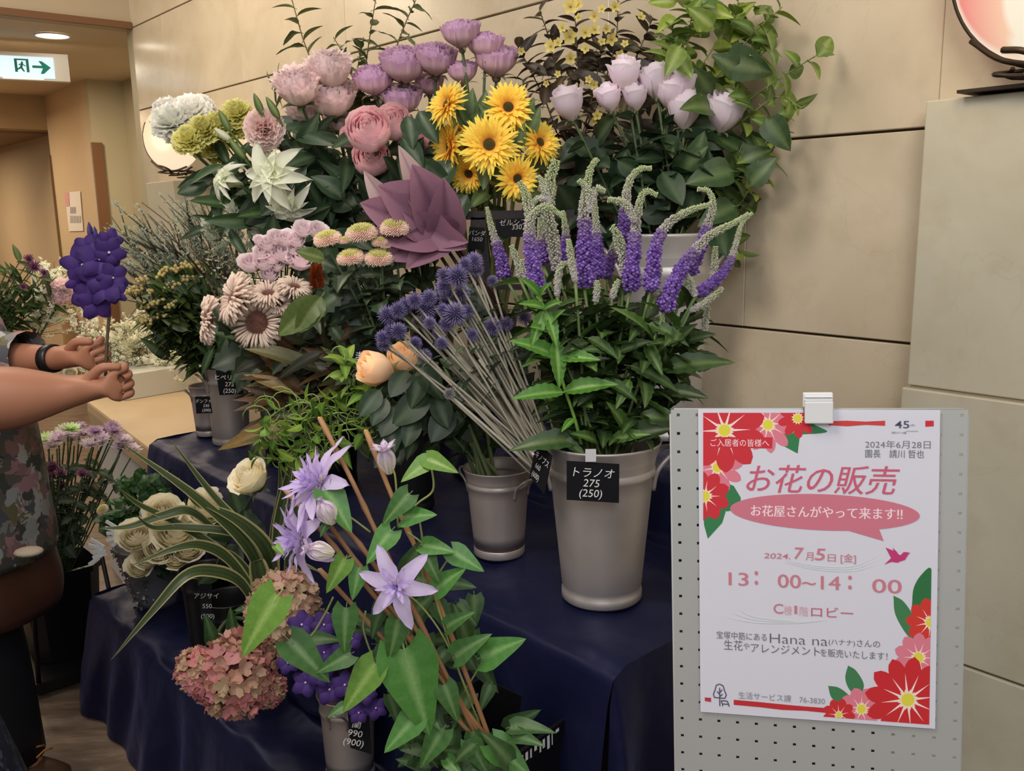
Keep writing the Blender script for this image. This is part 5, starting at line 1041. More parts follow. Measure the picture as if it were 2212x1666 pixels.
# --- silver pot with cream roses
PB = PZ(345, 1300, .357); pot = thing('silver_pot', 'grey pot with silver tinsel edge at the left end of the lowest tier', 'pot', PB); q = M()
q.lathe([(.001, .0), (.062, .0), (.07, .02), (.115, .19), (.12, .2), (.112, .2), (.06, .03), (.001, .03)], 28, C(150, 150, 156)); link('pot_body', q.mesh('pot_body', ZINC), pot)
q = M()
for i in range(420):
    a = RND.uniform(pi * .75, pi * 1.55); z = RND.uniform(.0, .2); r0 = .068 + z * .26; p = V((r0 * cos(a), r0 * sin(a), z)); d = V((RND.uniform(-1, 1), RND.uniform(-1, 1), RND.uniform(-1, 1))).normalized(); x = d.cross(V((0, .3, .9))).normalized(); s_ = RND.uniform(.006, .013)
    q.poly([p, p + d * s_, p + d * s_ + x * s_ * .6, p + x * s_ * .6], C(206, 206, 212))
o = link('silver_tinsel', q.mesh('silver_tinsel', vmat('foil', .2, 0, metal=.9, namp=.1), False), pot); o['kind'] = 'stuff'
pts = [(293, 1160, 62), (352, 1108, 66), (378, 1150, 76), (345, 1185, 58), (405, 1185, 56), (380, 1205, 52), (318, 1205, 50), (300, 1225, 46), (446, 1102, 72)]
for (x, y, s), o in zip(pts, ords(pts)): flower('rose_cream', 'cream_rose', f'cream white rose under the striped leaves, {o}', 'rose', x, y, s * 1.08, 2.42, jit(PB + V((0, 0, .12)), .04), 'cream roses in the silver pot', k=.6, upk=.4, leaf='leaf_rose', nleaf=3, leafL=.06, t0=.2, t1=.7)
flower('rose_cream', 'cream_rose', 'single cream white rose against the navy cloth', 'rose', 541, 1036, 74, 2.05, B_RB, None, axis=(-.3, -.5, .7), leaf='leaf_rose', nleaf=9, leafL=.08, t0=.2, t1=.8, rad=.004)
kb = PB + V((.06, .12, .1)); kl = thing('crinkled_greens', 'clump of dark green crinkled foliage behind the cream roses', 'leaves', kb)
KL = leaf_mesh('crinkled_leaf', C(54, 92, 46), C(100, 140, 80), .95, .8, .5, -.2, .2, nl=7, nw=6, serr=.3, wav=.07)
for i in range(90):
    cx, cy, rr = RND.choice(((330, 1060, 55), (270, 1095, 42), (300, 1060, 40), (245, 1120, 25), (360, 1085, 30))); a = RND.uniform(0, 6.28); k = sqrt(RND.random()); p = P(cx + rr * k * cos(a), cy + rr * .75 * k * sin(a), RND.uniform(2.6, 2.7)); add_leaf(kl, 'leaf', KL, p, V((RND.uniform(-1, 1), RND.uniform(-1, .1), RND.uniform(-.2, .8))), RND.uniform(.03, .05), (CAM - p).normalized() + V((0, 0, .8)), RND.uniform(-.5, .5))
q = M(); [q.tube([V((0, 0, 0)), (P(x, y, 2.68) - kb) * .5, P(x, y, 2.68) - kb], .003, 5, C(70, 100, 50)) for x, y in ((330, 1070), (270, 1100), (300, 1080), (245, 1120))]; link('stems', q.mesh('stems', STEM), kl)
flower('mum_button', 'yellow_button_flower', 'small bright yellow bloom left of the crinkled greens', 'flower', 222, 1102, 34, 2.6, kb, None, axis=(-.2, -.6, .7)); 
for x, y in ((248, 1152), (212, 1190)):
    o = thing('silver_bow', 'small silver white ribbon bow on the rim of the tinsel pot' if x > 230 else 'crumpled silver ribbon left of the tinsel pot', 'ribbon', P(x, y, 2.42)); q = M()
    for k in range(5): q.box(V((RND.uniform(-.01, .01), RND.uniform(-.01, 0), .012 * (k - 2))), (.022, .002, .0045), C(226, 230, 232), Matrix.Rotation(.3 * (k - 2), 3, 'Y'))
    link('ribbon', q.mesh('ribbon', PAPER, False), o)

# --- hydrangeas and violet orchids
for k, x, y, s, a, l in (('hydr_tan', 612, 1312, 176, (-.25, -.75, .6), 'large tan hydrangea head behind the clematis leaf'), ('hydr_pink', 508, 1458, 196, (-.2, -.85, .4), 'large dusty red hydrangea head low in front'), ('hydr_pink', 424, 1448, 112, (-.7, -.6, .3), 'smaller dusty red hydrangea head at the left'), ('hydr_tan', 600, 1405, 90, (.1, -.9, -.1), 'brownish hydrangea head between the tan and the red one'), ('hydr_pink', 580, 1490, 84, (.5, -.8, .1), 'brown red hydrangea head at the right of the red pair')):
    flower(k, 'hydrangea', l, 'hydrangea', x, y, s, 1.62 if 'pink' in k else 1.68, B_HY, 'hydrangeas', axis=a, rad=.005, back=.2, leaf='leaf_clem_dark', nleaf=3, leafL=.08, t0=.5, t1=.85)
pts = [(652, 1350, 62), (700, 1350, 60), (735, 1345, 44), (622, 1432, 50), (660, 1475, 62), (690, 1455, 60), (712, 1490, 66), (745, 1480, 60), (740, 1410, 56), (775, 1540, 48), (812, 1530, 52), (760, 1380, 50), (700, 1410, 54), (790, 1500, 50)]
for (x, y, s), o in zip(pts, ords(pts)): flower('orchid', 'violet_orchid', f'deep violet orchid bloom over the lowest zinc bucket, {o}', 'orchid', x, y, s * 1.15, 1.56, jit(B_ORC, .03), 'violet orchids in the lowest bucket', k=.9, upk=0, rad=.003, scol=C(70, 60, 60), back=.1)

# --- clematis in a black crate
zc = .70
cr = [PZ(1040, 1462, zc), PZ(1224, 1548, zc), PZ(1118, 1628, zc)]; cr.append(cr[0] + cr[2] - cr[1]); cc_ = (cr[0] + cr[2]) / 2; crate = thing('black_crate', 'black plastic square crate at the bottom holding the clematis', 'crate', V((cc_.x, cc_.y, .358))); q = M()
def crp(k, s, z): return V((cc_.x, cc_.y, 0)) + (cr[k] - V((0, 0, zc)) - V((cc_.x, cc_.y, 0))) * s + V((0, 0, z)) - crate.location
rings = [(.84, .36), (.9, .45), (.97, zc - .03), (1.03, zc - .028), (1.03, zc), (.96, zc), (.93, zc - .06), (.82, .4)]
b = 0
for s_, z in rings:
    for k in range(4): q.v.append(tuple(crp(k, s_, z))); q.c.append(C(20, 20, 24))
for i in range(len(rings) - 1):
    for k in range(4): k2 = (k + 1) % 4; q.f.append((i * 4 + k, i * 4 + k2, i * 4 + 4 + k2, i * 4 + 4 + k))
q.f.append((0, 1, 2, 3)); q.f.append(tuple(28 + k for k in range(4))); link('crate_body', q.mesh('crate_body', PLAST, False), crate)
q = M()
for u, w_, h_ in ((.06, .03, .03), (.13, .05, .045), (.22, .03, .05), (.3, .05, .03), (.4, .03, .06), (.46, .045, .05), (.55, .05, .075), (.64, .02, .07), (.72, .07, .02)):
    a0 = lerp(crp(2, 1.035, zc - .006), crp(1, 1.035, zc - .006), u); a1 = lerp(crp(2, 1.035, zc - .006), crp(1, 1.035, zc - .006), u + w_); q.poly([a0, a1, a1 - V((0, 0, h_ * .32)), a0 - V((0, 0, h_ * .32))], C(220, 220, 224))
link('white_paint_marks', q.mesh('white_paint_marks', PAPER, False), crate)
CB = P(1048, 1612, 1.24) + V((0, 0, -.05)); cl = thing('clematis', 'lilac double clematis trained on bamboo canes in a black crate', 'clematis', CB)
def cane(pl, d0, d1, r0=.0037):
    q = M(); pts = [P(x, y, lerp(d0, d1, i / (len(pl) - 1))) - CB for i, (x, y) in enumerate(pl)]; path = catmull(pts, 5); rr = []; 
    for i in range(len(path)): rr.append(r0 * (1.3 if i % 7 == 5 else 1.0))
    q.tube(path, rr, 8, C(140, 100, 66), True, C(172, 130, 90)); q.ball(path[-1], r0 * .8, C(226, 206, 160), 8, 4, (1, 1, .3)); link('bamboo_cane', q.mesh('bamboo_cane', CANE), cl)
for pl in ([(1040, 1612), (905, 1340), (812, 1148), (755, 1028), (690, 902)], [(1062, 1608), (985, 1400), (905, 1200), (850, 1080), (790, 930)], [(1058, 1600), (900, 1400), (760, 1228), (680, 1130), (612, 1054)], [(1050, 1604), (935, 1440), (810, 1268), (738, 1170), (640, 1036)], [(1046, 1600), (930, 1410), (805, 1215), (745, 1140), (664, 1060)], [(1036, 1606), (930, 1490), (830, 1382), (760, 1305), (690, 1230)]): cane(pl, 1.24, 1.33)
def vine(pl, d, r0=.0016, c=C(140, 150, 90)):
    q = M(); q.tube([p - CB for p in catmull([P(x, y, d) for x, y in pl], 5)], r0, 5, c); link('vine_stem', q.mesh('vine_stem', STEM), cl)
for pl in ([(1050, 1600), (980, 1420), (930, 1250), (915, 1180), (905, 1120), (890, 1100), (875, 1130), (860, 1140)], [(860, 1140), (900, 1090), (935, 1060), (932, 1010), (925, 995)], [(880, 1150), (915, 1180), (912, 1230), (920, 1290)], [(860, 1330), (873, 1370), (880, 1400)], [(790, 1320), (785, 1360), (805, 1420), (815, 1440)], [(720, 1290), (700, 1330), (668, 1378), (630, 1385)], [(860, 1140), (855, 1040), (848, 1010)], [(1020, 1520), (960, 1380), (900, 1300), (862, 1285)], [(760, 1200), (735, 1210), (710, 1205)], [(800, 1150), (760, 1120), (740, 1110)], [(980, 1190), (940, 1260), (950, 1330)], [(1000, 1500), (1050, 1420), (1080, 1400)], [(1000, 1560), (950, 1500), (900, 1500)]): vine(pl, 1.265)
LC, LB, LD = LIB['leaf_clem'], LIB['leaf_clem_bright'][0], LIB['leaf_clem_dark']
for b, t, k, s in (((873, 1403), (925, 1592), 0, 1.0), ((812, 1436), (742, 1532), 'b', 1.05), ((625, 1384), (702, 1460), 1, 1.1), ((757, 1413), (692, 1448), 1, 1.1), ((672, 1382), (728, 1376), 'd', 1.0), ((748, 1314), (740, 1412), 1, 1.0), ((600, 1288), (527, 1400), 'b', 1.15), ((924, 992), (974, 1012), 'b', 1.2), ((926, 996), (868, 1036), 'b', 1.0), ((872, 1118), (930, 1110), 0, 1.1), ((884, 1068), (818, 1138), 1, .9),
                      ((846, 1146), (796, 1208), 0, 1.1), ((915, 1178), (995, 1192), 0, .8), ((977, 1192), (1088, 1258), 0, .6), ((944, 1272), (1012, 1216), 0, .8), ((918, 1196), (952, 1262), 1, .9), ((745, 1208), (702, 1288), 'b', .9), ((777, 1228), (756, 1312), 0, .8), ((1040, 1420), (1136, 1378), 0, .9), ((984, 1418), (1062, 1362), 1, .8), ((966, 1354), (1024, 1314), 1, .8), ((1006, 1378), (988, 1300), 'd', .8),
                      ((900, 1548), (836, 1616), 0, 1.1), ((957, 1576), (905, 1660), 1, 1.0), ((1064, 1606), (1140, 1670), 0, 1.1), ((1015, 1600), (1050, 1668), 1, 1.1), ((840, 1500), (862, 1560), 'd', 1.1), ((882, 1520), (855, 1565), 'd', 1.0), ((745, 1525), (692, 1558), 1, .7), ((850, 1380), (905, 1300), 'd', 1.2), ((860, 1340), (840, 1440), 1, .9), ((830, 1300), (800, 1370), 'd', 1.1), ((940, 1300), (980, 1370), 'd', 1.1), ((960, 1480), (990, 1560), 1, 1.0),
                      ((920, 1370), (905, 1450), 'd', 1.1), ((705, 1060), (750, 1130), 0, 1.2), ((712, 1120), (690, 1160), 1, .9), ((965, 1640), (990, 1668), 0, 1.2), ((1095, 1580), (1140, 1545), 'd', 1.2), ((835, 1395), (800, 1435), 'd', 1.2), ((850, 1420), (830, 1480), 'b', .5), ((595, 1180), (625, 1210), 'b', .6), ((880, 1240), (905, 1170), 'd', 1.0), ((800, 1240), (770, 1260), 'd', 1.0), ((1000, 1400), (1030, 1450), 'd', 1.0), ((1060, 1480), (1035, 1540), 'd', 1.0)):
    me = LB if k == 'b' else RND.choice(LD) if k == 'd' else LC[k]; px_leaf(cl, me, b, t, 1.235 if k != 'd' else 1.29, dd=-.02, sc=s * 1.05, name='leaf')
def cfill(n, reg, d0, d1):
    for i in range(n):
        p = P(RND.uniform(reg[0], reg[2]), RND.uniform(reg[1], reg[3]), RND.uniform(d0, d1)); add_leaf(cl, 'leaf', RND.choice(LD), p, V((RND.uniform(-.9, .9), RND.uniform(-.6, .2), RND.uniform(-.9, .4))), RND.uniform(.045, .07), (CAM - p).normalized() + V((RND.uniform(-.5, .5), 0, RND.uniform(0, 1))))
cfill(46, (860, 1380, 1030, 1666), 1.28, 1.38); cfill(22, (800, 1250, 960, 1420), 1.3, 1.38); cfill(14, (1000, 1560, 1120, 1666), 1.2, 1.3); cfill(8, (960, 1280, 1040, 1400), 1.32, 1.38)
def clem(x, y, dia, d, ax, layers, lab):
    h = P(x, y, d); s_ = dia * d / F; bl = link('bloom', None, cl, TM(h - CB, frame(V(ax), RND.uniform(0, 1)), s_)); bl['label'] = lab
    for n, tilt, sc, me in layers:
        for k in range(n):
            a = 2 * pi * (k + RND.uniform(-.15, .15)) / n + sc * 3; R2 = Matrix.Rotation(a, 3, 'Z') @ Matrix.Rotation(tilt + RND.uniform(-.15, .15), 3, 'X'); link('petal', me, bl, TM(V((0, 0, -.03)), R2, sc * RND.uniform(.88, 1.1)))
    q = M(); dome_florets(q, 40, .04, 1.5, .1, .008, C(206, 196, 200), C(226, 216, 190)); link('stamens', q.mesh('stamens', PETAL), bl)
clem(858, 1265, 178, 1.2, (-.15, -.95, .25), [(6, .12, 1.0, CP[0]), (6, .5, .72, CP[1]), (8, .9, .55, CP[1]), (7, 1.2, .42, CP[1])], 'open lilac bloom facing the camera')
clem(690, 1048, 205, 1.27, (-.75, -.35, .6), [(8, .1, 1.0, CP[0]), (9, .4, .85, CP[1]), (10, .8, .7, CP[1]), (9, 1.15, .55, CP[1])], 'lilac bloom seen from the side at the top left')
clem(650, 1165, 195, 1.25, (-.8, -.55, .1), [(8, .0, 1.0, CP[0]), (9, .35, .85, CP[1]), (10, .7, .65, CP[1]), (9, 1.1, .5, CP[1])], 'lilac bloom seen from the side, lowest left')
def clbud(x, y, L_, d, ax, op, lab):
    h = P(x, y, d); bl = link('flower_bud', None, cl, TM(h - CB, frame(V(ax), 0), L_ * d / F)); bl['label'] = lab
    for n, tilt, sc in ((6, 1.25 - op, 1.0), (6, 1.38 - op * .6, .9)):
        for k in range(n): link('petal', CPB, bl, TM(V((0, 0, 0)), Matrix.Rotation(2 * pi * k / n + sc * 4, 3, 'Z') @ Matrix.Rotation(tilt, 3, 'X'), sc * 1.55))
clbud(720, 1132, 84, 1.22, (-.35, -.2, .9), 0, 'closed pale lilac bud'); clbud(722, 1196, 88, 1.2, (-.9, -.3, .35), .18, 'lilac bud opening to the left'); clbud(842, 1024, 92, 1.28, (-.15, -.15, 1), .3, 'pale lilac bud opening upwards')

# --- black frame rack and price cards
rk = thing('black_rack', 'black wooden rack frame standing behind the thistles and sunflower stems', 'rack', P(1060, 690, 2.2)); 
def bar(a, b, wpx, d=2.2, name='rail'):
    p0, p1 = P(*a, d), P(*b, d); q = M(); y = (p1 - p0).normalized(); z = V((0, -1, 0)); x = y.cross(z).normalized(); z = x.cross(y); q.box((p0 + p1) / 2 - rk.location, (wpx * .5 * d / F, (p1 - p0).length / 2, .009), C(34, 26, 28), Matrix((x, y, z)).transposed()); link(name, q.mesh(name, WOOD, False), rk)
bar((975, 466), (1240, 462), 18); bar((1026, 470), (1004, 700), 16, name='leg'); bar((1040, 470), (1062, 700), 15, name='leg'); bar((1180, 470), (1190, 700), 15, name='leg'); bar((985, 620), (1200, 620), 12)
def text(root, s, p, ex, ez, size, mat, name='writing', shear=0, off=0, align='LEFT', spacing=1.0, sx=1.0):
    c = bpy.data.curves.new('text', 'FONT'); c.body = s; c.size = size; c.align_x = align; c.shear = shear; c.offset = off; c.space_character = spacing; c.resolution_u = 3; c.materials.append(mat)
    tmp = bpy.data.objects.new('t', c); COL.objects.link(tmp); dg = bpy.context.evaluated_depsgraph_get(); me = bpy.data.meshes.new_from_object(tmp.evaluated_get(dg)); COL.objects.unlink(tmp); bpy.data.objects.remove(tmp); bpy.data.curves.remove(c)
    o = link(name, me, root); X, Z = V(ex).normalized(), V(ez).normalized(); Y = X.cross(Z); Rm = Matrix((X, Z, X.cross(Z))).transposed(); m_ = Rm.to_4x4() @ Matrix.Diagonal((sx, 1, 1, 1)); m_.translation = V(p) - root.location; o.matrix_basis = m_; return o
CHALK = plain('chalk', C(226, 226, 226), .9); CHALKD = plain('chalk_dim', C(180, 176, 174), .9)
def card(label, quad, d, lines, dd=(0, 0, 0, 0), mat=CHALK, sx=1.0, size=.24):
    p = [P(x, y, d + e) for (x, y), e in zip(quad, dd)]; root = thing('price_card', label, 'price card', p[3], 'black price cards'); ex = (p[1] - p[0]).normalized(); ez = (p[0] - p[3]).normalized(); nn = ez.cross(ex); nn = -nn if nn.dot(CAM - p[0]) < 0 else nn
    p[2] = p[2] - nn * (p[2] - p[0]).dot(nn); nn.normalize(); ez = (ez - ex * ez.dot(ex)).normalized()
    q = M(); q.prism([v - root.location for v in p], -nn * .0015, C(26, 26, 30)); link('card', q.mesh('card', CARD, False), root); W_, H_ = (p[1] - p[0]).length, (p[0] - p[3]).length
    for k, s in enumerate(lines): text(root, s, p[0] + ex * W_ * .5 - ez * H_ * (.36 + .26 * k) + nn * .0012, ex, ez, H_ * size, mat, 'handwriting', .1, 0, 'CENTER', 1.0, sx)
    return root, p, nn
r_, p_, n_ = card('black price card reading 275 taped on the tall zinc bucket', [(1224, 996), (1338, 1003), (1337, 1087), (1224, 1080)], 1.475, ['トラノオ', '275', '(250)'], size=.28)
q = M(); a = P(1276, 984, 1.473) - r_.location; R_ = frame(n_); q.box(a, (.009, .011, .0006), C(206, 206, 210), Matrix((n_.cross(V((0, 0, 1))), V((0, 0, 1)), n_)).transposed()); link('clear_tape', q.mesh('clear_tape', vmat('tape', .15, 0, namp=.02), False), r_)
card('black price card seen nearly edge-on left of the tall bucket', [(1158, 952), (1192, 985), (1172, 1068), (1144, 1030)], 1.54, ['エキノプス', '660', '(600)'], (0.02, -.03, -.03, .02), size=.22, sx=.8)
card('black price card on the far zinc bucket under the berries', [(466, 800), (524, 802), (526, 852), (474, 854)], 2.62, ['ヒペリカム', '275', '(250)'], size=.24)
card('black price card on the short bucket at the extreme left', [(421, 857), (466, 856), (468, 892), (424, 894)], 2.78, ['デンファレ', '330', '(300)'], size=.24)
card('black price card behind the peach rose', [(756, 745), (818, 750), (815, 832), (762, 828)], 1.98, ['ひまわり', '275', '(250)'], size=.26)
card('black price card hung on the rack rail', [(1070, 474), (1160, 470), (1160, 512), (1072, 512)], 2.17, ['ゼルシフリ', '330'], mat=CHALKD, size=.4)
card('narrow black price card on the rack leg', [(1014, 490), (1048, 492), (1046, 540), (1010, 538)], 2.17, ['バンダ', '1650'], mat=CHALKD, size=.26)
card('black price card clipped on the lowest zinc bucket', [(751, 1540), (797, 1548), (803, 1630), (757, 1616)], 1.57, ['蘭', '990', '(900)'], size=.26)
card('tall narrow black price card on the bucket behind the hydrangeas', [(430, 1262), (458, 1262), (456, 1345), (434, 1345)], 1.86, ['アジサイ', '550', '(500)'], mat=CHALKD, size=.16)
# ============================================================ pegboard stand with the poster
_az, _ax, _ay = -.23542257, -.07668352, -.03306076
BM = Matrix.Rotation(_az, 3, 'Z') @ Matrix.Rotation(_ax, 3, 'X') @ Matrix.Rotation(_ay, 3, 'Y')
BO = V((.2461134, 1.16848262, 1.28517442)); BX, BN, BZ = BM @ V((1, 0, 0)), BM @ V((0, -1, 0)), BM @ V((0, 0, 1))
def Q(px, py, off=0):
    r = ray(px, py); return CAM + r * ((BO + BN * off - CAM).dot(BN) / r.dot(BN))
def QL(px, py):
    p = Q(px, py) - BO; return p.dot(BX), p.dot(BZ)
pb = thing('pegboard_stand', 'grey metal pegboard panel standing at the lower right with a poster clipped on', 'pegboard', V((BO.x + .12, BO.y + .05, 0)))
x0, z1 = QL(1449, 886); x1, _z = QL(2092, 888); x0b, zz_ = QL(1449, 1600); z0 = z1 - 1.15
pitch = (QL(1505, 897)[0] - QL(1465, 897)[0]); zp = (QL(1465, 897)[1] - QL(1465, 1600)[1]) / 18.0
zp = (QL(1466, 897)[1] - QL(1466, 937)[1])
hx0, hz0 = QL(1465, 897); hw = pitch * .085
q = M(); xs = [x0 + .0]; k = 0
nxh = int((x1 - hx0) / pitch) + 1; pitch = (QL(2078, 897)[0] - hx0) / round((QL(2078, 897)[0] - hx0) / pitch); nxh = round((QL(2078, 897)[0] - hx0) / pitch) + 1
while hx0 + k * pitch < x1 - .002:
    c_ = hx0 + k * pitch; xs += [c_ - hw, c_ + hw]; k += 1
xs.append(x1); zs = [z1]; k = 0
while hz0 - k * zp > z0 + .01: c_ = hz0 - k * zp; zs += [c_ + hw, c_ - hw]; k += 1
zs.append(z0); TH = .0016
for side in (0, 1):
    b = len(q.v)
    for z in zs:
        for x in xs: q.v.append(tuple(BO + BX * x + BZ * z - BN * (.0012 + side * TH) - pb.location)); q.c.append(C(182, 184, 182))
    nx = len(xs)
    for j in range(len(zs) - 1):
        for i in range(nx - 1):
            if i % 2 == 1 and j % 2 == 1: continue
            a = b + j * nx + i; q.f.append((a, a + nx, a + nx + 1, a + 1) if side == 0 else (a, a + 1, a + nx + 1, a + nx))
nn_ = len(xs) * len(zs)
for j in range(1, len(zs) - 1, 2):
    for i in range(1, len(xs) - 2, 2):
        a = j * len(xs) + i; r4 = (a, a + 1, a + len(xs) + 1, a + len(xs))
        for k in range(4): q.f.append((r4[k], r4[(k + 1) % 4], r4[(k + 1) % 4] + nn_, r4[k] + nn_))
link('perforated_panel', q.mesh('perforated_panel', vmat('grey_metal', .35, 0, metal=.25, namp=.03, nscale=5), False), pb)
q = M()
for x in (x0, x1): q.tube([BO + BX * x + BZ * (z1 - .006) - BN * .004 - pb.location, BO + BX * x + BZ * z0 - BN * .004 - pb.location], .0022, 6, C(176, 178, 178))
q.tube([BO + BX * (x0 + .004) + BZ * z1 - BN * .004 - pb.location, BO + BX * (x1 - .004) + BZ * z1 - BN * .004 - pb.location], .0022, 6, C(176, 178, 178)); link('rolled_edge', q.mesh('rolled_edge', PLAIN), pb)
for x in (x0 + .03, x1 - .03):
    a = BO + BX * x + BZ * (z0 + .08) - BN * .012; q = M(); q.tube([a - pb.location, V((a.x, a.y, .012)) - pb.location], .009, 8, C(160, 162, 164)); q.tube([V((a.x, a.y, .012)) - V((BN.x, BN.y, 0)) * .2 - pb.location, V((a.x, a.y, .012)) + V((BN.x, BN.y, 0)) * .2 - pb.location], .011, 8, C(160, 162, 164)); link('leg', q.mesh('leg', PLAIN), pb)
ps = thing('poster', 'white flower sale poster with red flowers and pink Japanese lettering', 'poster', Q(1508, 884, .002))
L0 = ps.location.copy()
TLc, TRc, BRc, BLc = (1508, 884), (2031, 886), (2020, 1575), (1513, 1538)
q = M(); n_ = 14; g0 = []
for j in range(n_ + 1):
    for i in range(n_ + 1):
        u, v = i / n_, j / n_; a = lerp(V((*TLc, 0)), V((*TRc, 0)), u); b_ = lerp(V((*BLc, 0)), V((*BRc, 0)), u); p = lerp(a, b_, v)
        q.v.append(tuple(Q(p.x, p.y, .002) - L0)); q.c.append(C(226, 226, 238))
for j in range(n_):
    for i in range(n_): a = j * (n_ + 1) + i; q.f.append((a, a + n_ + 1, a + n_ + 2, a + 1))
link('sheet', q.mesh('sheet', PAPER), ps)
# printed area mapping: fractional coordinates of the print in photo pixels
PRX0, PRX1, PRY0 = 1519, 2010, 892
def clip(pts, inside, cut):
    o = []
    for i in range(len(pts)):
        a, b_ = pts[i], pts[(i + 1) % len(pts)]; ia, ib = inside(a), inside(b_)
        if ia: o.append(a)
        if ia != ib: o.append(cut(a, b_))
    return o
def clip_print(pts):
    def seg(fn):
        def cut(a, b_):
            fa, fb = fn(a), fn(b_); t = fa / (fa - fb); return (a[0] + (b_[0] - a[0]) * t, a[1] + (b_[1] - a[1]) * t)
        return (lambda p: fn(p) >= 0), cut
    for fn in (lambda p: p[0] - 1519 + 0 * p[1], lambda p: 2017 - p[0] - (p[1] - 892) * .0145, lambda p: p[1] - 892, lambda p: (1529 + (p[0] - 1519) * .0755) - p[1]):
        i_, c_ = seg(fn); pts = clip(pts, i_, c_)
        if len(pts) < 3: return []
    return pts
LAY = [0.0022]
class Ink:
    def __init__(s): s.q = M()
    def poly(s, pts, col, clipit=True):
        LAY[0] += 1.5e-6; pts = clip_print(pts) if clipit else pts
        if len(pts) < 3: return
        s.q.poly([Q(x, y, LAY[0]) - L0 for x, y in pts], col)
INK = Ink()
RED, PINK, GRN, YEL, WHT, ROSE = C(206, 56, 66), C(222, 128, 146), C(60, 128, 82), C(226, 216, 74), C(250, 232, 236), C(208, 122, 140)
def petal_pts(cx, cy, r0, r1, a, w, n=9):
    o = []
    for sgn in (1, -1):
        for k in range(n + 1):
            t = k / n if sgn > 0 else 1 - k / n; rr = r0 + (r1 - r0) * t; ww = w * (sin(pi * (.06 + .9 * t) ** 1.25)) ** .7 * sgn if 0 < t < 1 else 0
            o.append((cx + rr * cos(a) - ww * sin(a), cy + rr * sin(a) + ww * cos(a)))
    return o
def pflower(cx, cy, R, n, c, a0=0, ce=.1, w=None, rays=True, ys=1.0):
    w = w or R * pi / n * .62
    for k in range(n): INK.poly(petal_pts(cx, cy, R * .12, R, a0 + 2 * pi * k / n, w), c)
    if rays:
        for k in range(n):
            a = a0 + 2 * pi * (k + .5) / n; INK.poly([(cx + R * .62 * cos(a), cy + R * .62 * sin(a)), (cx + R * .1 * cos(a + .35), cy + R * .1 * sin(a + .35)), (cx + R * .1 * cos(a - .35), cy + R * .1 * sin(a - .35))], C(250, 222, 220))
    INK.poly([(cx + R * ce * 1.5 * (1.25 if k % 2 else .85) * cos(k * pi / 12), cy + R * ce * 1.5 * (1.25 if k % 2 else .85) * sin(k * pi / 12)) for k in range(24)], C(244, 226, 190))
    INK.poly([(cx + R * ce * 1.15 * cos(k * pi / 12), cy + R * ce * 1.15 * sin(k * pi / 12)) for k in range(24)], YEL)
def pleaf(pts, col=GRN): INK.poly([(p.x, p.y) for p in catmull([V((x, y, 0)) for x, y in pts], 5)], col)
# upper left corner
pleaf([(1690, 915), (1730, 900), (1760, 918), (1787, 933), (1745, 938), (1700, 936), (1690, 915)])
INK.poly([(1690, 935), (1728, 940), (1723, 980), (1695, 965), (1672, 945)], GRN)
INK.poly([(1560, 1040), (1585, 1050), (1600, 1075), (1600, 1100), (1570, 1105), (1520, 1060)], GRN)
INK.poly([(1519, 1100), (1570, 1098), (1560, 1130), (1529, 1164), (1521, 1135)], GRN)
pflower(1659, 918, 62, 10, PINK, .2, .15); pflower(1550, 1010, 58, 9, PINK, .5, .15); pflower(1723, 904, 44, 9, RED, .1, .17, rays=False)
pflower(1565, 930, 92, 10, RED, .28, .12, w=21); pflower(1522, 1072, 56, 9, RED, .35, .17, w=15)
INK.poly([(1519, 944), (1669, 945), (1668, 969), (1519, 967)], RED)
# red brush bars
INK.poly([(1790, 910), (1830, 909), (1870, 911), (1912, 909), (1912, 920), (1870, 918), (1830, 921), (1790, 919)], C(206, 72, 72)); INK.poly([(1999, 909), (2017, 909), (2017, 921), (1999, 922)], RED, False)
INK.poly([(1522, 1507), (1536, 1508), (1536, 1517), (1523, 1515)], C(190, 60, 74)); INK.poly([(1585, 1512), (1640, 1517), (1700, 1523), (1745, 1527), (1800, 1531), (1800, 1542), (1740, 1536), (1690, 1534), (1640, 1528), (1585, 1523)], C(196, 52, 60))
# lower right flowers
pleaf([(1970, 1310), (1974, 1270), (1992, 1240), (2012, 1230), (2011, 1300), (1980, 1330), (1970, 1310)], C(54, 116, 70)); pleaf([(1930, 1287), (1952, 1300), (1975, 1335), (1990, 1380), (1965, 1378), (1935, 1330), (1930, 1287)], C(70, 128, 84))
pleaf([(1832, 1438), (1850, 1450), (1866, 1480), (1855, 1505), (1835, 1490), (1826, 1465), (1832, 1438)], C(70, 128, 84)); pleaf([(1789, 1482), (1812, 1486), (1835, 1505), (1830, 1525), (1810, 1520), (1795, 1505), (1789, 1482)], C(70, 128, 84))
pflower(2010, 1345, 54, 10, C(212, 62, 54), .1, .16, w=14); pflower(1984, 1421, 54, 10, PINK, .35, .17, w=14); pflower(1861, 1532, 48, 9, PINK, .2, .17, w=14); pflower(1812, 1545, 36, 9, C(206, 52, 56), .1, .15, w=10)
pflower(1961, 1512, 94, 12, C(204, 48, 54), .16, .13, w=19)
# speech bubble
INK.poly([(1782 + 205 * cos(k * pi / 30), 1107 + 39 * sin(k * pi / 30) + (k_ := 0) + 8 * cos(k * pi / 30)) for k in range(60)], ROSE, False)
INK.poly([(1820, 1143), (1897, 1138), (1909, 1169)], ROSE, False)
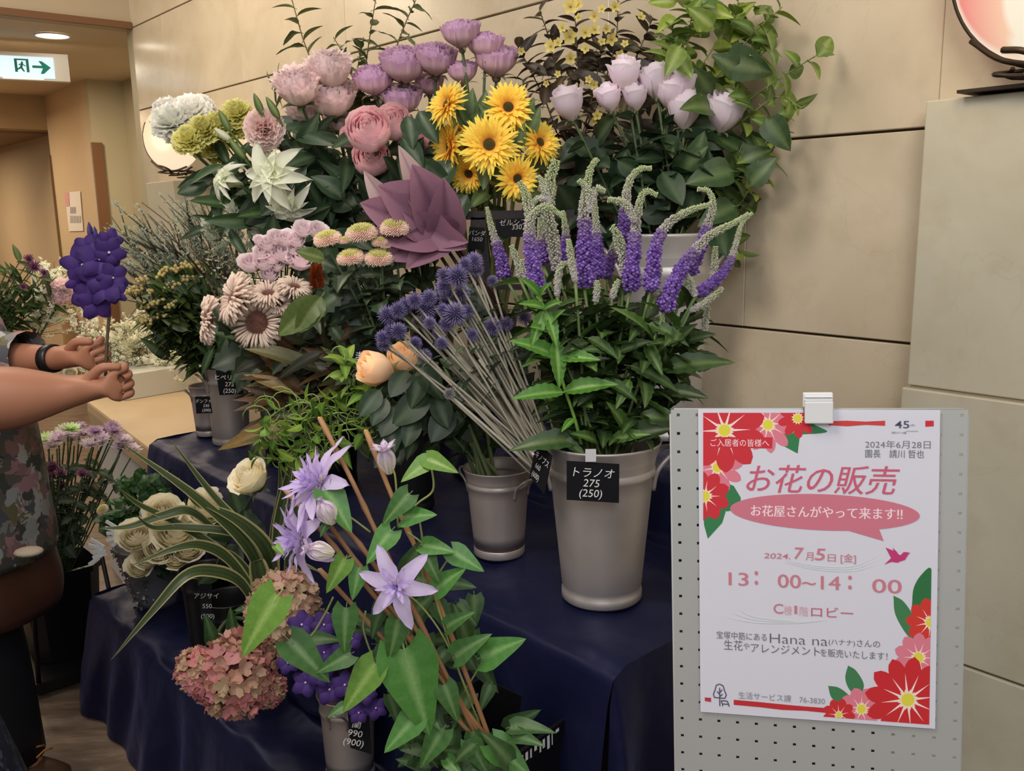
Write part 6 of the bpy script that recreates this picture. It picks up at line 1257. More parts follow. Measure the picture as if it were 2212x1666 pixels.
# hummingbird
HB = C(196, 64, 122); INK.poly([(1913, 1183), (1930, 1190), (1945, 1200), (1955, 1193), (1966, 1195), (1950, 1208), (1940, 1216), (1926, 1214), (1910, 1220), (1925, 1206)], HB, False)
INK.poly([(1928, 1183), (1938, 1193), (1943, 1203), (1935, 1204)], HB, False); INK.poly([(1945, 1200), (1952, 1193), (1960, 1193), (1963, 1197), (1955, 1210), (1942, 1214)], HB, False); INK.poly([(1962, 1193.5), (1966, 1194.3), (1962, 1195.5)], C(140, 120, 110), False)
def swoosh(pts, w, col):
    c_ = catmull([V((x, y, 0)) for x, y in pts], 6); n = len(c_); o = []
    for s_ in (1, -1):
        for i in (range(n) if s_ > 0 else reversed(range(n))):
            t = i / (n - 1); tg = c_[min(n - 1, i + 1)] - c_[max(0, i - 1)]; nr = V((-tg.y, tg.x, 0)).normalized(); p = c_[i] + nr * s_ * w * sin(pi * t); o.append((p.x, p.y))
    INK.poly(o, col, False)
GS = C(214, 220, 222)
for k in range(3):
    swoosh([(1690, 1208 + k * 3), (1760, 1222 + k * 4), (1840, 1224 + k * 5), (1900, 1200 + k * 9)], 1.1, GS); swoosh([(1560 + k * 16, 1332 - k * 9), (1630, 1345 - k * 6), (1720, 1346 - k * 2), (1790, 1340)], 1.1, GS)
# tree and bench mark
INKC = C(86, 76, 104)
def line(pts, w=1.1):
    for a, b_ in zip(pts, pts[1:]):
        d = V((b_[0] - a[0], b_[1] - a[1], 0)).normalized(); n = V((-d.y, d.x, 0)) * w; INK.poly([(a[0] + n.x, a[1] + n.y), (b_[0] + n.x, b_[1] + n.y), (b_[0] - n.x, b_[1] - n.y), (a[0] - n.x, a[1] - n.y)], INKC, False)
line([(1554, 1478), (1562, 1482), (1565, 1492), (1569, 1502), (1566, 1509), (1543, 1507), (1541, 1500), (1545, 1490), (1547, 1481), (1554, 1478)]); line([(1554.5, 1486), (1555, 1526)]); line([(1554, 1500), (1549, 1494)]); line([(1555, 1497), (1560, 1490)]); line([(1555, 1505), (1561, 1500)])
line([(1558, 1514), (1571, 1515), (1574, 1522), (1560, 1521), (1558, 1514)]); line([(1561, 1521), (1561, 1526)]); line([(1574, 1522), (1575, 1527)])
link('printed_artwork', INK.q.mesh('printed_artwork', PAPER, False), ps)
TM_ = {}
def tmat(c):
    if c not in TM_:
        TM_[c] = plain('ink_%d' % len(TM_), C(*c), .7)
    return TM_[c]
def ptext(s, x, y, h, wpx, col, off=0, shear=0, name='lettering', dup=False):
    """baseline starts at photo pixel (x, y); letters h px tall, line wpx px long"""
    LAY[0] += 3e-6; p = Q(x, y, LAY[0]); sz = (Q(x, y) - Q(x, y - h)).length / .80; o = text(ps, s, p, BX, BZ, sz, tmat(col), name, shear, off * sz, 'LEFT')
    wd = max(v.co.x for v in o.data.vertices) - min(v.co.x for v in o.data.vertices); k = (Q(x + wpx, y) - p).length / max(1e-6, wd)
    mn = min(v.co.x for v in o.data.vertices); o.matrix_basis = o.matrix_basis @ Matrix.Diagonal((k, 1, 1, 1)) @ Matrix.Translation((-mn, 0, 0))
    if dup: o.data.transform(Matrix.Identity(4)); d_ = link(name, o.data, ps); d_.matrix_basis = o.matrix_basis.copy(); d_.location += BX * .00045 + BN * 2e-6
    return o
PK, PKD, GY, GYD = (208, 96, 122), (206, 128, 142), (120, 120, 130), (104, 104, 114)
ptext('ご入居者の皆様へ', 1535, 963, 14, 126, (252, 226, 232), .0); ptext('45', 1933, 925, 18, 30, (78, 78, 104), .004); ptext('th', 1966, 921, 6, 8, (150, 148, 166)); ptext('ANNIVERSARY', 1957, 933, 3, 26, (150, 148, 166)); ptext('宝塚エデンの園', 1926, 937, 4, 30, (96, 96, 116))
for pts_ in ([(1925, 929), (1945, 930), (1965, 926), (1984, 922)], [(1925, 932), (1945, 933), (1960, 930)]): pass
ptext('2024年6月28日', 1869, 967, 15, 140, GY, -.006); ptext('園長　請川 哲也', 1869, 987, 15, 126, GY, .002)
ptext('お花の販売', 1612, 1058, 52, 330, PK, .0, .25, dup=True); ptext('お花屋さんがやって来ます‼', 1622, 1113, 21, 326, (252, 226, 232), .0, dup=True)
ptext('2024.', 1650, 1206, 13, 57, PKD, .006, .1); ptext('7', 1716, 1207, 28, 20, PKD, .008, .12); ptext('月', 1740, 1209, 16, 16, PKD, .0); ptext('5', 1760, 1210, 29, 22, PKD, .008, .12); ptext('日', 1788, 1212, 15, 16, PKD, .0); ptext('[金]', 1816, 1213, 16, 32, PKD, .002)
ptext('13', 1574, 1264, 32, 42, PKD, .0, dup=True); ptext('：', 1630, 1262, 34, 6, PKD, .03); 
ptext('00~14', 1680, 1269, 33, 134, PKD, .0, dup=True); ptext('：', 1832, 1272, 34, 6, PKD, .03); ptext('00', 1884, 1280, 34, 62, PKD, .0, dup=True)
ptext('C', 1671, 1325, 24, 20, PKD, .008); ptext('棟', 1693, 1327, 18, 17, (222, 176, 184)); ptext('1', 1716, 1326, 20, 3.5, PKD, .01); ptext('階', 1727, 1329, 18, 18, (222, 176, 184)); ptext('ロビー', 1752, 1331, 20, 90, (200, 116, 132), .006)
ptext('宝塚中筋にある', 1548, 1378, 14, 108, GY, .001); ptext('Hana na', 1663, 1389, 24, 124, GYD, -.012); ptext('(ハナナ)', 1790, 1392, 12, 56, GY, 0); ptext('さんの', 1851, 1396, 14, 49, GY, .001)
ptext('生花', 1564, 1402, 19, 40, GYD, -.004); ptext('や', 1606, 1402, 13, 12, GY); ptext('アレンジメント', 1622, 1408, 18, 148, GYD, -.004); ptext('を販売いたします！', 1772, 1417, 15, 144, GY, .001)
ptext('生活サービス課　76-3830', 1595, 1508, 13, 186, (150, 150, 158), .001)
# white clip
cp = thing('white_clip', 'white plastic clip holding the top of the poster', 'clip', Q(1768, 890, .006)); q = M()
def cq(x, y, o): return Q(x, y, o) - cp.location
R_ = Matrix((BX, BZ, BN)).transposed()
def cbox(xa, xb, ya, yb, o0, o1, nm, c=C(226, 226, 228)):
    q = M(); a, b_ = Q(xa, yb, (o0 + o1) / 2), Q(xb, ya, (o0 + o1) / 2); d = b_ - a; q.box((a + b_) / 2 - cp.location, (abs(d.dot(BX)) / 2, abs(d.dot(BZ)) / 2, (o1 - o0) / 2), c, R_); o = link(nm, q.mesh(nm, PLAIN, False), cp); m_ = o.modifiers.new('b', 'BEVEL'); m_.width = .0018; m_.segments = 3; return o
cbox(1738, 1800, 867, 915, .004, .012, 'front_jaw'); cbox(1734, 1799, 848, 880, -.004, .006, 'grip'); cbox(1738, 1799, 856, 859, .006, .009, 'ridge'); cbox(1738, 1799, 863, 867, .006, .010, 'ridge'); cbox(1735, 1743, 876, 893, -.006, .006, 'hinge', C(120, 120, 122))

# ============================================================ bench, box and bucket at the far left
bn = thing('counter', 'tan topped low counter with a white base behind the left end of the stand', 'counter', PZ(380, 1080, 0)); q = M()
A = [PZ(190, 868, .76), PZ(345, 985, .76), PZ(520, 940, .76), PZ(450, 812, .76)]; Lb = bn.location
rings = [(1.0, .76, 0), (1.012, .752, 0), (1.02, .72, 0), (1.0, .66, 0)]; c_ = sum((a for a in A), V((0, 0, 0))) / 4
for s_, z, _ in rings:
    for a in A: p = c_ + (a - c_) * s_; q.v.append((p.x - Lb.x, p.y - Lb.y, z)); q.c.append(C(196, 170, 134))
for i in range(3):
    for k in range(4): k2 = (k + 1) % 4; q.f.append((i * 4 + k, i * 4 + k2, i * 4 + 4 + k2, i * 4 + 4 + k))
q.f.append((3, 2, 1, 0)); q.f.append((12, 13, 14, 15)); link('counter_top', q.mesh('counter_top', PLAIN, False), bn)
q = M(); q.prism([V((c_.x + (a.x - c_.x) * .93 - Lb.x, c_.y + (a.y - c_.y) * .93 - Lb.y, .0)) for a in A], V((0, 0, .66)), C(206, 204, 200)); link('base_panel', q.mesh('base_panel', PLAIN, False), bn)
bx = thing('white_box', 'long white box of small white flowers on the tan counter', 'box', PZ(335, 855, .762)); q = M()
b0, b1, b2 = PZ(268, 866, .762), PZ(428, 838, .762), PZ(240, 828, .762); e1, e2 = b1 - b0, b2 - b0
q.prism([b0 - bx.location, b1 - bx.location, b1 + e2 - bx.location, b2 - bx.location], V((0, 0, .11)), C(226, 222, 206)); link('box_body', q.mesh('box_body', PAPER, False), bx)
cb = (b0 + b1 + e2 + b2) / 4 if 0 else b0 + e1 * .5 + e2 * .5 + V((0, 0, .1))
SN = [(RND.uniform(130, 450), RND.uniform(670, 800)) for _ in range(36)]; SO = ords(SN)
for i in range(36):
    tx, ty = SN[i]; b_ = cb + e1 * RND.uniform(-.4, .4); t_ = P(tx, ty, cb.y + RND.uniform(-.25, .1)); t_ = t_ if t_.dot(N) < 1.8 else PN(tx, ty, 1.8); o = link('white_flower_spray', pick('snow')); tag(o, 'arching spray of tiny creamy white flowers in the white box, ' + SO[i], 'flower spray', 'white sprays in the box'); o.matrix_basis = TM(b_, frame(t_ - b_, RND.uniform(0, 6)), max(.14, (t_ - b_).length))
# black bucket of chrysanthemums on a low black trolley
tb0 = PZ(140, 1400, .05); tr = thing('black_trolley', 'low black trolley with thin posts under the black bucket of chrysanthemums', 'trolley', V((tb0.x, tb0.y, 0))); q = M(); R_ = Matrix((-UU, N, V((0, 0, 1)))).transposed()
q.box(V((0, 0, .035)), (.22, .15, .018), C(22, 20, 22), R_); link('tray', q.mesh('tray', PLAST, False), tr)
for sx_, sy_ in ((1, 1), (1, -1), (-1, 1), (-1, -1)):
    q = M(); a = R_ @ V((sx_ * .19, sy_ * .13, .02)); q.ball(a, .02, C(30, 30, 32), 8, 5); link('caster', q.mesh('caster', PLAST), tr)
    q = M(); q.tube([R_ @ V((sx_ * .205, sy_ * .135, .05)), R_ @ V((sx_ * .17, sy_ * .11, .42))], .008, 6, C(22, 20, 22)); link('post', q.mesh('post', PLAST), tr)
kb_ = thing('black_bucket', 'square black bucket on the trolley holding a dome of chrysanthemums', 'bucket', V((tb0.x, tb0.y, .055))); q = M()
for s_, z in ((.105, 0), (.125, .30), (.135, .30), (.135, .32), (.12, .32), (.1, .02)):
    for k in range(16):
        a = 2 * pi * k / 16 + .2; r_ = s_ / max(abs(cos(a)), abs(sin(a))) ** .85; v_ = R_ @ V((r_ * cos(a), r_ * sin(a), z)); q.v.append(tuple(v_)); q.c.append(C(18, 18, 22))
for i in range(5):
    for k in range(16): k2 = (k + 1) % 16; q.f.append((i * 16 + k, i * 16 + k2, i * 16 + 16 + k2, i * 16 + 16 + k))
q.f.append(tuple(range(16))); q.f.append(tuple(range(80, 96))); link('bucket_body', q.mesh('bucket_body', PLAST, False), kb_)
MB_ = V((tb0.x, tb0.y, .3)); mums = []
for i in range(15): mums.append(('mum_white', RND.uniform(105, 285), 0, 46, 'pale pinkish white'))
for i in range(5): mums.append(('mum_green', RND.uniform(88, 170), -16, 46, 'lime green'))
for i in range(7): mums.append(('mum_mauve', RND.uniform(145, 265), -24, 40, 'mauve and white'))
for i in range(10): mums.append(('mum_plum', RND.uniform(95, 180), 60, 34, 'dark plum'))
MO = {}
for kk in {m_[0] for m_ in mums}:
    g_ = [(m_[1], 0) for m_ in mums if m_[0] == kk]; MO.update({(kk, g_[i][0]): o for i, o in enumerate(ords(g_))})
for k, x, dy, s, cn in mums:
    y = 950 + dy + ((x - 180) / 110) ** 2 * 18 + RND.uniform(-14, 14) + (RND.uniform(-20, 45) if k == 'mum_plum' else 0); flower(k, 'chrysanthemum', cn + ' small chrysanthemum in the dome at the left, ' + MO[(k, x)], 'chrysanthemum', x, y, s, tb0.y - .05 + RND.uniform(-.1, .06) - (.08 if k == 'mum_plum' else 0), jit(MB_, .05), cn + ' chrysanthemums in the square bucket', k=.25, upk=.8, leaf='leaf_mum', nleaf=4, leafL=.05, t0=.3, t1=.85, rad=.0025, bow=.02)
# distant bouquet at the left edge
gb = P(-60, 800, 3.3)
LSO = ords([(40,),(75,),(100,),(115,),(60,),(20,),(95,),(30,),(120,),(50,),(5,),(80,),(10,),(45,)])
for i, (x, y) in enumerate(((40, 590), (75, 572), (100, 600), (115, 640), (60, 655), (20, 575), (95, 625), (30, 640), (120, 600), (50, 610), (5, 610), (80, 650), (10, 650), (45, 560))):
    branch('leafy_stem', 'leafy green stem in the bouquet at the far left edge, ' + LSO[i], 'leafy stem', jit(gb, .04), [(lerp(-60, x, .4), lerp(800, y, .5)), (x, y)], 3.3, 3.25, 'leaf_berry', 12, .08, .004, C(70, 90, 50), 'leafy stems at the far left')
for x, y, s in ((62, 560, 26), (74, 578, 34), (95, 590, 22), (50, 620, 20)): flower('mum_plum', 'plum_flower', 'dark plum bloom in the far left bouquet, ' + {62: 'second from the left', 74: 'third from the left', 95: 'rightmost', 50: 'lowest and leftmost'}[x], 'flower', x, y, s, 3.2, gb, 'plum blooms at the far left', rad=.002)
for i in range(9):
    t_ = P(100 + i * 8, RND.uniform(555, 640), 3.35); b_ = P(60, 760, 3.4); o = link('white_flower_spray', pick('snow')); tag(o, 'pale white spray beside the plum blooms at the far left, ' + ORD[i], 'flower spray', 'white sprays at the far left'); o.matrix_basis = TM(b_, frame(t_ - b_, RND.uniform(0, 6)), (t_ - b_).length)
flower('rose_blush', 'blush_rose', 'large pale blush bloom beside the held orchid', 'rose', 132, 636, 54, 3.3, P(60, 780, 3.35), None, axis=(.3, -.8, .5), rad=.004)
# cafe furniture in the background
ch = thing('wooden_chair', 'light wooden chair with a red seat far away at the left', 'chair', PZ(85, 722, 0) * 1.0); Lc = ch.location; zf = 0
q = M(); q.box(V((0, 0, .42)), (.22, .22, .03), C(190, 62, 46)); link('seat', q.mesh('seat', PLAIN, False), ch)
for sx_, sy_ in ((1, 1), (1, -1), (-1, 1), (-1, -1)): q = M(); q.tube([V((sx_ * .18, sy_ * .18, .4)), V((sx_ * .23, sy_ * .23, 0))], .018, 6, C(190, 128, 76)); link('leg', q.mesh('leg', WOOD), ch)
q = M(); q.tube(catmull([V((-.2, .2, .42)), V((-.22, .26, .75)), V((0, .3, .8)), V((.22, .26, .75)), V((.2, .2, .42))]), .018, 6, C(120, 70, 46)); link('backrest', q.mesh('backrest', WOOD), ch)
st_ = thing('dark_stool', 'dark round stool with a grey seat by the far corridor wall', 'stool', PZ(138, 790, 0)); q = M(); q.lathe([(.15, 0), (.16, .05), (.15, .4), (.001, .4)], 24, C(58, 46, 46)); link('stool_body', q.mesh('stool_body', PLAIN), st_)
q = M(); q.lathe([(.17, .4), (.18, .43), (.17, .5), (.12, .52), (.001, .52)], 24, C(130, 118, 114)); link('seat_pad', q.mesh('seat_pad', PLAIN), st_)
rug = thing('red_mat', 'red mat on the floor beyond the shopper', 'mat', PZ(90, 760, 0)); q = M(); q.prism([p - rug.location + V((0, 0, .004)) for p in (PZ(-80, 772, 0), PZ(60, 806, 0), PZ(190, 795, 0), PZ(130, 748, 0))], V((0, 0, .006)), C(196, 60, 48)); link('mat_body', q.mesh('mat_body', PLAIN, False), rug)
pn = thing('wooden_screen', 'pale wooden screen standing behind the held orchid', 'screen', PZ(190, 850, 0)); q = M(); a, b_ = PZ(150, 852, 0), PZ(232, 812, 0); q.prism([v - pn.location for v in (a, b_, b_ + V((0, 0, .85)), a + V((0, 0, .85)))], V((0, .03, 0)), C(214, 184, 142)); link('panel_body', q.mesh('panel_body', PLAIN, False), pn)
for i, (x, y, s) in enumerate(((96, 808, 26), (128, 806, 30), (152, 806, 22), (200, 800, 20))):
    flower('rose_cream', 'cream_rose', 'small cream bloom on the floor display beyond the arms, ' + ORD[i], 'rose', x, y, s, 3.3, P(x + 5, y + 50, 3.35), 'small cream blooms beyond the arms', rad=.003)

# ============================================================ people
def skin_body(name, joints, bones, mat, parent, col, root=0):
    me = bpy.data.meshes.new(name); me.from_pydata([j[0] for j in joints], bones, [])
    o = link(name, me, parent); m_ = o.modifiers.new('skin', 'SKIN'); m_.use_smooth_shade = True; sv = me.skin_vertices[0].data
    for i, j in enumerate(joints): r = j[1]; sv[i].radius = (r, r) if not isinstance(r, tuple) else r; sv[i].use_root = (i == root)
    m2 = o.modifiers.new('s', 'SUBSURF'); m2.levels = 2; m2.render_levels = 2
    me.materials.append(mat); return o
SK1 = plain('skin_tan', C(176, 122, 96), .5); SK2 = plain('skin_light', C(206, 160, 132), .5)
def loft(q, secs, n=20, col=(1, 1, 1), cap=True, wob=0):
    """rings: (centre, rx, ry) horizontal ellipses"""
    b = len(q.v)
    for ci, (c, rx, ry) in enumerate(secs):
        for k in range(n):
            a = 2 * pi * k / n; w_ = 1 + wob * sin(a * 5 + ci * .6) * ci / len(secs); q.v.append((c[0] + rx * cos(a) * w_, c[1] + ry * sin(a) * w_, c[2])); q.c.append(col)
    for i in range(len(secs) - 1):
        for k in range(n): k2 = (k + 1) % n; a = b + i * n; q.f.append((a + k, a + k2, a + n + k2, a + n + k))
    if cap: q.f.append(tuple(b + k for k in reversed(range(n)))); q.f.append(tuple(b + (len(secs) - 1) * n + k for k in range(n)))
def sleeve(q, pts, rads, n=14, col=(1, 1, 1)): q.tube(catmull(pts, 4), [lerp(rads[0], rads[1], i / (4 * (len(pts) - 1))) * (1 + .04 * sin(i * 2.1)) for i in range(4 * (len(pts) - 1) + 1)], n, col, False)
def person(label, at, face, sk, hair, H=1.62, hands=None, shirt=None, long_shirt=.64, trouser=C(26, 26, 32), skirt=None, apron=False, wide=1.0, shoes=C(70, 48, 34), feet=None):
    root = thing('person', label, 'person', V((at[0], at[1], 0))); L = root.location; fx = V((cos(face), sin(face), 0)); lx = V((-sin(face), cos(face), 0)); s = H / 1.62
    def G(f, l, z): return fx * f + lx * l + V((0, 0, z * s))
    J = []; B = []
    def add(p, r, par=None):
        J.append((tuple(p), r)); i = len(J) - 1
        if par is not None: B.append((par, i))
        return i
    pel = add(G(0, 0, .88), .13 * wide); sp = add(G(.02, 0, 1.05), .13 * wide, pel); chs = add(G(.02, 0, 1.25), .14 * wide, sp); nk = add(G(0, 0, 1.38), .055, chs); hb = add(G(.02, 0, 1.45), .075, nk); hm = add(G(.03, 0, 1.53), .088, hb); ht = add(G(.02, 0, 1.60), .06, hm)
    hh = hands or {}
    for sd in (1, -1):
        shd = add(G(0, sd * .17 * wide, 1.33), .055, chs)
        if sd in hh:
            el, wr, tgt = hh[sd]['elbow'] - L, hh[sd]['wrist'] - L, hh[sd]['grip'] - L
        else: el, wr, tgt = G(-.03, sd * .24 * wide, 1.06), G(.06, sd * .25 * wide, .84), G(.08, sd * .25 * wide, .76)
        fr = hh.get(sd, {}).get('fat', 1.0); sh_p = V(J[shd][0]); um = add(lerp(sh_p, el, .5), .046 * fr, shd); e_ = add(el, .041 * fr, um); fm = add(lerp(el, wr, .35), .043 * fr, e_); w_ = add(wr, .027 * fr ** .5, fm)
        d = (tgt - wr).normalized(); up = hh.get(sd, {}).get('up', V((0, 0, 1))); side = d.cross(up).normalized(); up = side.cross(d).normalized(); hs = hh.get(sd, {}).get('hs', 1.05); pm = add(wr + d * .05 * hs, (.034 * hs, .022 * hs), w_); kn = add(wr + d * .085 * hs, (.036 * hs, .02 * hs), pm)
        curl = hh.get(sd, {}).get('curl', 1.0); bend = side * hh.get(sd, {}).get('bendside', 1)
        for k, (o_, l_) in enumerate(((.028, .9), (.01, 1.0), (-.009, .94), (-.027, .76))):
            p0 = wr + (d * .09 + up * o_) * hs; p1 = p0 + (d * .7 + bend * .75).normalized() * .03 * l_ * hs; p2 = p1 + (d * -.35 + bend * .9).normalized() * .025 * l_ * hs; p3 = p2 + (d * -.95 + bend * .1).normalized() * .019 * l_ * hs
            a = add(p0, .0098 * hs, kn); b = add(p1, .009 * hs, a); c = add(p2, .0082 * hs, b); add(p3, .0072 * hs, c)
        t0 = add(wr + (d * .04 + up * .024 - bend * .004) * hs, .015, pm); t1 = add(wr + (d * .075 + up * .046 - bend * .006) * hs, .011, t0); add(wr + (d * .108 + up * .036 + bend * .008) * hs, .0095, t1)
    for sd in (1, -1):
        hp = add(G(0, sd * .09, .84), .095 * wide, pel); fo = feet[sd] - L if feet else G(0, sd * .11, .06); kn_ = add(lerp(V(J[hp][0]), fo, .52) + fx * .03, .065, hp); an = add(fo + V((0, 0, .04)), .04, kn_); add(fo + fx * .1 + V((0, 0, -.01)), .035, an)
    skin_body('body', J, B, sk, root, None, pel)
    # face
    hc = G(.03, 0, 1.52); q = M()
    for sd in (1, -1): q.ball(hc + fx * .082 + lx * sd * .032 + V((0, 0, .012)), .011, C(236, 232, 226), 8, 6); q.ball(hc + fx * .0905 + lx * sd * .032 + V((0, 0, .012)), .006, C(40, 28, 22), 6, 5)
    link('eyes', q.mesh('eyes', PLAIN), root)
    q = M(); q.ball(hc + fx * .098 + V((0, 0, -.012)), .013, C(196, 140, 114), 8, 6, (1, 1, 1.5)); q.ball(hc + fx * .088 + V((0, 0, -.045)), .017, C(176, 96, 88), 8, 5, (1, 1, .35))
    for sd in (1, -1): q.ball(hc + lx * sd * .085 + V((0, 0, -.005)), .022, C(190, 134, 108), 8, 5, (.6, .6, 1.2))
    link('facial_features', q.mesh('facial_features', SKIN), root)
    q = M(); q.lathe([(.001, .105), (.05, .098), (.088, .07), (.104, .03), (.106, -.02), (.098, -.05)], 18, hair, 1, 1, hc - fx * .018 + V((0, 0, .012)))
    for i, v in enumerate(q.v):
        p = V(v) - hc
        if p.dot(fx) > .03 and p.z < .045: q.v[i] = tuple(V(v) - fx * .035 + V((0, 0, .03)))
    link('hair', q.mesh('hair', PLAIN), root)
    if shirt:
        q = M(); R2 = Matrix.Rotation(face, 3, 'Z')
        secs = [(.01, 0, long_shirt, .245, .235), (.012, 0, long_shirt + .02, .25, .235), (.02, 0, .80, .235, .225), (.03, 0, .92, .225, .21), (.04, 0, 1.05, .205, .20), (.03, 0, 1.18, .18, .195), (.02, 0, 1.28, .155, .205), (.0, 0, 1.345, .11, .17), (0, 0, 1.385, .065, .075)]
        loft(q, [((f, l, z * s), rx * wide, ry * wide) for f, l, z, rx, ry in secs], 28, wob=0); q.v = [tuple(R2 @ V(v)) for v in q.v]
        link('shirt_body', q.mesh('shirt_body', shirt), root)
        for sd in (1, -1):
            sh_p = G(-.01, sd * .15 * wide, 1.335); el = (hh[sd]['elbow'] - L) if sd in hh else G(-.03, sd * .24 * wide, 1.06); wr = (hh[sd]['wrist'] - L) if sd in hh else el
            k = hh.get(sd, {}).get('sleeve', .75); q = M()
            pts = [sh_p, lerp(sh_p, el, .5), lerp(sh_p, el, .95)] if k <= 1 else [sh_p, lerp(sh_p, el, .6), el, lerp(el, wr, k - 1)]
            if k < .9: pts[-1] = lerp(sh_p, el, k)
            sleeve(q, pts, (.085 * wide, .07)); link('sleeve', q.mesh('sleeve', shirt), root)
    if skirt:
        q = M(); R2 = Matrix.Rotation(face, 3, 'Z'); loft(q, [((0, 0, z * s), r * wide, r * wide) for z, r in ((.10, .40), (.4, .34), (.7, .26), (.85, .21), (1.0, .17))], 28, wob=.06); q.v = [tuple(R2 @ V(v)) for v in q.v]; link('long_skirt', q.mesh('long_skirt', skirt), root)
    else:
        for sd in (1, -1):
            fo = feet[sd] - L if feet else G(0, sd * .11, .06); hp = G(0, sd * .09, .86); q = M(); q.tube(catmull([hp, lerp(hp, fo, .5) + fx * .03, lerp(hp, fo, .99)], 5), [.135 * wide - .05 * i / 10 for i in range(11)], 16, trouser); link('trouser_leg', q.mesh('trouser_leg', PLAIN), root)
    if apron:
        q = M(); n = 12; R2 = Matrix.Rotation(face, 3, 'Z')
        q.patch(n, 8, lambda u, v: R2 @ V((.03 + (.225 + .008 * sin(v * 6)) * wide * cos(u * 1.3), .225 * wide * sin(u * 1.3), (.50 + .2 * v) * s)), lambda u, v: mix(C(72, 44, 34), C(90, 56, 44), .5 + .5 * sin(u * 7)))
        o = link('leather_apron', q.mesh('leather_apron', vmat('leather', .4, 0, namp=.15)), root); m_ = o.modifiers.new('t', 'SOLIDIFY'); m_.thickness = .004
    for sd in (1, -1):
        fo = feet[sd] - L if feet else G(0, sd * .11, .06); q = M()
        prof = [(-.08, .035, .05, .075), (-.05, .042, .05, .095), (.0, .043, .045, .09), (.06, .047, .035, .065), (.12, .046, .028, .052), (.165, .036, .022, .042), (.185, .012, .018, .026)]
        b = len(q.v)
        for x, w2, zc_, h in prof:
            for k in range(12):
                a = 2 * pi * k / 12; p = fo + fx * x + lx * (w2 * cos(a)); q.v.append((p.x, p.y, max(.012, .012 + h * (.5 + .5 * sin(a)) ** .9))); q.c.append(mix(shoes, (0, 0, 0), .2) if sin(a) < -.5 else shoes)
        for i in range(len(prof) - 1):
            for k in range(12): k2 = (k + 1) % 12; a = b + i * 12; q.f.append((a + k, a + k2, a + 12 + k2, a + 12 + k))
        q.f.append(tuple(b + k for k in range(12))); q.f.append(tuple(b + 72 + k for k in range(12))); sh = link('shoe', q.mesh('shoe', SKIN), root)
        q = M()
        for i in range(5): x = .03 + i * .022; q.tube([fo + fx * (x + .006) + lx * .024 + V((0, 0, .03 + .035 - i * .007)), fo + fx * x + V((0, 0, .046 + .035 - i * .009)), fo + fx * (x - .008) - lx * .024 + V((0, 0, .03 + .035 - i * .007))], .003, 5, C(190, 130, 60))
        link('laces', q.mesh('laces', STEM), sh)
        q = M(); pts = [fo + fx * x + lx * (w2 * 1.06 * sg) for sg, rng in ((1, prof), (-1, prof[::-1])) for x, w2, _, _2 in rng]; q.prism([V((p.x, p.y, .0)) for p in pts], V((0, 0, .016)), C(22, 20, 22)); link('sole', q.mesh('sole', PLAST, False), sh)
    return root
w1, g1_ = P(132, 774, 2.17), P(236, 772, 2.12); w2_, g2_ = P(160, 846, 2.05), P(232, 836, 2.05)
pr = person('person in grey floral shirt and brown leather apron holding a violet orchid', (-1.56, 2.34), radians(-8), SK1, C(40, 34, 32), 1.6,
    hands={1: dict(elbow=P(-40, 780, 2.24), wrist=w1, grip=g1_, sleeve=1.62, up=V((0, -.35, 1)), bendside=-1, fat=1.15, curl=1.7), -1: dict(elbow=P(-60, 868, 1.98), wrist=w2_, grip=g2_, sleeve=.72, fat=1.95, hs=1.12, up=V((0, -.2, 1)), bendside=-1, curl=2.0)},
    shirt=SHIRT, long_shirt=.66, apron=True, wide=1.12, shoes=C(84, 56, 36), feet={1: V((-1.72, 2.50, .06)), -1: V((-1.43, 2.28, .06))})
q = M(); wc = lerp(w1, P(-40, 780, 2.24), .12) - pr.location; dv = (w1 - P(-40, 780, 2.24)).normalized(); Rw = frame(dv); 
for i in range(2): pass
for k in range(24):
    a = 2 * pi * k / 24
    for r_, h in ((.034, -.013), (.036, 0), (.034, .013)): q.v.append(tuple(wc + Rw @ V((r_ * cos(a) * 1.1, r_ * sin(a), h)))); q.c.append(C(24, 24, 30))
for k in range(24): k2 = (k + 1) % 24; q.f += [(k * 3, k2 * 3, k2 * 3 + 1, k * 3 + 1), (k * 3 + 1, k2 * 3 + 1, k2 * 3 + 2, k * 3 + 2)]
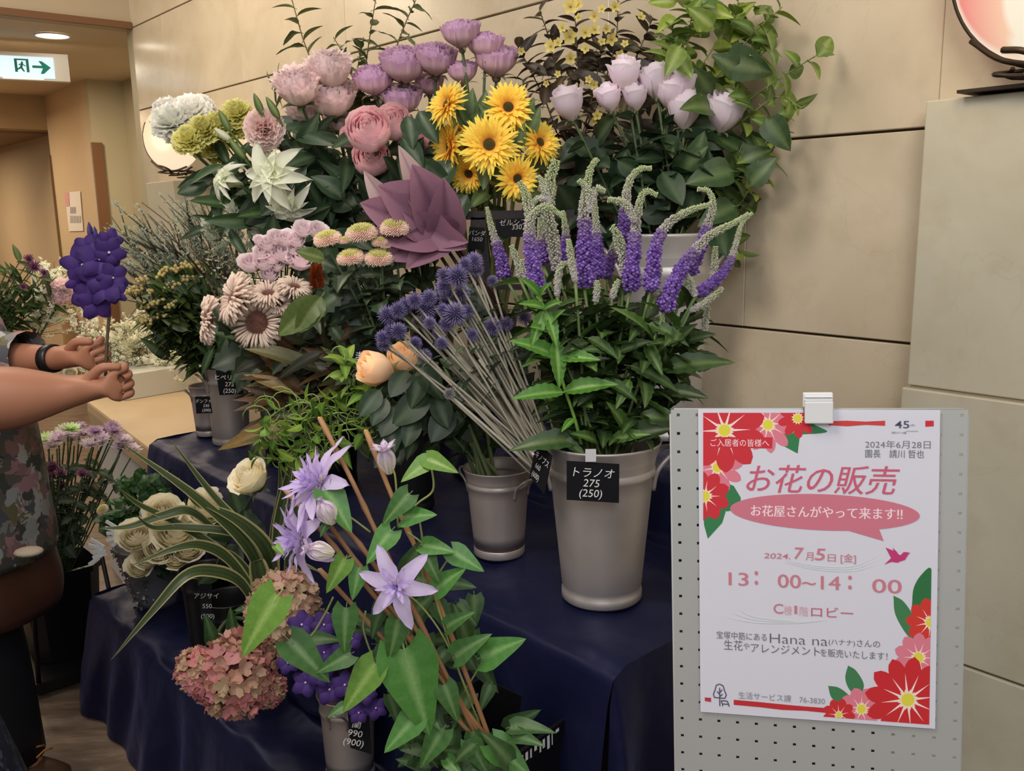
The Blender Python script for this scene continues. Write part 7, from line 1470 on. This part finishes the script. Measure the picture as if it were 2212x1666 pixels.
o = link('wrist_strap', q.mesh('wrist_strap', PLAST), pr); m_ = o.modifiers.new('t', 'SOLIDIFY'); m_.thickness = .004
q = M(); q.ball(P(62, 1192, 2.12) - pr.location, .028, C(186, 170, 150), 12, 6, (1.3, 1, .4)); link('apron_pocket_cloth', q.mesh('apron_pocket_cloth', PAPER), pr)
person('person in a long navy floral skirt standing nearest at the lower left edge', (-1.22, 1.50), radians(70), SK2, C(60, 54, 50), 1.52, hands={k: dict(elbow=V((-1.4, 1.55 + .1 * k, .98)), wrist=V((-1.34, 1.72, .96 + .02 * k)), grip=V((-1.28, 1.8, .96 + .02 * k)), sleeve=1.5) for k in (1, -1)}, shirt=plain('navy_blouse', C(34, 38, 60)), long_shirt=.8, skirt=SKIRT, wide=.86, shoes=C(30, 30, 34))
# the held orchid
ho = thing('violet_orchid', 'deep violet orchid spike held up in the shopper\'s hand', 'orchid', P(228, 812, 2.12)); hb_ = ho.location
pa = catmull([P(228, 812, 2.12), P(231, 740, 2.12), P(236, 660, 2.12), P(222, 600, 2.13), P(205, 540, 2.13), P(196, 490, 2.13)], 4); q = M(); q.tube([p - hb_ for p in pa], .0036, 6, C(96, 84, 66)); link('stem', q.mesh('stem', STEM), ho)
for x, y, s in ((180, 572, 72), (214, 560, 70), (236, 545, 52), (200, 612, 72), (228, 618, 66), (186, 640, 58), (208, 652, 62), (244, 600, 50), (172, 606, 46), (190, 536, 46), (238, 520, 40), (216, 590, 70), (250, 632, 40)):
    h = P(x, y, 2.09); link('bloom', pick('orchid'), ho, TM(h - hb_, frame((CAM - h).normalized() + V((RND.uniform(-.6, .6), 0, RND.uniform(-.4, .4))), RND.uniform(0, 6)), s * 1.4 * 2.09 / F))
OB = bud('orchid_bud', C(44, 28, 96), C(70, 46, 140), .28)
for b, t in (((196, 520), (192, 484)), ((208, 520), (204, 492)), ((200, 530), (208, 500)), ((234, 530), (232, 512))): p0, p1 = P(*b, 2.12), P(*t, 2.12); link('bud', OB, ho, TM(p0 - hb_, frame(p1 - p0), (p1 - p0).length * 1.15))
